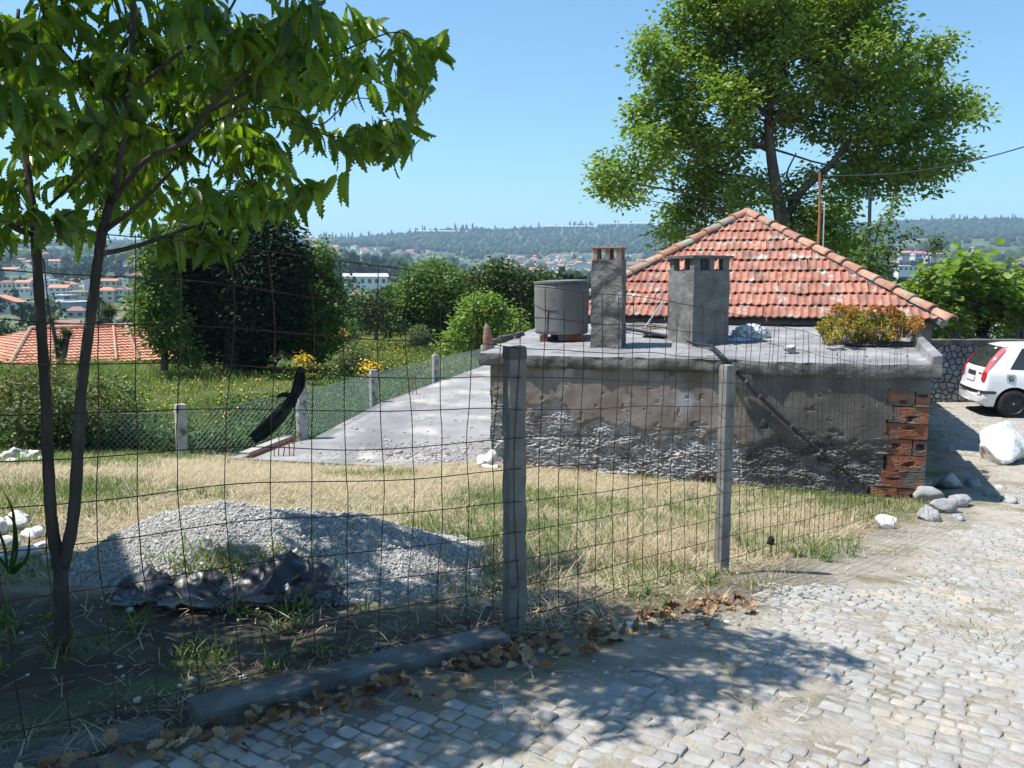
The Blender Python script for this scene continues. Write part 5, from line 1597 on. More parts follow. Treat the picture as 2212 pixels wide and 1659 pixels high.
# trailing straw over the road edge and little weeds in the joints
n = 52000
x = fr.uniform(-2, 8, n); y = fr.uniform(2.4, 13, n); e = edge_dist(x, y)
k = (e > -.3) & (fr.random(n) < np.exp(-np.clip(e, 0, 9) / .55) * (.6 + .8 * fbm(x * 2, y * 2, 3., 2)))
put_blades('loose_straw', x[k], y[k], .03, .15, .002, .005, 1.3, 1.9, m_straw, 'loose dry stalks scattered over the sandy road edge', 'straw', (2, 2), .035, curve=(0, .2))
n = 60000
x = fr.uniform(-1.5, 9, n); y = fr.uniform(2.0, 14, n); e = edge_dist(x, y)
jn_ = fbm(x * .9, y * .9, 2., 3) + .6 * fbm(x * 5, y * 5, 8., 2)
k = (e > .5) & (jn_ > .38)
put_blades('joint_weeds', x[k], y[k], .010, .045, .003, .006, .2, 1.5, m_straw, 'small dry weeds growing in the joints between the cobbles', 'weeds', (2, 2), .02)
k = (e > .3) & (jn_ > .62)
put_blades('joint_grass', x[k], y[k], .012, .05, .003, .006, .1, 1.2, m_grass, 'small green grass in the joints between the cobbles', 'grass', (2, 2), .02)
# weeds on the gravel heap and along the shady kerb
n = 380
x, y = fr.normal(size=n) * .24 - 1.55, fr.normal(size=n) * .07 + 4.62
put_blades('heap_weeds', x, y, .05, .14, .005, .010, .05, .8, m_grass, 'bright weeds on the foot of the gravel heap', 'weeds', (2.4, 1.3), 0, surf(x, y))
cx_, cy_ = fr.uniform(-3.0, -.8, 42), fr.uniform(3.45, 4.3, 42)
x, y = np.repeat(cx_, 16) + fr.normal(size=672) * .035, np.repeat(cy_, 16) + fr.normal(size=672) * .035
put_blades('shade_weeds', x, y, .04, .14, .006, .014, .1, .9, m_grass, 'dark green weeds in the shade around the chestnut trunk', 'weeds', (1.4, 2.2))

# grit and small stones along the road edge and on the bare soil
n = 2600
x = fr.uniform(-3.2, 6, n); y = fr.uniform(2.2, 11, n); e = edge_dist(x, y)
k = (np.abs(e - .1) < .35 + .5 * fr.random(n)) | ((x < .1) & (y < 4.5) & (e < 0) & (fr.random(n) < .5))
x, y, e = x[k], y[k], e[k]
sz = fr.lognormal(math.log(.006), .5, len(x))
Vp, Fp = inst(*ico(1), np.c_[x, y, H(x, y) + .012 + .02 * sstep(-.3, .5, e) + sz * .2], rot_z(fr.uniform(0, 6, len(x))), np.c_[sz * 1.3, sz, sz * .8])
tag(obj_np('grit', Vp + fr.normal(size=Vp.shape) * .001, Fp, m_pebble, tone=np.repeat(fr.beta(2, 2, len(x)), 12)), 'small loose stones along the road edge', 'grit', kind='stuff')
# leaves lying on the ground
m_dead = mat('fallen_brown_leaf', None or [(.85, .85, .85), (1, 1, 1)], scale=25, tone=[(.13, .06, .03), (.26, .14, .07), (.40, .27, .15), (.52, .42, .30)], rough=.75, trans=.15, trans_col=(1.2, .9, .5))
m_dead_obj = mat('fallen_curled_leaf', [(.12, .06, .03), (.24, .145, .075), (.38, .28, .18)], scale=2.2, rough=.75, rand=.25, bump=.3, bscale=60, dist=.004)
def dead_leaf(seed):
    r = np.random.default_rng(seed)
    pts, nL = [], 9
    V, F = [], []
    cl = r.uniform(.2, .9); bend = r.uniform(-.5, .8)
    for i in range(nL):
        t = i / (nL - 1)
        w_ = .40 * math.sin(math.pi * min(1, t * .92 + .06)) ** .8 * (1 + .22 * (1 if i % 2 else -1))
        yv = t - .5
        for sx in (-1, 0, 1):
            V.append((sx * w_ * (1 - .2 * cl), yv, abs(sx) * w_ * cl + bend * (yv * yv) + r.normal() * .03))
    for i in range(nL - 1):
        for k in range(2): F.append((i * 3 + k, i * 3 + k + 1, (i + 1) * 3 + k + 1, (i + 1) * 3 + k))
    return np.array(V), np.array(F)
dl = [dead_leaf(k) for k in range(6)]
n = 420
t = fr.random(n)
ex = np.interp(t, np.linspace(0, 1, 5), [-2.3, -1.22, -.3, .35, 1.3]); ey = np.interp(t, np.linspace(0, 1, 5), [2.15, 2.82, 3.42, 3.95, 4.75])
off_ = np.abs(fr.normal(size=n)) * .11
x, y = ex + .55 * off_ + fr.normal(size=n) * .03, ey - .75 * off_ + .06 + fr.normal(size=n) * .03
Vs, Fs, Ts, off = [], [], [], 0
for q in range(6):
    s_ = np.arange(n)[(np.arange(n) % 6 == q) & (np.arange(n) >= 44)]
    sz = fr.uniform(.03, .065, len(s_))
    R = rot_from(np.c_[np.cos(fr.uniform(0, 6.3, len(s_))), np.sin(fr.uniform(0, 6.3, len(s_))), fr.uniform(-.3, .5, len(s_))], fr.normal(size=len(s_)) * .8)
    V, F = inst(dl[q][0], dl[q][1], np.c_[x[s_], y[s_], H(x[s_], y[s_]) + .03 + .02 * fr.random(len(s_))], R, sz)
    Vs.append(V); Fs.append(F + off); off += len(V); Ts.append(np.repeat(fr.beta(1.6, 1.8, len(s_)), len(dl[q][0])))
tag(obj_np('leaf_litter', np.concatenate(Vs), np.concatenate(Fs), m_dead, tone=np.concatenate(Ts)), 'small dry leaf litter along the kerb and fence foot', 'leaf litter', kind='stuff')
dme = [mesh_np('fallen_leaf', v, f, m_dead_obj, smooth=True) for v, f in dl]
for q in range(44):
    o = link(bpy.data.objects.new('fallen_leaf', dme[q % 6]))
    o.location = (x[q], y[q], float(H(x[q], y[q])) + .055); s_ = fr.uniform(.045, .085); o.scale = (s_, s_, s_)
    o.rotation_euler = (fr.normal() * .5, fr.normal() * .5, fr.uniform(0, 6.3))
    wh = 'lying along the left kerb stones' if x[q] < .0 else 'lying at the fence foot right of the concrete post'
    tag(o, 'dry curled brown leaf ' + wh, 'fallen leaf', 'fallen leaves ' + wh)
n = 3800
t = fr.random(n); e0, e1 = np.array([-2.4, 2.4]), np.array([1.7, 5.2])
x = e0[0] + (e1[0] - e0[0]) * t + fr.normal(size=n) * .22; y = e0[1] + (e1[1] - e0[1]) * t - .15 + fr.normal(size=n) * .22
put_blades('twig_litter', x, y, .02, .09, .002, .005, 1.2, 1.9, m_twig, 'fine dark twigs and stalk bits in the litter by the kerb', 'litter', (2, 2), .02, curve=(0, .3))
for k, (u, v, ln, an, lab) in enumerate(((2010, 2172, .16, -.4, 'thin dry twig lying on the road edge left of centre'), (2280, 2230, .13, -.9, 'pale stalk lying on the cobbles'), (1990, 2160, .09, 1.0, 'short twig crossing the other twig on the road edge'))):
    uu, vv_ = u / 1.4756, v / 1.4756
    p = atz(uu, vv_, -.12)
    p.z = float(H(p.x, p.y)) + .04
    o = MB().tube([p, p + Vector((math.cos(an) * ln * .5, math.sin(an) * ln * .5, .012)), p + Vector((math.cos(an) * ln, math.sin(an) * ln, 0))], .0035, 5).build('twig', m_twig)
    tag(o, lab, 'twig')

# ------------------------------------------------------------------ black plastic sheet in front of the heap
m_black = mat('black_plastic_film', [(.006, .007, .012), (.012, .014, .020)], scale=6, rough=.36, spec=.45, bump=.2, bscale=9, dist=.02)
def film(name, corners, nx, ny, amp, seed, label, zoff=.02, drape=None):
    S, T = np.meshgrid(np.linspace(0, 1, nx), np.linspace(0, 1, ny))
    c = [np.array(q) for q in corners]
    P = (1 - S)[..., None] * (1 - T)[..., None] * c[0] + S[..., None] * (1 - T)[..., None] * c[1] + S[..., None] * T[..., None] * c[2] + (1 - S)[..., None] * T[..., None] * c[3]
    P[..., 0] += .05 * fbm(S * 4 + seed, T * 4, 1., 3); P[..., 1] += .05 * fbm(S * 4, T * 4 + seed, 2., 3)
    base = np.maximum(surf(P[..., 0], P[..., 1]), H(P[..., 0], P[..., 1]))
    fold = np.abs(fbm(P[..., 0] * 3 + seed, P[..., 1] * 4, 3., 2)) + .30 * np.abs(fbm(P[..., 0] * 9 + 3 * P[..., 1], P[..., 1] * 11, 5., 3)) + .10 * fbm(P[..., 0] * 24, P[..., 1] * 24, 5., 2)
    P[..., 2] = base + zoff + amp * fold + (drape(S, T) if drape else 0)
    V = P.reshape(-1, 3)
    ii, jj = np.meshgrid(np.arange(nx - 1), np.arange(ny - 1)); a = (jj * nx + ii).ravel()
    o = obj_np(name, V, np.stack([a, a + 1, a + nx + 1, a + nx], 1), m_black, smooth=True)
    return tag(o, label, 'plastic sheet')
q = lambda u, v, D: at(u, v, D)[:]
film('plastic_sheet', [q(478, 1352, 4.22), q(655, 1366, 4.25), q(712, 1264, 4.62), q(520, 1298, 4.55)], 90, 60, .030, 3, 'crumpled black plastic sheet with pale sheen before the gravel heap', drape=lambda S, T: .075 * np.exp(-np.abs(S - .30 - .25 * T) / .10) * sstep(.1, .7, T) + .03 * np.exp(-np.abs(S - .72) / .06))
film('plastic_sheet', [q(368, 1356, 4.2), q(480, 1352, 4.25), q(505, 1296, 4.55), q(318, 1312, 4.5)], 70, 40, .022, 9, 'flat black plastic sheet left of the crumpled one')
o = film('plastic_sheet', [q(240, 1340, 4.2), q(345, 1345, 4.25), q(355, 1308, 4.5), q(255, 1312, 4.5)], 40, 26, .05, 14, 'black plastic scrap in the deep shade left of the flat sheet')
o = film('plastic_sheet', [q(690, 1332, 4.3), q(745, 1342, 4.3), q(735, 1310, 4.5), q(695, 1306, 4.5)], 26, 20, .05, 19, 'small black plastic scrap right of the crumpled sheet')

# ------------------------------------------------------------------ wire mesh fence on posts
m_conc = mat('concrete_post', [(.11, .105, .095), (.165, .155, .14), (.22, .21, .19)], scale=5, detail=8, bump=.6, bscale=50, dist=.008, patch=((.10, .10, .095), 3, .62, .06), patch2=((.33, .32, .29), 9, .66, .04))
m_wpost = mat('grey_granite_post', [(.13, .125, .115), (.20, .19, .18), (.27, .26, .245)], scale=6, detail=8, bump=.6, bscale=40, dist=.008, stretch=(2, 2, .5), patch=((.12, .11, .10), 4, .62, .05))
m_wire = mat('rusty_fence_wire', [(.018, .011, .009), (.04, .022, .016), (.08, .04, .026)], scale=9, rough=.7, spec=.3)
PATH = [(-3.6, 1.72), (-2.6, 2.27), (-1.22, 3.10), (0.03, 3.99), (1.40, 5.48), (2.5, 7.0), (3.6, 8.5), (4.35, 9.35)]
FH = [1.92, 1.92, 1.84, 1.68, 1.72, 1.78, 1.85, 1.9]
pp_ = [Vector((x, y, 0)) for x, y in PATH]
dense = smooth_path(pp_, 400)
cl = [0.0]
for a, b in zip(dense[:-1], dense[1:]): cl.append(cl[-1] + (b - a).length)
cl = np.array(cl); DX = np.array([p.x for p in dense]); DY = np.array([p.y for p in dense])
hv = np.interp(np.linspace(0, len(PATH) - 1, 400), range(len(PATH)), FH)
wf = thing('wire_mesh_fence', 'rusty wire mesh fence sagging between a concrete post and a square grey post', 'fence', (0.03, 3.99, -.1))
FO = Vector((0.03, 3.99, -.1))
xp = lambda s: np.interp(s, cl, DX)
yp = lambda s: np.interp(s, cl, DY)
def wire_pt(s, h):
    """fence surface: arc length s, height fraction h"""
    s = np.asarray(s, float); h = np.asarray(h, float)
    x, y = np.interp(s, cl, DX), np.interp(s, cl, DY)
    H0 = H(x, y) + .04; top = H(x, y) + np.interp(s, cl, hv)
    post1 = cl[np.argmin((DX - .03) ** 2 + (DY - 3.99) ** 2)]; post2 = cl[np.argmin((DX - 1.40) ** 2 + (DY - 5.48) ** 2)]
    near = np.minimum(np.abs(s - post1), np.abs(s - post2))
    bel = .05 * sstep(0, .7, near) * np.sin(h * 3.0 + .3) * fbm(s * .9, h * 1.2, 3., 2)
    sag = -.05 * sstep(0, .8, near) * (.4 + fbm(s * .8, h * .7, 8., 2)) * h
    nxv, nyv = .62, -.78
    rz = .004 * fbm(s * 6, h * 9, 5., 2)
    return np.stack([x + nxv * bel + rz, y + nyv * bel + rz, H0 + (top - H0) * h + sag + .006 * fbm(s * 2, h * 6, 2., 2)], -1)
LT = cl[-1]
wr_ = np.random.default_rng(8)
s = .1
while s < LT - .05:
    s += .149 + wr_.normal() * .006
    hmax = 1.0 - (.06 if wr_.random() < .2 else 0)
    hh_ = np.linspace(.0, hmax, 26)
    ss = np.full(26, s) + .03 * fbm(hh_ * 2.2, np.full(26, s * 1.7), 4., 2) + wr_.normal() * .05 * hh_ * (1.0 if s > cl[-1] * .58 else .25)
    P = wire_pt(np.clip(ss, 0, LT), hh_) - np.array(FO)
    MB().tube([Vector(p) for p in P], .0021, 5, cap=False).build('wire', m_wire, wf)
nh_ = 12
for k in range(nh_):
    h = .03 + .97 * k / (nh_ - 1) * (1.0)
    ss = np.linspace(.05, LT - .02, 150)
    hz = h + .006 * fbm(ss * 1.1, np.full(150, k * 2.), 4., 2)
    P = wire_pt(ss, np.clip(hz, .0, 1.02)) - np.array(FO)
    MB().tube([Vector(p) for p in P], .0022, 5, cap=False).build('wire', m_wire, wf)
# concrete post: slightly tapering with a notched head; the wooden-looking granite post
hP = 1.37
o = rough_box('concrete_post', (.098, .085, hP + .3), m_conc, wf, .03, .0045, 9, 5, tuple(Vector((.012, 4.03, -.12 - .3)) - FO), math.radians(26), taper=.10, rnd=.008)
rough_box('post_head', (.092, .082, .06), m_slabedge, o, .02, .006, 14, 6, (0, 0, hP + .27))
o = rough_box('granite_post', (.082, .075, 1.40 + .3), m_wpost, wf, .03, .004, 9, 7, tuple(Vector((1.405, 5.55, -.36 - .3)) - FO), math.radians(30), rnd=.012)
for k, h in enumerate((.28, .45, .62, .8)):
    for bx, by, bz in ((1.385, 5.50, -.34),):
        zc = bz + 1.4 * h
        pts = [Vector((bx + .058 * math.cos(a), by + .035 + .058 * math.sin(a), zc + .01 * math.sin(2 * a))) - FO for a in np.linspace(0, 6.4, 15)]
        MB().tube(pts, .002, 4).build('tie_wire', m_wire, wf)

# torn black net strips tied to the wires
m_net = mat('black_shade_net', [(.010, .014, .013), (.022, .03, .028)], scale=20, rough=.8, bump=.6, bscale=60, dist=.01, trans=.12, trans_col=(.8, 1.0, .9))
def strip(pts, wids, name, m, seed=0, parent=None):
    P = smooth_path(pts, 26); Wd = np.interp(np.linspace(0, 1, 26), np.linspace(0, 1, len(wids)), wids)
    vs, fs = [], []
    for i, p in enumerate(P):
        t = (P[min(i + 1, 25)] - P[max(i - 1, 0)]).normalized()
        sd_ = t.cross(Vector((0, 1, 0))).normalized(); nn = t.cross(sd_)
        for k in range(7):
            a = (k / 6 - .5)
            vs.append(p + sd_ * (a * Wd[i]) + nn * (Wd[i] * .30 * math.sin(k * 2.2 + seed + i * .25)))
    for i in range(25):
        for k in range(6): fs.append((i * 7 + k, i * 7 + k + 1, (i + 1) * 7 + k + 1, (i + 1) * 7 + k))
    o = MB().add(vs, fs).build(name, m, parent, smooth=True)
    return o
D_ = 3.42
net = strip([at(648, 800, D_), at(640, 840, D_ - .02), at(630, 862, D_ - .02), at(600, 900, D_ - .03), at(570, 930, D_ - .02), at(545, 950, D_)], [.030, .034, .036, .060, .062, .040], 'torn_net', m_net, 1)
tag(net, 'long torn strip of black net hanging from the wires left of the concrete post', 'net strip')
strip([at(650, 805, D_), at(652, 830, D_), at(640, 855, D_), at(630, 872, D_)], [.03, .025, .025, .04], 'net_strand', m_net, 2, net)
strip([at(598, 858, D_), at(612, 853, D_ - .01), at(632, 858, D_ - .02), at(636, 880, D_ - .02)], [.012, .02, .03, .01], 'net_knot', m_net, 3, net)
o = crumple('wire_knot', (.032, .03, .034), m_net, tuple(at(649, 802, D_)), 4, sub=3); o.parent = net
MB().tube([at(634, 868, D_), at(637, 885, D_), at(633, 905, D_), at(628, 925, D_)], .0025, 4).build('net_cord', m_net, net)
p = wire_pt(np.array([LT * .76]), np.array([.62]))[0]
p = at(1650, 921, 6.05)
o = crumple('plastic_scrap', (.05, .05, .10), m_net, tuple(p), 7, sub=3); tag(o, 'black knotted plastic scrap caught on the fence before the annex wall', 'plastic scrap')
p = at(1665, 1172, 6.2)
o = crumple('plastic_scrap', (.05, .04, .09), m_net, tuple(p), 9, sub=3); tag(o, 'dark scrap caught low in the fence above the green weeds', 'plastic scrap')

# ------------------------------------------------------------------ chain link fence beyond the slab
m_chain = mat('green_chain_link', [(.15, .21, .19), (.28, .36, .33)], scale=30, rough=.5, spec=.4)
m_gpost = mat('rough_granite_post', [(.32, .30, .275), (.44, .42, .39), (.54, .52, .49)], scale=9, bump=.8, bscale=50, dist=.012, patch=((.14, .135, .13), 7, .58, .05))
cfn = thing('chain_link_fence', 'low green chain link fence on granite posts along the edge of the meadow', 'fence', (-3.5, 13.6, -1.1))
CFO = Vector((-3.5, 13.6, -1.1))
posts = [(-7.9, 12.1, .85), (-4.95, 12.62, .88), (-3.42, 13.75, 1.02), (-2.92, 17.9, 1.0), (-1.97, 21.9, 1.0), (-.87, 26.2, 1.0)]
for k, (x, y, h) in enumerate(posts):
    if k:
        zb_ = float(H(x, y)) - .25
        top = [at(375, 873, y).z, at(620, 831, y).z, at(795, 798, y).z, at(930, 766, y).z, at(1035, 745, y).z][k - 1]
        rough_box('granite_post', (.145, .13, top - zb_), m_gpost, cfn, .05, .008, 8, k, (x - CFO.x, y - CFO.y, zb_ - CFO.z), math.radians(38 if k < 3 else 30), rnd=.012)
Vs, Fs, off = [], [], 0
def link_panel(a, b, h, zt):
    """diagonal wires of one panel as thin strips crossing each other"""
    global off
    a, b = np.array(a), np.array(b); L_ = np.linalg.norm(b - a); d = (b - a) / L_
    cell = .085 if L_ < 3 else .10
    wv = .0042 if L_ < 4.2 else .005
    n = int((L_ + h) / cell)
    for sgn in (1, -1):
        for k in range(-int(h / cell), n):
            s0 = k * cell
            pts = []
            m = max(2, int(h / .06))
            for q in range(m + 1):
                t = q / m
                s_ = s0 + sgn * (t * h) if sgn > 0 else s0 + h - t * h
                if s_ < 0 or s_ > L_: continue
                x, y = a + d * s_
                zz_ = float(zt[0] + (zt[1] - zt[0]) * s_ / L_) - h + t * h
                wob = .004 * (1 if (q % 2) else -1)
                pts.append((x - d[1] * wob, y + d[0] * wob, zz_))
            if len(pts) < 2: continue
            p = np.array(pts); o0 = off
            o3 = np.array([d[0] * wv * .7, d[1] * wv * .7, wv * .7 * -sgn])
            o4 = np.array([-d[1] * wv, d[0] * wv, 0])
            ring = np.stack([p + o3, p + o4, p - o3, p - o4], 1)
            Vs.append(ring.reshape(-1, 3)); nn = len(p)
            ff = []
            for i in range(nn - 1):
                for c in range(4): ff.append((o0 + i * 4 + c, o0 + i * 4 + (c + 1) % 4, o0 + (i + 1) * 4 + (c + 1) % 4, o0 + (i + 1) * 4 + c))
            Fs.append(np.array(ff)); off += nn * 4
ztop = [-.30, at(375, 888, 12.62).z - .02, at(620, 848, 13.75).z, at(795, 806, 17.9).z, at(930, 775, 21.9).z, at(1035, 752, 26.2).z]
for k in range(5):
    (x0, y0, _), (x1, y1, _) = posts[k], posts[k + 1]
    link_panel((x0, y0), (x1, y1), .78, (ztop[k], ztop[k + 1]))
V = np.concatenate(Vs) - np.array(CFO)
o = obj_np('chain_link_mesh', V, np.concatenate(Fs), m_chain, cfn); o['kind'] = 'stuff'
for k in range(5):
    (x0, y0, _), (x1, y1, _) = posts[k], posts[k + 1]
    for dzz in (-.01, -.76):
        MB().tube([Vector((x0, y0, ztop[k] + dzz)) - CFO, Vector(((x0 + x1) / 2, (y0 + y1) / 2, (ztop[k] + ztop[k + 1]) / 2 + dzz - .02)) - CFO, Vector((x1, y1, ztop[k + 1] + dzz)) - CFO], .003, 4).build('straining_wire', m_chain, cfn)

# ------------------------------------------------------------------ meadow beyond the chain link fence
def fence_x(y): return np.interp(y, [12.1, 12.62, 13.75, 17.9, 21.9, 26.2, 60], [-7.9, -4.95, -3.42, -2.92, -1.97, -.87, 4.0])
def beyond(x, y):
    return np.where(y < 13.75, y > np.interp(x, [-30, -7.9, -4.95, -3.42, -3.3], [11.2, 12.1, 12.62, 13.75, 14.2]) + .08, x < fence_x(y) - .1)
mr_ = np.random.default_rng(61)
def scatter(n, y0, y1, pw=1.6):
    y = y0 + (y1 - y0) * mr_.random(n) ** pw
    u = mr_.uniform(-80, 1180, n)
    x = (u - CX) / FPX * y
    k = beyond(x, y)
    return x[k], y[k]
def mz(x, y): return H(x, y) + .10 * fbm(x * .5, y * .5, 8., 4)
fr = mr_
x, y = scatter(120000, 12.2, 60, 1.5)
dn = fbm(x * .30, y * .22, 3., 3)
hs = np.clip(.30 + .28 * dn, .10, .75) * (1 + .004 * y)
n = len(x)
P = np.c_[x, y, mz(x, y) - .02]
tn = np.clip(mr_.beta(2, 2.2, n) + .35 * fbm(x * .18, y * .12, 7., 3), 0, 1)
V, F, T = blades(P, hs * mr_.uniform(.6, 1.25, n), mr_.uniform(.010, .022, n) * (.7 + y / 30), mr_.uniform(0, 6.28, n), mr_.uniform(.05, .7, n), mr_.uniform(.2, 1.2, n), mr_, tn)
tag(obj_np('meadow', V, F, m_meadow, tone=T), 'tall green meadow grass beyond the chain link fence', 'meadow grass', kind='stuff')
# broad leaved ground cover by the chain link fence and brambles
leafT = np.array([[0, -.5, 0], [.32, -.1, .08], [0, 0, -.03], [-.32, -.1, .08], [0, .5, -.05], [.2, .28, .04], [-.2, .28, .04]])
leafF = np.array([[0, 1, 2], [0, 2, 3], [1, 5, 2], [3, 2, 6], [2, 5, 4], [2, 4, 6]])
def leaf_cloud(name, P, size, m, tone, parent=None, dirs=None, seed=0, up=.5, T_=leafT, F_=leafF):
    r = np.random.default_rng(seed); n = len(P)
    if dirs is None:
        dirs = r.normal(size=(n, 3)); dirs[:, 2] *= .5
    V, F = inst(T_, F_, P, rot_from(dirs, r.normal(size=n) * 1.0), size)
    return obj_np(name, V, F, m, parent, tone=np.repeat(tone, len(T_)))
m_cover = mat('nettle_leaf', [(.9, .9, .9), (1, 1, 1)], scale=9, tone=[(.03, .07, .018), (.06, .115, .03), (.10, .165, .05), (.16, .22, .08)], rough=.55, trans=.3, trans_col=(1.3, 1.5, .6))
x, y = scatter(90000, 12.3, 27, 1.3)
k = (fence_x(y) - x < 2.6 + 1.2 * fbm(x * .6, y * .6, 2., 2)) | (fbm(x * .5, y * .4, 12., 3) > .32)
x, y = x[k], y[k]
n = len(x); hh_ = mr_.random(n) ** .8 * np.clip(.38 + .2 * fbm(x * .9, y * .7, 4., 3), .12, .7)
o = leaf_cloud('ground_cover', np.c_[x, y, mz(x, y) + hh_], mr_.uniform(.05, .10, n), m_cover, np.clip(mr_.beta(1.8, 2, n) * .7 + hh_ * .6, 0, 1), seed=2)
tag(o, 'broad leaved green weeds growing along the chain link fence', 'ground cover', kind='stuff')
# yellow flowers
x, y = scatter(22000, 13, 58, 1.2)
k = (fbm(x * .22, y * .16, 21., 3) + .45 * (x < -5) > .30)
x, y = x[k], y[k]; n = len(x)
o = leaf_cloud('yellow_flowers', np.c_[x, y, mz(x, y) + mr_.uniform(.3, .75, n)], mr_.uniform(.02, .05, n) * (.6 + y / 40), m_yellow, mr_.random(n), seed=4)
tag(o, 'yellow wild flowers scattered over the meadow', 'flowers', kind='stuff')

# ------------------------------------------------------------------ trees and shrubs
def foliage(name, cols, trans=.35, tc=(1.4, 1.6, .5), rough=.5, spec=.35):
    return mat(name, [(.85, .85, .85), (1, 1, 1)], scale=1.5, tone=cols, rough=rough, trans=trans, trans_col=tc, spec=spec)
m_bark = mat('grey_brown_bark', [(.07, .055, .042), (.13, .105, .082), (.20, .17, .135)], scale=6, bump=.8, bscale=30, dist=.02, stretch=(1, 1, .35))
m_walnut = foliage('walnut_leaf', [(.085, .14, .022), (.15, .23, .038), (.23, .315, .055), (.31, .39, .09)])
m_dark = foliage('dark_evergreen_leaf', [(.010, .022, .012), (.018, .034, .016), (.028, .048, .020), (.045, .07, .025)], .12, (1, 1.2, .6), .65, .2)
m_fresh = foliage('fresh_green_leaf', [(.04, .08, .015), (.075, .135, .025), (.12, .19, .035), (.17, .24, .05)])
m_oak = foliage('dull_green_leaf', [(.028, .052, .014), (.05, .082, .02), (.075, .115, .028), (.11, .15, .04)], .25)
m_olive = foliage('pale_olive_leaf', [(.06, .085, .03), (.10, .135, .05), (.15, .185, .075), (.20, .23, .10)], .25)
m_vine = foliage('vine_leaf', [(.08, .13, .02), (.14, .22, .035), (.22, .31, .06), (.30, .39, .10)], .4, (1.3, 1.5, .5), .45, .4)
m_weed = foliage('brown_green_weed', [(.05, .07, .02), (.09, .11, .03), (.14, .14, .05), (.20, .16, .07)], .3)
def lobes_px(spec, D, dj=.5, seed=0, flat=1.0):
    r = np.random.default_rng(seed); outp = []
    for (u, v, rp) in spec:
        R = rp * D / FPX
        d = D + r.uniform(-dj, dj)
        outp.append((np.array(at(u, v, d)), R * np.array([1, flat, 1])))
    return outp
def crown(name, lobes, per_m2, leaf, m, parent, seed, cl_size=.45, per=26, origin=None, leaf_j=.35, droop=.35, clean=True, topbright=True, T_=leafT, F_=leafF, hollow=.45, roll=.75):
    r = np.random.default_rng(seed)
    C, Sc = [], []
    for c, R in lobes:
        area = 4 * math.pi * (R.mean() ** 2)
        n = max(3, int(area * per_m2))
        d = r.normal(size=(n, 3)); d /= np.linalg.norm(d, axis=1, keepdims=True)
        rad = (hollow + (1 - hollow) * r.random(n) ** .6)
        C.append(c + d * R * rad[:, None]); Sc.append(np.full(n, 1.0))
    C = np.concatenate(C)
    n = len(C)
    P = np.repeat(C, per, 0)
    offs = r.normal(size=(n * per, 3)) * np.array([1, 1, .62]) * cl_size * .5
    P = P + offs
    dirs = offs.copy() / (cl_size * .5) + r.normal(size=offs.shape) * .5
    dirs[:, 2] = dirs[:, 2] * .6 - droop
    ct = np.repeat(r.beta(1.7, 1.7, n), per)
    tone = np.clip(ct * .65 + r.random(n * per) * .35, 0, 1)
    sz = leaf * r.uniform(1 - leaf_j, 1 + leaf_j, n * per)
    V, F = inst(T_, F_, P - (np.array(origin) if origin is not None else 0), rot_from(dirs, r.normal(size=n * per) * roll), sz)
    return obj_np(name, V, F, m, parent, tone=np.repeat(tone, len(T_)))
def tree(name, label, cat, base, lobes, trunk, m, per_m2, leaf, seed, cl_size=.45, per=26, limbs=True, group=None, barkm=None, **k):
    """trunk: list of (point, radius)"""
    t = thing(name, label, cat, tuple(base), 0, group)
    B = Vector(base)
    r = np.random.default_rng(seed + 500)
    tb = MB()
    tb.tube(smooth_path([Vector(p) - B for p, _ in trunk], 14), np.interp(np.linspace(0, 1, 14), np.linspace(0, 1, len(trunk)), [q for _, q in trunk]), 10)
    if limbs:
        tips = [Vector(p) for p, _ in trunk]
        for c, R in (lobes if len(lobes) < 40 else lobes[::3]):
            c = Vector(c)
            src = min(tips[1:], key=lambda p: (p - c).length + max(0, p.z - c.z) * 1.5)
            mid = src.lerp(c, .5) + Vector((r.normal() * .1, r.normal() * .1, -.08)) * (c - src).length
            rr0 = trunk[-1][1] * .75
            tb.tube(smooth_path([src - B, mid - B, c - B], 8), np.linspace(rr0, rr0 * .18, 8), 6)
    tb.build('trunk', barkm or m_bark, t, smooth=True)
    crown('crown', lobes, per_m2, leaf, m, t, seed, cl_size, per, origin=base, **k)
    return t
# walnut behind the house
D = 27.0
wl_spec = [(1330, 385, 44), (1310, 365, 26), (1372, 405, 32), (1345, 425, 26), (1400, 330, 52), (1440, 250, 72), (1385, 255, 34), (1420, 150, 40), (1410, 78, 26), (1402, 110, 26), (1480, 170, 64), (1520, 60, 80), (1480, 10, 40), (1600, 30, 90),
           (1600, 140, 95), (1700, 30, 95), (1720, 140, 100), (1800, 20, 90), (1830, 120, 90), (1880, 40, 50), (1905, 110, 60), (1960, 150, 52), (2000, 110, 30), (2038, 105, 28), (2010, 190, 44), (1950, 230, 80), (2060, 220, 30), (2095, 242, 30), (2125, 250, 16), (2020, 280, 50),
           (1985, 330, 56), (2040, 345, 38), (2000, 390, 34), (1920, 330, 60), (1880, 240, 70), (1850, 320, 52), (1830, 400, 40), (1780, 240, 70), (1650, 240, 80), (1540, 250, 85), (1480, 320, 66), (1500, 400, 46), (1450, 480, 36), (1490, 490, 44), (1550, 345, 54), (1550, 440, 36), (1590, 460, 34), (1440, 515, 20),
           (1640, 400, 30), (1760, 480, 34), (1720, 450, 26), (1800, 450, 38), (1830, 490, 40), (1790, 530, 40), (1850, 380, 40), (1900, 390, 34), (1945, 400, 28), (1780, 505, 40), (1835, 540, 34), (1735, 525, 28), (1620, 425, 38), (1560, 400, 42), (1500, 445, 38), (1700, 395, 26), (1760, 385, 26), (1625, -60, 90), (1750, -70, 100), (1850, -40, 70)]
lob = [(c, R * .94) for c, R in lobes_px(wl_spec, D, 2.2, 3)]
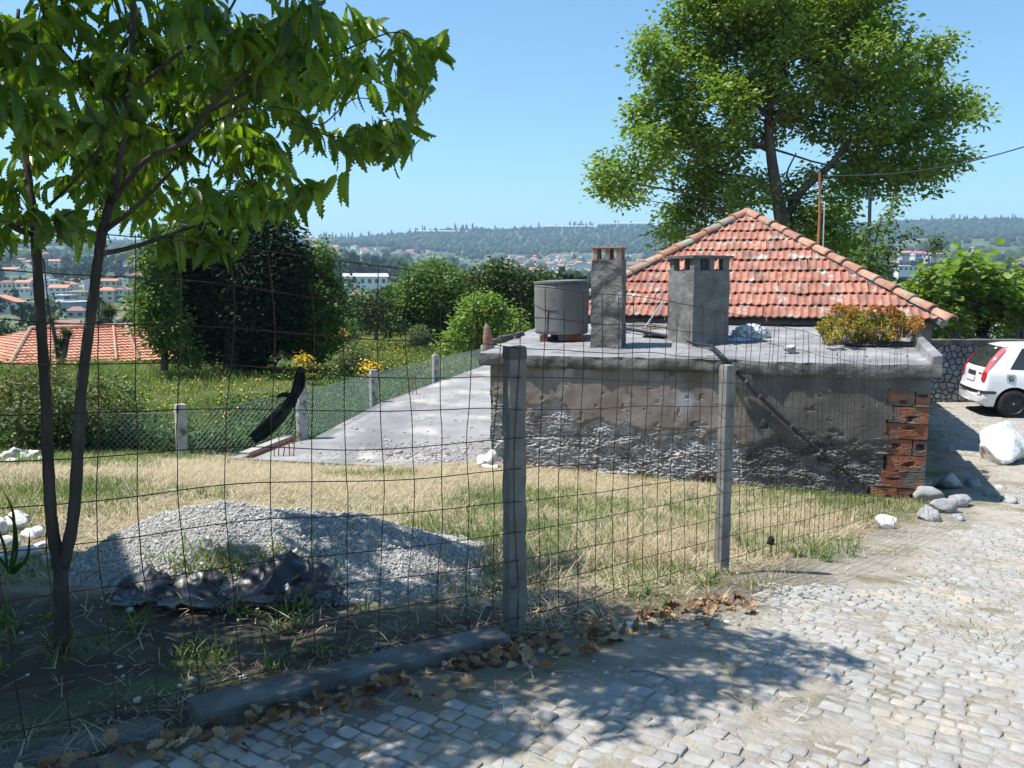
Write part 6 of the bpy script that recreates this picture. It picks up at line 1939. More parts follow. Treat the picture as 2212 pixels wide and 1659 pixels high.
ptr = [(at(1700, 640, D), .30), (at(1694, 500, D), .27), (at(1680, 430, D), .19), (at(1664, 320, D), .15), (at(1662, 240, D), .13), (at(1690, 120, D), .09), (at(1700, 20, D), .05)]
wt = tree('walnut_tree', 'tall spreading walnut tree with dense bright green crown behind the tiled house', 'tree', ptr[0][0] - Vector((0, 0, .9)), lob, ptr, m_walnut, 7.8, .145, 5, .46, 24, limbs=True, hollow=.72, roll=.6)
B = Vector(wt.location)
lm = MB()
for pts, r0, r1 in (([(1694, 490), (1725, 420), (1790, 360), (1840, 300), (1900, 230)], .17, .04), ([(1672, 420), (1620, 385), (1560, 375), (1500, 340)], .10, .03), ([(1664, 260), (1610, 200), (1540, 160)], .08, .02), ([(1664, 270), (1720, 220), (1790, 200), (1860, 150)], .09, .02), ([(1668, 330), (1560, 280), (1450, 260)], .06, .02),
                    ([(1730, 415), (1700, 380), (1720, 330)], .05, .02), ([(1790, 362), (1880, 345), (1980, 350)], .06, .02), ([(1600, 385), (1480, 410), (1350, 395)], .05, .015), ([(1680, 440), (1600, 440), (1500, 480)], .06, .02), ([(1700, 470), (1790, 470), (1830, 500)], .05, .02), ([(1900, 230), (1990, 200), (2090, 240)], .04, .01)):
    P = [at(u, v, D + .25 * math.sin(u)) - B for u, v in pts]
    lm.tube(smooth_path(P, 14), np.linspace(r0, r1, 14), 7)
lm.build('limb', m_bark, wt, smooth=True)

# dark evergreen group left of centre
def T2(u0, vb, vt, D, r0): return [(at(u0, vb, D), r0), (at(u0 + 2, (vb + vt) / 2, D), r0 * .7), (at(u0, vt, D), r0 * .25)]
sp_ = [(520, 455, 46), (565, 470, 40), (475, 470, 40), (540, 500, 60), (590, 510, 44), (480, 510, 66), (420, 520, 50), (560, 580, 70), (620, 560, 40), (480, 600, 85), (400, 600, 60), (560, 680, 75), (620, 640, 40), (470, 700, 80), (400, 690, 50), (540, 760, 50), (590, 720, 44), (440, 745, 40), (510, 460, 40), (450, 470, 40), (520, 790, 34), (500, 640, 60), (570, 450, 24), (380, 540, 40), (350, 560, 34)]
tree('evergreen_tree', 'huge dark evergreen mass rising from the meadow behind the torn net', 'tree', at(500, 815, 30), lobes_px(sp_, 30, 1.4, 5), T2(500, 815, 560, 30, .3), m_dark, 12, .14, 11, .55, 20)
sp_ = [(330, 600, 36), (330, 650, 48), (350, 700, 48), (370, 745, 36), (310, 665, 34), (400, 770, 24), (350, 520, 36), (320, 560, 26), (310, 700, 24)]
tree('leafy_tree', 'bright leafy tree at the left edge of the dark evergreen', 'tree', at(355, 800, 27), lobes_px(sp_, 27, .8, 6), T2(355, 800, 620, 27, .12), m_fresh, 12, .12, 12, .4, 20)
sp_ = [(690, 560, 26), (680, 600, 40), (705, 640, 44), (660, 640, 40), (690, 690, 50), (650, 700, 36), (700, 735, 36), (660, 560, 24), (648, 590, 30), (725, 680, 26), (690, 530, 10), (670, 745, 30)]
tree('leafy_tree', 'bright green leafy tree at the right edge of the dark evergreen', 'tree', at(690, 785, 31), lobes_px(sp_, 31, .9, 7), T2(690, 785, 590, 31, .12), m_fresh, 11, .14, 13, .42, 20)
sp_ = [(780, 660, 26), (800, 690, 30), (770, 700, 24), (830, 680, 24), (820, 650, 20), (850, 700, 26), (790, 640, 16)]
tree('small_tree', 'small open tree with bent dark trunks between evergreen and the tall pale tree', 'tree', at(812, 733, 45), lobes_px(sp_, 45, .8, 8), T2(812, 733, 660, 45, .12), m_oak, 5.5, .16, 14, .5, 14)
sp_ = [(840, 640, 22), (830, 660, 20), (848, 690, 20)]
tree('small_tree', 'narrow dull green tree touching the left of the tall pale tree', 'tree', at(842, 731, 48), lobes_px(sp_, 48, .5, 9), T2(842, 731, 650, 48, .1), m_oak, 7, .16, 15, .5, 14)
sp_ = [(930, 590, 30), (905, 605, 34), (960, 600, 34), (985, 615, 26), (885, 640, 34), (930, 640, 50), (975, 650, 44), (900, 680, 40), (950, 690, 44), (990, 690, 28), (920, 715, 34), (1005, 600, 14), (870, 670, 22)]
tree('round_tree', 'tall pale green rounded tree in the middle of the meadow edge', 'tree', at(940, 742, 46), lobes_px(sp_, 46, 1.2, 10), T2(940, 742, 620, 46, .2), m_fresh, 6.5, .17, 16, .6, 22)
sp_ = [(1080, 590, 28), (1050, 600, 28), (1110, 605, 30), (1040, 630, 32), (1085, 640, 48), (1130, 640, 34), (1060, 680, 40), (1110, 690, 44), (1150, 680, 28), (1165, 610, 22), (1190, 605, 16), (1145, 610, 20), (1150, 720, 30)]
tree('oak_tree', 'dark dense oak behind the round yellowish tree left of the water tank', 'tree', at(1090, 742, 38), lobes_px(sp_, 38, 1.1, 11), T2(1090, 742, 620, 38, .2), m_oak, 8, .15, 17, .52, 22)
sp_ = [(1040, 650, 24), (1020, 665, 24), (1060, 665, 26), (1010, 690, 26), (1050, 695, 34), (1085, 690, 26), (1110, 688, 20), (990, 715, 24), (1030, 725, 28), (1070, 725, 26), (1105, 712, 24), (970, 740, 20), (960, 752, 14), (1010, 748, 18), (1045, 752, 14), (1122, 695, 12)]
tree('round_tree', 'yellowish green layered tree before the dark oak near the flat roof corner', 'tree', at(1030, 775, 27.5), lobes_px(sp_, 27.5, .7, 12), T2(1030, 775, 690, 27.5, .1), m_vine, 13, .11, 18, .34, 18)
# small shrubs standing in the meadow
for k, (u, v, rp, D, m_, nm, lab) in enumerate(((762, 772, 34, 26, m_olive, 'shrub', 'grey green shrub standing in the meadow above the far bars'), (802, 792, 16, 24, m_yellow, 'broom_shrub', 'bright yellow broom shrub beside the grey green shrub'), (655, 775, 12, 26, m_yellow, 'broom_shrub', 'small yellow broom near the upper end of the torn net'), (735, 720, 12, 40, m_yellow, 'broom_shrub', 'yellow broom below the right leafy tree'), (650, 735, 40, 33, m_olive, 'shrub', 'pale leafy shrub under the right leafy tree'), (905, 722, 22, 42, m_olive, 'shrub', 'silvery bush under the tall pale tree'), (745, 715, 26, 41, m_fresh, 'shrub', 'low green bush at the meadow edge left of the small open tree'))):
    lb = lobes_px([(u, v, rp), (u - rp * .6, v + rp * .5, rp * .7), (u + rp * .6, v + rp * .5, rp * .7)], D, .2, 30 + k)
    b = at(u, v + rp * 1.2, D)
    tree(nm, lab, 'shrub', b, lb, [(b, .03), (b + Vector((0, 0, .2)), .02), (at(u, v, D), .01)], m_, 30, .075, 40 + k, .22, 14)
# weedy shrubs left, behind the two stems
for k, (u, v, rp, D, m_, lab) in enumerate(((45, 860, 70, 12.4, m_weed, 'brownish green tall weed bush at the left edge'), (190, 880, 70, 12.6, m_weed, 'brownish weed bush between the two stems'), (130, 900, 60, 12.0, m_oak, 'dark green bush just left of the right stem'), (270, 880, 52, 13.4, m_cover, 'leafy green bush at the start of the chain link fence'), (100, 815, 46, 15.5, m_weed, 'tall thin brown weeds behind the left stem'), (30, 930, 50, 11.8, m_oak, 'dark low bush above the far white stones'))):
    lb = lobes_px([(u, v, rp * .8), (u - rp * .6, v + rp * .4, rp * .7), (u + rp * .6, v + rp * .4, rp * .7), (u + rp * .1, v - rp * .7, rp * .5)], D, .3, 60 + k)
    b = at(u, 975, D)
    tree('weed_bush', lab, 'bush', b, lb, [(b, .02), (b + Vector((0, 0, .2)), .015), (at(u, v, D), .008)], m_, 26, .055, 70 + k, .22, 16)
# vine trellis behind the garden wall
D = 21.0
m_metalpost = mat('grey_trellis_post', [(.10, .12, .14), (.18, .20, .22)], scale=5, rough=.6)
tl = thing('vine_trellis', 'metal trellis posts behind the garden wall carrying the grapevine', 'trellis', at(2100, 735, D))
TB = Vector(tl.location)
for (u, D2) in ((2062, 20.5), (2200, 20.5), (2070, 21.6), (2215, 21.6), (2330, 20.5)):
    b = at(u, 735, D2); b.z = -1.2
    t_ = at(u, 678, D2)
    MB().tube([b - TB, t_ - TB], .035, 8).build('post', m_metalpost, tl)
for v_, D2 in ((672, 20.8), (672, 21.6)):
    MB().tube([at(1985, 676, 20.3) * 1.0 - TB + Vector((0, D2 - 20.3, 0)), at(2420, 676, 20.3) - TB + Vector((0, D2 - 20.3, 0))], .012, 5).build('trellis_wire', m_metalpost, tl)
sp_ = [(1960, 640, 18), (1985, 635, 26), (2000, 665, 24), (2020, 610, 28), (2050, 640, 34), (2040, 670, 22), (2070, 600, 28), (2090, 575, 22), (2110, 610, 34), (2110, 650, 36), (2150, 600, 26), (2160, 640, 34), (2200, 620, 34), (2210, 660, 30), (2240, 630, 40), (2145, 570, 14), (2180, 590, 20), (2000, 600, 14), (2290, 630, 40), (2340, 640, 40), (2085, 560, 12), (2170, 668, 22), (2115, 680, 18), (2040, 692, 16), (2075, 690, 18), (2150, 690, 18), (2190, 688, 20), (2225, 690, 22), (2010, 685, 14)]
vineT = np.array([[0, -.45, 0], [.40, -.42, .05], [.52, -.02, .10], [.30, .12, .04], [.34, .42, .06], [0, .55, -.06], [-.34, .42, .06], [-.30, .12, .04], [-.52, -.02, .10], [-.40, -.42, .05], [0, 0, -.05]])
vineF = np.array([[10, i, (i + 1) % 10] for i in range(10)])
lb = lobes_px(sp_, 20.6, .8, 21)
b = at(2122, 735, 20.6); b.z = -1.2
gv = tree('grapevine', 'broad leaved grapevine spreading over the trellis right of the tiled roof', 'vine', b, lb, [(b, .05), (b + Vector((.05, 0, 1.0)), .045), (at(2125, 660, 20.6), .03)], m_vine, 13, .155, 31, .42, 9, T_=vineT, F_=vineF, hollow=.5, roll=.4, droop=.15)
# ivy clad post under the trellis
b = at(2122, 735, 20.6); b.z = -1.2
tree('ivy_post', 'dark leafy column under the vine trellis', 'post', b, [(np.array(at(2122, v, 20.6)), np.array([.13, .13, .25])) for v in (690, 710, 730, 752)], [(b, .05), (b + Vector((0, 0, .9)), .05), (at(2122, 680, 20.6), .04)], m_dark, 60, .07, 33, .12, 10, limbs=False)
for k, (u, v, rp, D, m_, lab) in enumerate(((2035, 705, 32, 30, m_fresh, 'green bush seen under the left of the vine trellis'), (2085, 700, 28, 34, m_oak, 'dark bush between the trellis posts'), (2200, 700, 36, 30, m_fresh, 'green bush under the right of the vine trellis'), (2020, 520, 12, 60, m_oak, 'round tree top above the vine'))):
    b = at(u, 760, D)
    tree('bush', lab, 'bush', b, lobes_px([(u, v, rp), (u - rp * .7, v + 20, rp * .8), (u + rp * .6, v + 18, rp * .8)], D, .6, 80 + k), [(b, .05), (b + Vector((0, 0, .3)), .04), (at(u, v, D), .02)], m_, 9, .16, 80 + k, .5, 14)
# fruit tree with sparse shoots, right of the walnut
D = 19.5
sp_ = [(1925, 475, 14), (1905, 500, 18), (1935, 450, 9), (1880, 540, 22), (1900, 560, 26), (1925, 540, 16), (1870, 580, 24), (1910, 590, 22), (1945, 515, 12), (1970, 500, 8), (1890, 510, 12), (1850, 560, 20), (1845, 595, 22), (1880, 600, 18), (1915, 475, 10), (1940, 430, 7), (1868, 500, 10)]
b = at(1880, 680, D); b.z = -1.2
ft = tree('fruit_tree', 'sparse young fruit tree with upright shoots right of the roof ridge', 'tree', b, lobes_px(sp_, D, .4, 23), [(b, .05), (at(1876, 620, D), .045), (at(1885, 560, D), .03), (at(1900, 480, D), .015)], m_fresh, 13, .10, 35, .26, 13)
# yucca palms by the near terracotta roof
m_palm = foliage('palm_blade', [(.05, .08, .03), (.09, .12, .05), (.14, .17, .08), (.24, .25, .14)], .15)
def palm(label, u, vb, vc, rp, D, heads, cat='palm', seed=0):
    b = at(u, vb, D); t = thing('palm_tree', label, cat, tuple(b)); B = Vector(b)
    r = np.random.default_rng(seed); tb = MB(); Vs, Fs, Ts, off = [], [], [], 0
    for (du, dv, s) in heads:
        hd_ = at(u + du, vc + dv, D)
        tb.tube(smooth_path([Vector((0, 0, -.4)), (hd_ - B) * .5 + Vector((0, 0, -.1)), hd_ - B], 8), np.linspace(.10, .06, 8), 7)
        n = 170; R = rp * s * D / FPX
        el = np.arcsin(r.uniform(-.75, 1, n)); az = r.uniform(0, 6.28, n)
        P = np.tile(np.array(hd_ - B), (n, 1))
        ln = R * r.uniform(.75, 1.1, n)
        V, F, T = blades(P, ln, np.full(n, R * .075), az, np.clip(math.pi / 2 - el, 0, 2.6) / .75 * .75, r.uniform(.0, .5, n), r, r.beta(1.5, 2, n))
        Vs.append(V); Fs.append(F + off); off += len(V); Ts.append(T)
    tb.build('trunk', m_bark, t, smooth=True)
    obj_np('crown', np.concatenate(Vs), np.concatenate(Fs), m_palm, t, tone=np.concatenate(Ts))
    return t
palm('yucca with two spiky heads before the terracotta roof beside the left stem', 132, 790, 745, 26, 31, ((0, 0, 1.1), (8, -22, 1.0), (16, -18, .9), (-8, 18, .8), (-20, -50, .9)), seed=3)
palm('round dark palm behind the terracotta roof right of the right stem', 235, 710, 676, 30, 55, ((0, 0, 1.0), (-6, 6, .9), (8, 4, .9)), seed=4)

# ------------------------------------------------------------------ near terracotta roof below the meadow
m_nt = mat('pale_terracotta_tile', [(.44, .19, .12), (.56, .28, .19), (.62, .36, .26)], scale=2.5, detail=8, bump=.2, bscale=20, rand=.06, patch=((.33, .17, .13), 1.5, .62, .08))
nhz = thing('roofed_house', 'house below the meadow of which mostly the broad striped terracotta roof shows', 'house', at(170, 800, 36))
NB = Vector(nhz.location)
def quad_rows(name, a, b, c, d, n):
    """tile courses from eave (a->b) up to ridge (d->c); each course a stepped strip with waves"""
    a, b, c, d = map(Vector, (a, b, c, d))
    nrm = (b - a).cross(d - a).normalized()
    if nrm.z < 0: nrm = -nrm
    for k in range(n):
        t0, t1 = k / n, (k + 1.06) / n
        L0, R0 = a.lerp(d, t0), b.lerp(c, t0); L1, R1 = a.lerp(d, min(1, t1)), b.lerp(c, min(1, t1))
        m = max(8, int((R0 - L0).length / .12)); vs, fs = [], []
        for i in range(m + 1):
            f = i / m; wv = nrm * (.018 * (1 if i % 2 else -1))
            vs += [L0.lerp(R0, f) + nrm * .02 - NB, L0.lerp(R0, f) + nrm * .085 + wv - NB, L1.lerp(R1, f) + nrm * .01 + wv - NB]
        for i in range(m):
            for q in range(2): fs.append((i * 3 + q, i * 3 + 3 + q, i * 3 + 4 + q, i * 3 + 1 + q))
        MB().add(vs, fs).build(name, m_nt, nhz)
De, Dr = 35.5, 39.5
quad_rows('tile_course', at(20, 794, De), at(420, 776, De), at(420, 702, Dr), at(66, 714, Dr), 13)
quad_rows('tile_course', at(-130, 760, Dr + 3), at(20, 794, De), at(66, 714, Dr), at(60, 716, Dr + .3), 13)
for a_, b_, r_ in ((at(20, 793, De), at(66, 713, Dr), .16), (at(66, 712, Dr), at(420, 701, Dr), .15), (at(252, 781, De - .03), at(245, 706, Dr), .09), (at(300, 780, De - .05), at(272, 704, Dr), .13)):
    MB().tube([a_ - NB + Vector((0, 0, .08)), a_.lerp(b_, .5) - NB + Vector((0, 0, .08)), b_ - NB + Vector((0, 0, .08))], r_ * .6, 8).build('ridge_tiles', m_ridge, nhz)
a_, b_ = at(20, 796, De + .3), at(420, 780, De + .3)
wv = MB().add([a_ - NB + Vector((0, 0, -4)), b_ - NB + Vector((0, 0, -4)), b_ - NB, a_ - NB, a_ - NB + Vector((0, 7, -4)), b_ - NB + Vector((0, 7, -4)), b_ - NB + Vector((0, 7, .3)), a_ - NB + Vector((0, 7, .3))], [(0, 1, 2, 3), (1, 5, 6, 2), (5, 4, 7, 6), (4, 0, 3, 7)]).build('wall', m_wall_c, nhz)
# back slope
MB().add([at(66, 712, Dr) - NB, at(420, 701, Dr) - NB, at(420, 701, Dr) - NB + Vector((0, 4.5, -1.7)), at(66, 712, Dr) - NB + Vector((-2, 4.5, -1.7))], [(0, 1, 2, 3)]).build('back_slope', m_nt, nhz)
# wooden post in the meadow edge
p0, p1 = at(389, 785, 27), at(387, 712, 27)
tag(MB().tube([p0, p1], [.07, .06], 8).build('stake', m_wpost), 'pale stake at the meadow edge under the dark evergreen', 'stake')

# ------------------------------------------------------------------ succulent on the flat roof
m_succ = foliage('succulent_leaf', [(.50, .17, .06), (.52, .30, .06), (.45, .42, .08), (.30, .38, .08)], .2, (1.2, 1.1, .5), .45)
b = wp(1880, 745)
sc = thing('succulent', 'wide yellow and orange succulent bush on the right of the flat roof', 'plant', tuple(b))
sp_ = [(1785, 715, 16), (1800, 692, 22), (1830, 700, 26), (1840, 675, 22), (1815, 668, 16), (1870, 690, 28), (1870, 720, 22), (1905, 700, 28), (1900, 728, 20), (1940, 690, 24), (1950, 710, 24), (1975, 695, 18), (1930, 730, 16), (1985, 705, 10), (1825, 720, 16), (1890, 670, 14), (1925, 672, 14), (1800, 728, 18), (1850, 732, 18), (1880, 740, 16), (1915, 742, 14), (1780, 705, 16)]
Dsx = b.y - .1
rs = np.random.default_rng(4)
Vs, Fs, Ts, off = [], [], [], 0
rosT = np.array([[0, 0, 0], [.16, .55, .05], [0, 1, .12], [-.16, .55, .05]]); rosF = np.array([[0, 1, 2, 3]])
stem = MB()
for (u, v, rp) in sp_:
    c = np.array(at(u, v, Dsx + rs.uniform(-.25, .35))); R = rp * Dsx / FPX
    n = int(R * R * 4200) + 10
    d = rs.normal(size=(n, 3)); d /= np.linalg.norm(d, axis=1, keepdims=True); d[:, 2] = np.abs(d[:, 2]) * 1.3 - .65
    C = c + d * R * (.55 + .5 * rs.random((n, 1)))
    C[:, 2] = np.maximum(C[:, 2], b.z + .03)
    for q in range(0, n, 4):
        gz = max(b.z, c[2] - .12)
        stem.tube([Vector((C[q][0] * .6 + c[0] * .4, C[q][1] * .5 + c[1] * .5, gz)) - b, Vector(C[q]) - b], .005, 4, cap=False)
    k = 11
    P = np.repeat(C, k, 0); dd = np.repeat(d, k, 0) * .9 + rs.normal(size=(n * k, 3)) * .75 + [0, 0, .3]
    V, F = inst(rosT, rosF, P - np.array(b), rot_from(dd, rs.uniform(0, 6, n * k)), rs.uniform(.03, .052, n * k))
    right = sstep(1890, 1980, u); topr = sstep(690, 665, v)
    tn = np.repeat(np.clip(rs.beta(3, 2.2, n) - .42 * right - .45 * topr + .05, 0, 1), k)
    Vs.append(V); Fs.append(F + off); off += len(V); Ts.append(np.repeat(tn, 4))
stem.build('stems', m_twig, sc)['kind'] = 'stuff'
obj_np('leaves', np.concatenate(Vs), np.concatenate(Fs), m_succ, sc, tone=np.concatenate(Ts))
m_soilc = mat('dark_root_soil', [(.05, .04, .03), (.10, .085, .07)], scale=20, bump=.8)
o = rock('root_clump', (1.1, .30, .14), m_soilc, (to_world(on_roof(1915, 748)) - b)[:], 8, sc, 3, .6, ARZ)

# ------------------------------------------------------------------ young chestnut tree in the foreground
m_cbark = mat('smooth_chestnut_bark', [(.025, .021, .018), (.05, .042, .035), (.095, .082, .068)], scale=7, detail=8, bump=.9, bscale=40, dist=.010, stretch=(1, 1, .4), patch=((.16, .15, .13), 5, .66, .04))
m_chest = foliage('chestnut_leaf', [(.04, .08, .010), (.085, .15, .016), (.16, .24, .028), (.30, .38, .05)], .46, (1.55, 1.75, .38), .34, .45)
CD = 3.72
base = at(133, 1445, CD); base.z = float(H(base.x, base.y)) - .05
ct_ = thing('chestnut_tree', 'young forked chestnut tree with long toothed leaves in the left foreground', 'tree', tuple(base))
CB = Vector(base)
tips = []
def branch(name, pts, r0, r1, n=26, dd=0.0, sides=10):
    P = [at(q[0], q[1], CD + (q[2] if len(q) > 2 else dd * i / max(1, len(pts) - 1))) for i, q in enumerate(pts)]
    S = smooth_path(P, n)
    s = CD / FPX
    rad = np.linspace(r0, r1, n) * s * .72
    rad = rad * (1 + .05 * np.array([math.sin(i * 1.9) for i in range(n)]))
    MB().tube([p - CB for p in S], rad, sides).build(name, m_cbark, ct_, smooth=True)
    tips.append(S)
    return S
branch('trunk', [(133, 1480), (133, 1380), (132, 1290), (131, 1205)], 25, 21, 20, sides=14)
branch('stem', [(128, 1225), (112, 1130), (104, 1000), (99, 860), (88, 690), (76, 500)], 19, 14, 40)
branch('stem', [(136, 1225), (158, 1120), (168, 980), (176, 840), (195, 690), (214, 545), (228, 470)], 19, 13.5, 40)
branch('branch', [(76, 505), (64, 400), (42, 262), (30, 150), (40, 20)], 13, 5, dd=.2)
branch('branch', [(76, 508), (30, 490), (-30, 440), (-110, 380)], 11, 5, dd=-.2)
branch('branch', [(80, 505), (112, 482), (160, 455)], 8, 3, dd=-.3)
branch('branch', [(226, 480), (250, 390), (270, 250), (285, 80), (292, -120), (300, -330)], 13, 5, 34, .15)
branch('branch', [(217, 548), (270, 538), (345, 515), (410, 492), (480, 478)], 8.5, 3, dd=.35)
branch('branch', [(224, 500), (290, 450), (350, 392), (400, 335)], 8, 3, dd=-.3)
branch('branch', [(240, 440), (310, 350), (400, 305), (452, 235), (560, 130), (650, 10), (700, -110)], 9, 4, 34, -.25)
branch('branch', [(455, 238), (545, 195), (660, 150), (720, 60)], 5.5, 2.5, dd=-.2)
branch('branch', [(652, 150), (740, 110), (850, 70), (905, 95)], 3.5, 1.2, dd=-.1)
branch('twig', [(400, 312), (470, 260), (560, 230), (640, 240)], 4, 1.6)
branch('twig', [(640, 240), (690, 270), (740, 232), (775, 212), (850, 225)], 2.8, 1.2)
branch('twig', [(620, 262), (690, 288), (745, 296), (800, 280)], 2.6, 1.2)
branch('branch', [(270, 260), (180, 160), (110, 70), (60, -80)], 7, 3, dd=.35)
branch('branch', [(275, 210), (380, 120), (470, 60), (540, -60)], 7, 3, dd=.3)
branch('branch', [(100, 450), (170, 380), (220, 300), (160, 180)], 5, 2, dd=-.5)
branch('branch', [(292, -120), (420, -200), (560, -260), (700, -300)], 7, 3, dd=-.5)
branch('branch', [(292, -140), (160, -240), (40, -300)], 7, 3, dd=-.6)
branch('branch', [(42, 262), (-60, 160), (-200, 60)], 7, 3, dd=-.4)
# serrated drooping leaf
def chest_leaf(seed):
    r = np.random.default_rng(seed); n = 11; V, F = [], []
    dr = r.uniform(.25, .75); tw = r.normal() * .25; sidec = r.normal() * .10
    for i in range(n):
        t = i / (n - 1)
        w_ = .112 * math.sin(math.pi * min(1, .10 + t * .90)) ** .75
        if i == 0: w_ = .012
        if i == n - 1: w_ = .004
        y_ = t * math.cos(dr * t * .9); z_ = -t * math.sin(dr * t * .9)
        xo = sidec * t * t
        a = tw * t
        saw = .040
        for sx in (-1, 1):
            V.append((xo + sx * w_ * math.cos(a), y_, z_ + w_ * (.28 + sx * math.sin(a))))
            V.append((xo + sx * (w_ + saw * (0 < i < n - 2)) * math.cos(a), y_ + .055 * (i < n - 1), z_ + w_ * (.30 + sx * math.sin(a))))
        V.append((xo, y_, z_))
    for i in range(n - 1):
        p, q = i * 5, (i + 1) * 5
        F += [(p + 4, p, q, q + 4), (p + 2, p + 4, q + 4, q + 2)]
        F += [(p, p, p + 1, q)] if False else []
    T3 = []
    for i in range(n - 1):
        p, q = i * 5, (i + 1) * 5
        T3 += [(p, p + 1, q), (p + 2, q + 2, p + 3)]
    F4 = F + [(a, b, c, c) for a, b, c in []]
    return np.array(V), np.array(F), np.array(T3)
cls = [chest_leaf(k) for k in range(8)]
cspec = [(40, 40, 80), (130, 30, 90), (60, 140, 80), (20, 220, 70), (160, 90, 60), (120, 200, 55), (50, 320, 52), (20, 420, 50), (60, 455, 44), (120, 300, 60), (200, 300, 62), (290, 60, 85), (260, 170, 75), (380, 60, 85), (360, 160, 60), (300, 270, 70), (210, 400, 60), (150, 350, 55), (130, 470, 34), (200, 470, 40), (300, 380, 70), (390, 290, 70), (400, 400, 62), (330, 480, 46), (460, 60, 80), (470, 170, 62), (540, 50, 75), (560, 200, 60), (640, 30, 60), (620, 120, 55),
         (700, 40, 55), (690, 150, 55), (740, 100, 48), (780, 40, 46), (800, 150, 55), (850, 90, 42), (840, 220, 50), (880, 180, 32), (800, 250, 50), (850, 280, 36), (905, 100, 20), (930, 90, 14), (900, 150, 24), (800, 300, 26), (500, 290, 50), (560, 300, 62), (610, 350, 58), (560, 390, 60), (630, 410, 52), (670, 400, 30), (480, 400, 55), (450, 470, 44), (520, 450, 36), (440, 520, 30), (380, 500, 26), (600, 440, 34), (240, 250, 50), (10, 120, 60), (330, 330, 50), (640, 240, 26), (690, 285, 20), (10, 500, 24), (490, 100, 50), (170, 250, 34), (320, 110, 60), (230, 110, 50), (80, 240, 46)]
cr_ = np.random.default_rng(15)
L_ = []
for (u, v, rp) in cspec:
    L_.append((np.array(at(u, v, CD + cr_.uniform(-.5, .5) + (1.5 * cr_.random() if 260 < u < 700 and v > 120 else 0))), rp * CD / FPX))
# crown above and left of the picture
for (x, y, z, R) in ((-1.6, 3.3, 3.5, .45), (-1.0, 3.5, 3.6, .45), (-.6, 3.7, 3.5, .4), (-1.5, 3.9, 3.9, .5), (-2.3, 3.6, 4.0, .6), (-2.9, 3.4, 3.2, .6), (-3.1, 3.9, 2.6, .55), (-2.6, 3.0, 3.7, .5), (-1.9, 3.0, 3.1, .40), (-1.2, 3.05, 3.25, .35), (-2.2, 4.3, 3.6, .5), (-3.0, 4.4, 3.5, .5), (-2.0, 3.6, 4.6, .5), (-2.4, 2.6, 3.0, .45), (-1.55, 4.4, 3.3, .4), (-2.9, 2.7, 2.6, .45), (-2.3, 5.1, 2.5, .36), (-1.95, 5.35, 2.7, .36), (-1.6, 5.2, 2.45, .30), (-1.4, 5.0, 2.85, .32), (-2.1, 4.9, 2.2, .28), (-1.75, 5.5, 2.9, .3), (-1.2, 5.3, 2.7, .22), (-2.6, 2.7, 3.3, .4), (-2.2, 2.9, 3.2, .4), (-2.9, 2.9, 3.4, .4), (-1.9, 2.6, 3.1, .3), (-2.4, 2.4, 3.3, .35), (-1.9, 2.85, 3.5, .35)):
    L_.append((np.array((x, y, z)), R))
LP, LD, LS, LT_ = [], [], [], []
for c, R in L_:
    nt_ = max(3, int(R * R * (360 if c[2] < 3.0 else 270)))
    for _ in range(nt_):
        d = cr_.normal(size=3); d /= np.linalg.norm(d)
        tip = c + d * R * (.25 + .75 * cr_.random() ** .5)
        out_ = d * .8 + cr_.normal(size=3) * .35; out_[2] = abs(out_[2]) * .2 - .15
        out_ /= np.linalg.norm(out_)
        k = cr_.integers(5, 9); ct0 = cr_.beta(1.6, 1.9)
        for j in range(k):
            side = (1 if j % 2 else -1)
            sv = np.cross(out_, [0, 0, 1.0]); sv /= (np.linalg.norm(sv) + 1e-6)
            dr_ = out_ * cr_.uniform(.2, .9) + sv * side * cr_.uniform(.25, .9) + np.array([0, 0, -cr_.uniform(.15, 1.15)])
            LP.append(tip - out_ * .028 * j); LD.append(dr_); LS.append(cr_.uniform(.085, .18)); LT_.append(np.clip(ct0 * .7 + cr_.random() * .3, 0, 1))
LP, LD, LS, LT_ = np.array(LP), np.array(LD), np.array(LS), np.array(LT_)
R_ = rot_from(LD, cr_.normal(size=len(LP)) * .9)
uu, vv_, ff_ = project(LP)
vis = (uu > -20) & (uu < 2230) & (vv_ > -20)
ordr = np.argsort(np.where(vis, ff_, 99))
single = ordr[:300]; sset = np.zeros(len(LP), bool); sset[single] = True
vid = np.arange(len(LP)) % 8
lmes = []
m_chest_o = mat('chestnut_leaf_near', [(.05, .10, .012), (.11, .18, .020), (.21, .29, .04)], scale=6, rough=.34, rand=.3, trans=.5, trans_col=(1.55, 1.75, .38), spec=.45)
for k in range(8):
    lmes.append(mesh_np('leaf', cls[k][0], [cls[k][1], cls[k][2]], m_chest_o, smooth=True))
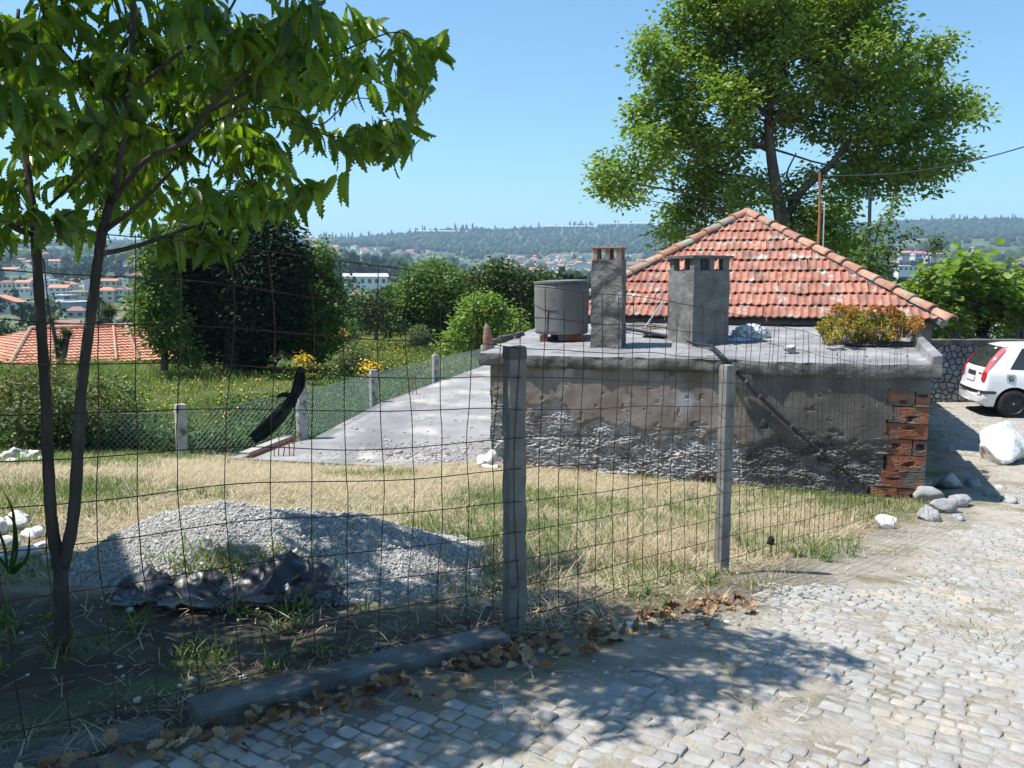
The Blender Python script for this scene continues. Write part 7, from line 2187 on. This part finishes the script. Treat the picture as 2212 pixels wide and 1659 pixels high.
for q in single:
    o = link(bpy.data.objects.new('leaf', lmes[vid[q]]), ct_)
    M = Matrix(R_[q].tolist()).to_4x4(); M.translation = Vector(LP[q]) - CB
    o.matrix_local = M @ Matrix.Scale(LS[q], 4)
Vs, F4, F3, Ts, off = [], [], [], [], 0
for k in range(8):
    s_ = np.where((vid == k) & ~sset)[0]
    V, Fq = inst(cls[k][0], cls[k][1], LP[s_] - np.array(CB), R_[s_], LS[s_])
    _, Ft = inst(cls[k][0], cls[k][2], LP[s_] - np.array(CB), R_[s_], LS[s_])
    Vs.append(V); F4.append(Fq + off); F3.append(Ft + off); off += len(V); Ts.append(np.repeat(LT_[s_], len(cls[k][0])))
o = obj_np('crown', np.concatenate(Vs), [np.concatenate(F4), np.concatenate(F3)], m_chest, ct_, tone=np.concatenate(Ts), smooth=True)
o['kind'] = 'stuff'
# strap leaved plant at the left edge
pn = MB()
b = at(22, 1235, 4.6)
lily = thing('strap_leaved_plant', 'plant with long dark strap leaves at the left edge before the white stones', 'plant', tuple(b))
for k, pts in enumerate(([(20, 1240), (30, 1180), (28, 1110), (8, 1060)], [(25, 1240), (36, 1190), (30, 1130), (14, 1110)], [(18, 1240), (8, 1180), (-10, 1120)], [(30, 1240), (60, 1200), (64, 1150)], [(22, 1240), (-5, 1200), (-25, 1190)], [(26, 1240), (44, 1218), (62, 1222)])):
    o = strip([at(u, v, 4.6 + .02 * k) - b for u, v in pts], [.012, .018, .016, .003], 'strap_leaf', m_grass, k, lily)
# light air between here and the ridge
hz_ = MB().box((-14000, -400, -60), (14000, 8000, 330)).build('haze', [])
hz_.data.materials.clear()
mh = bpy.data.materials.new('pale_air'); mh.use_nodes = True
nt = mh.node_tree; nt.nodes.clear()
ho = nt.nodes.new('ShaderNodeOutputMaterial'); hv_ = nt.nodes.new('ShaderNodeVolumePrincipled')
hv_.inputs['Color'].default_value = (.52, .74, 1, 1); hv_.inputs['Density'].default_value = .00018
hv_.inputs['Anisotropy'].default_value = .2
nt.links.new(hv_.outputs[0], ho.inputs['Volume'])
hz_.data.materials.append(mh)
tag(hz_, 'thin blue air between the yard and the far ridge', 'haze', kind='stuff')
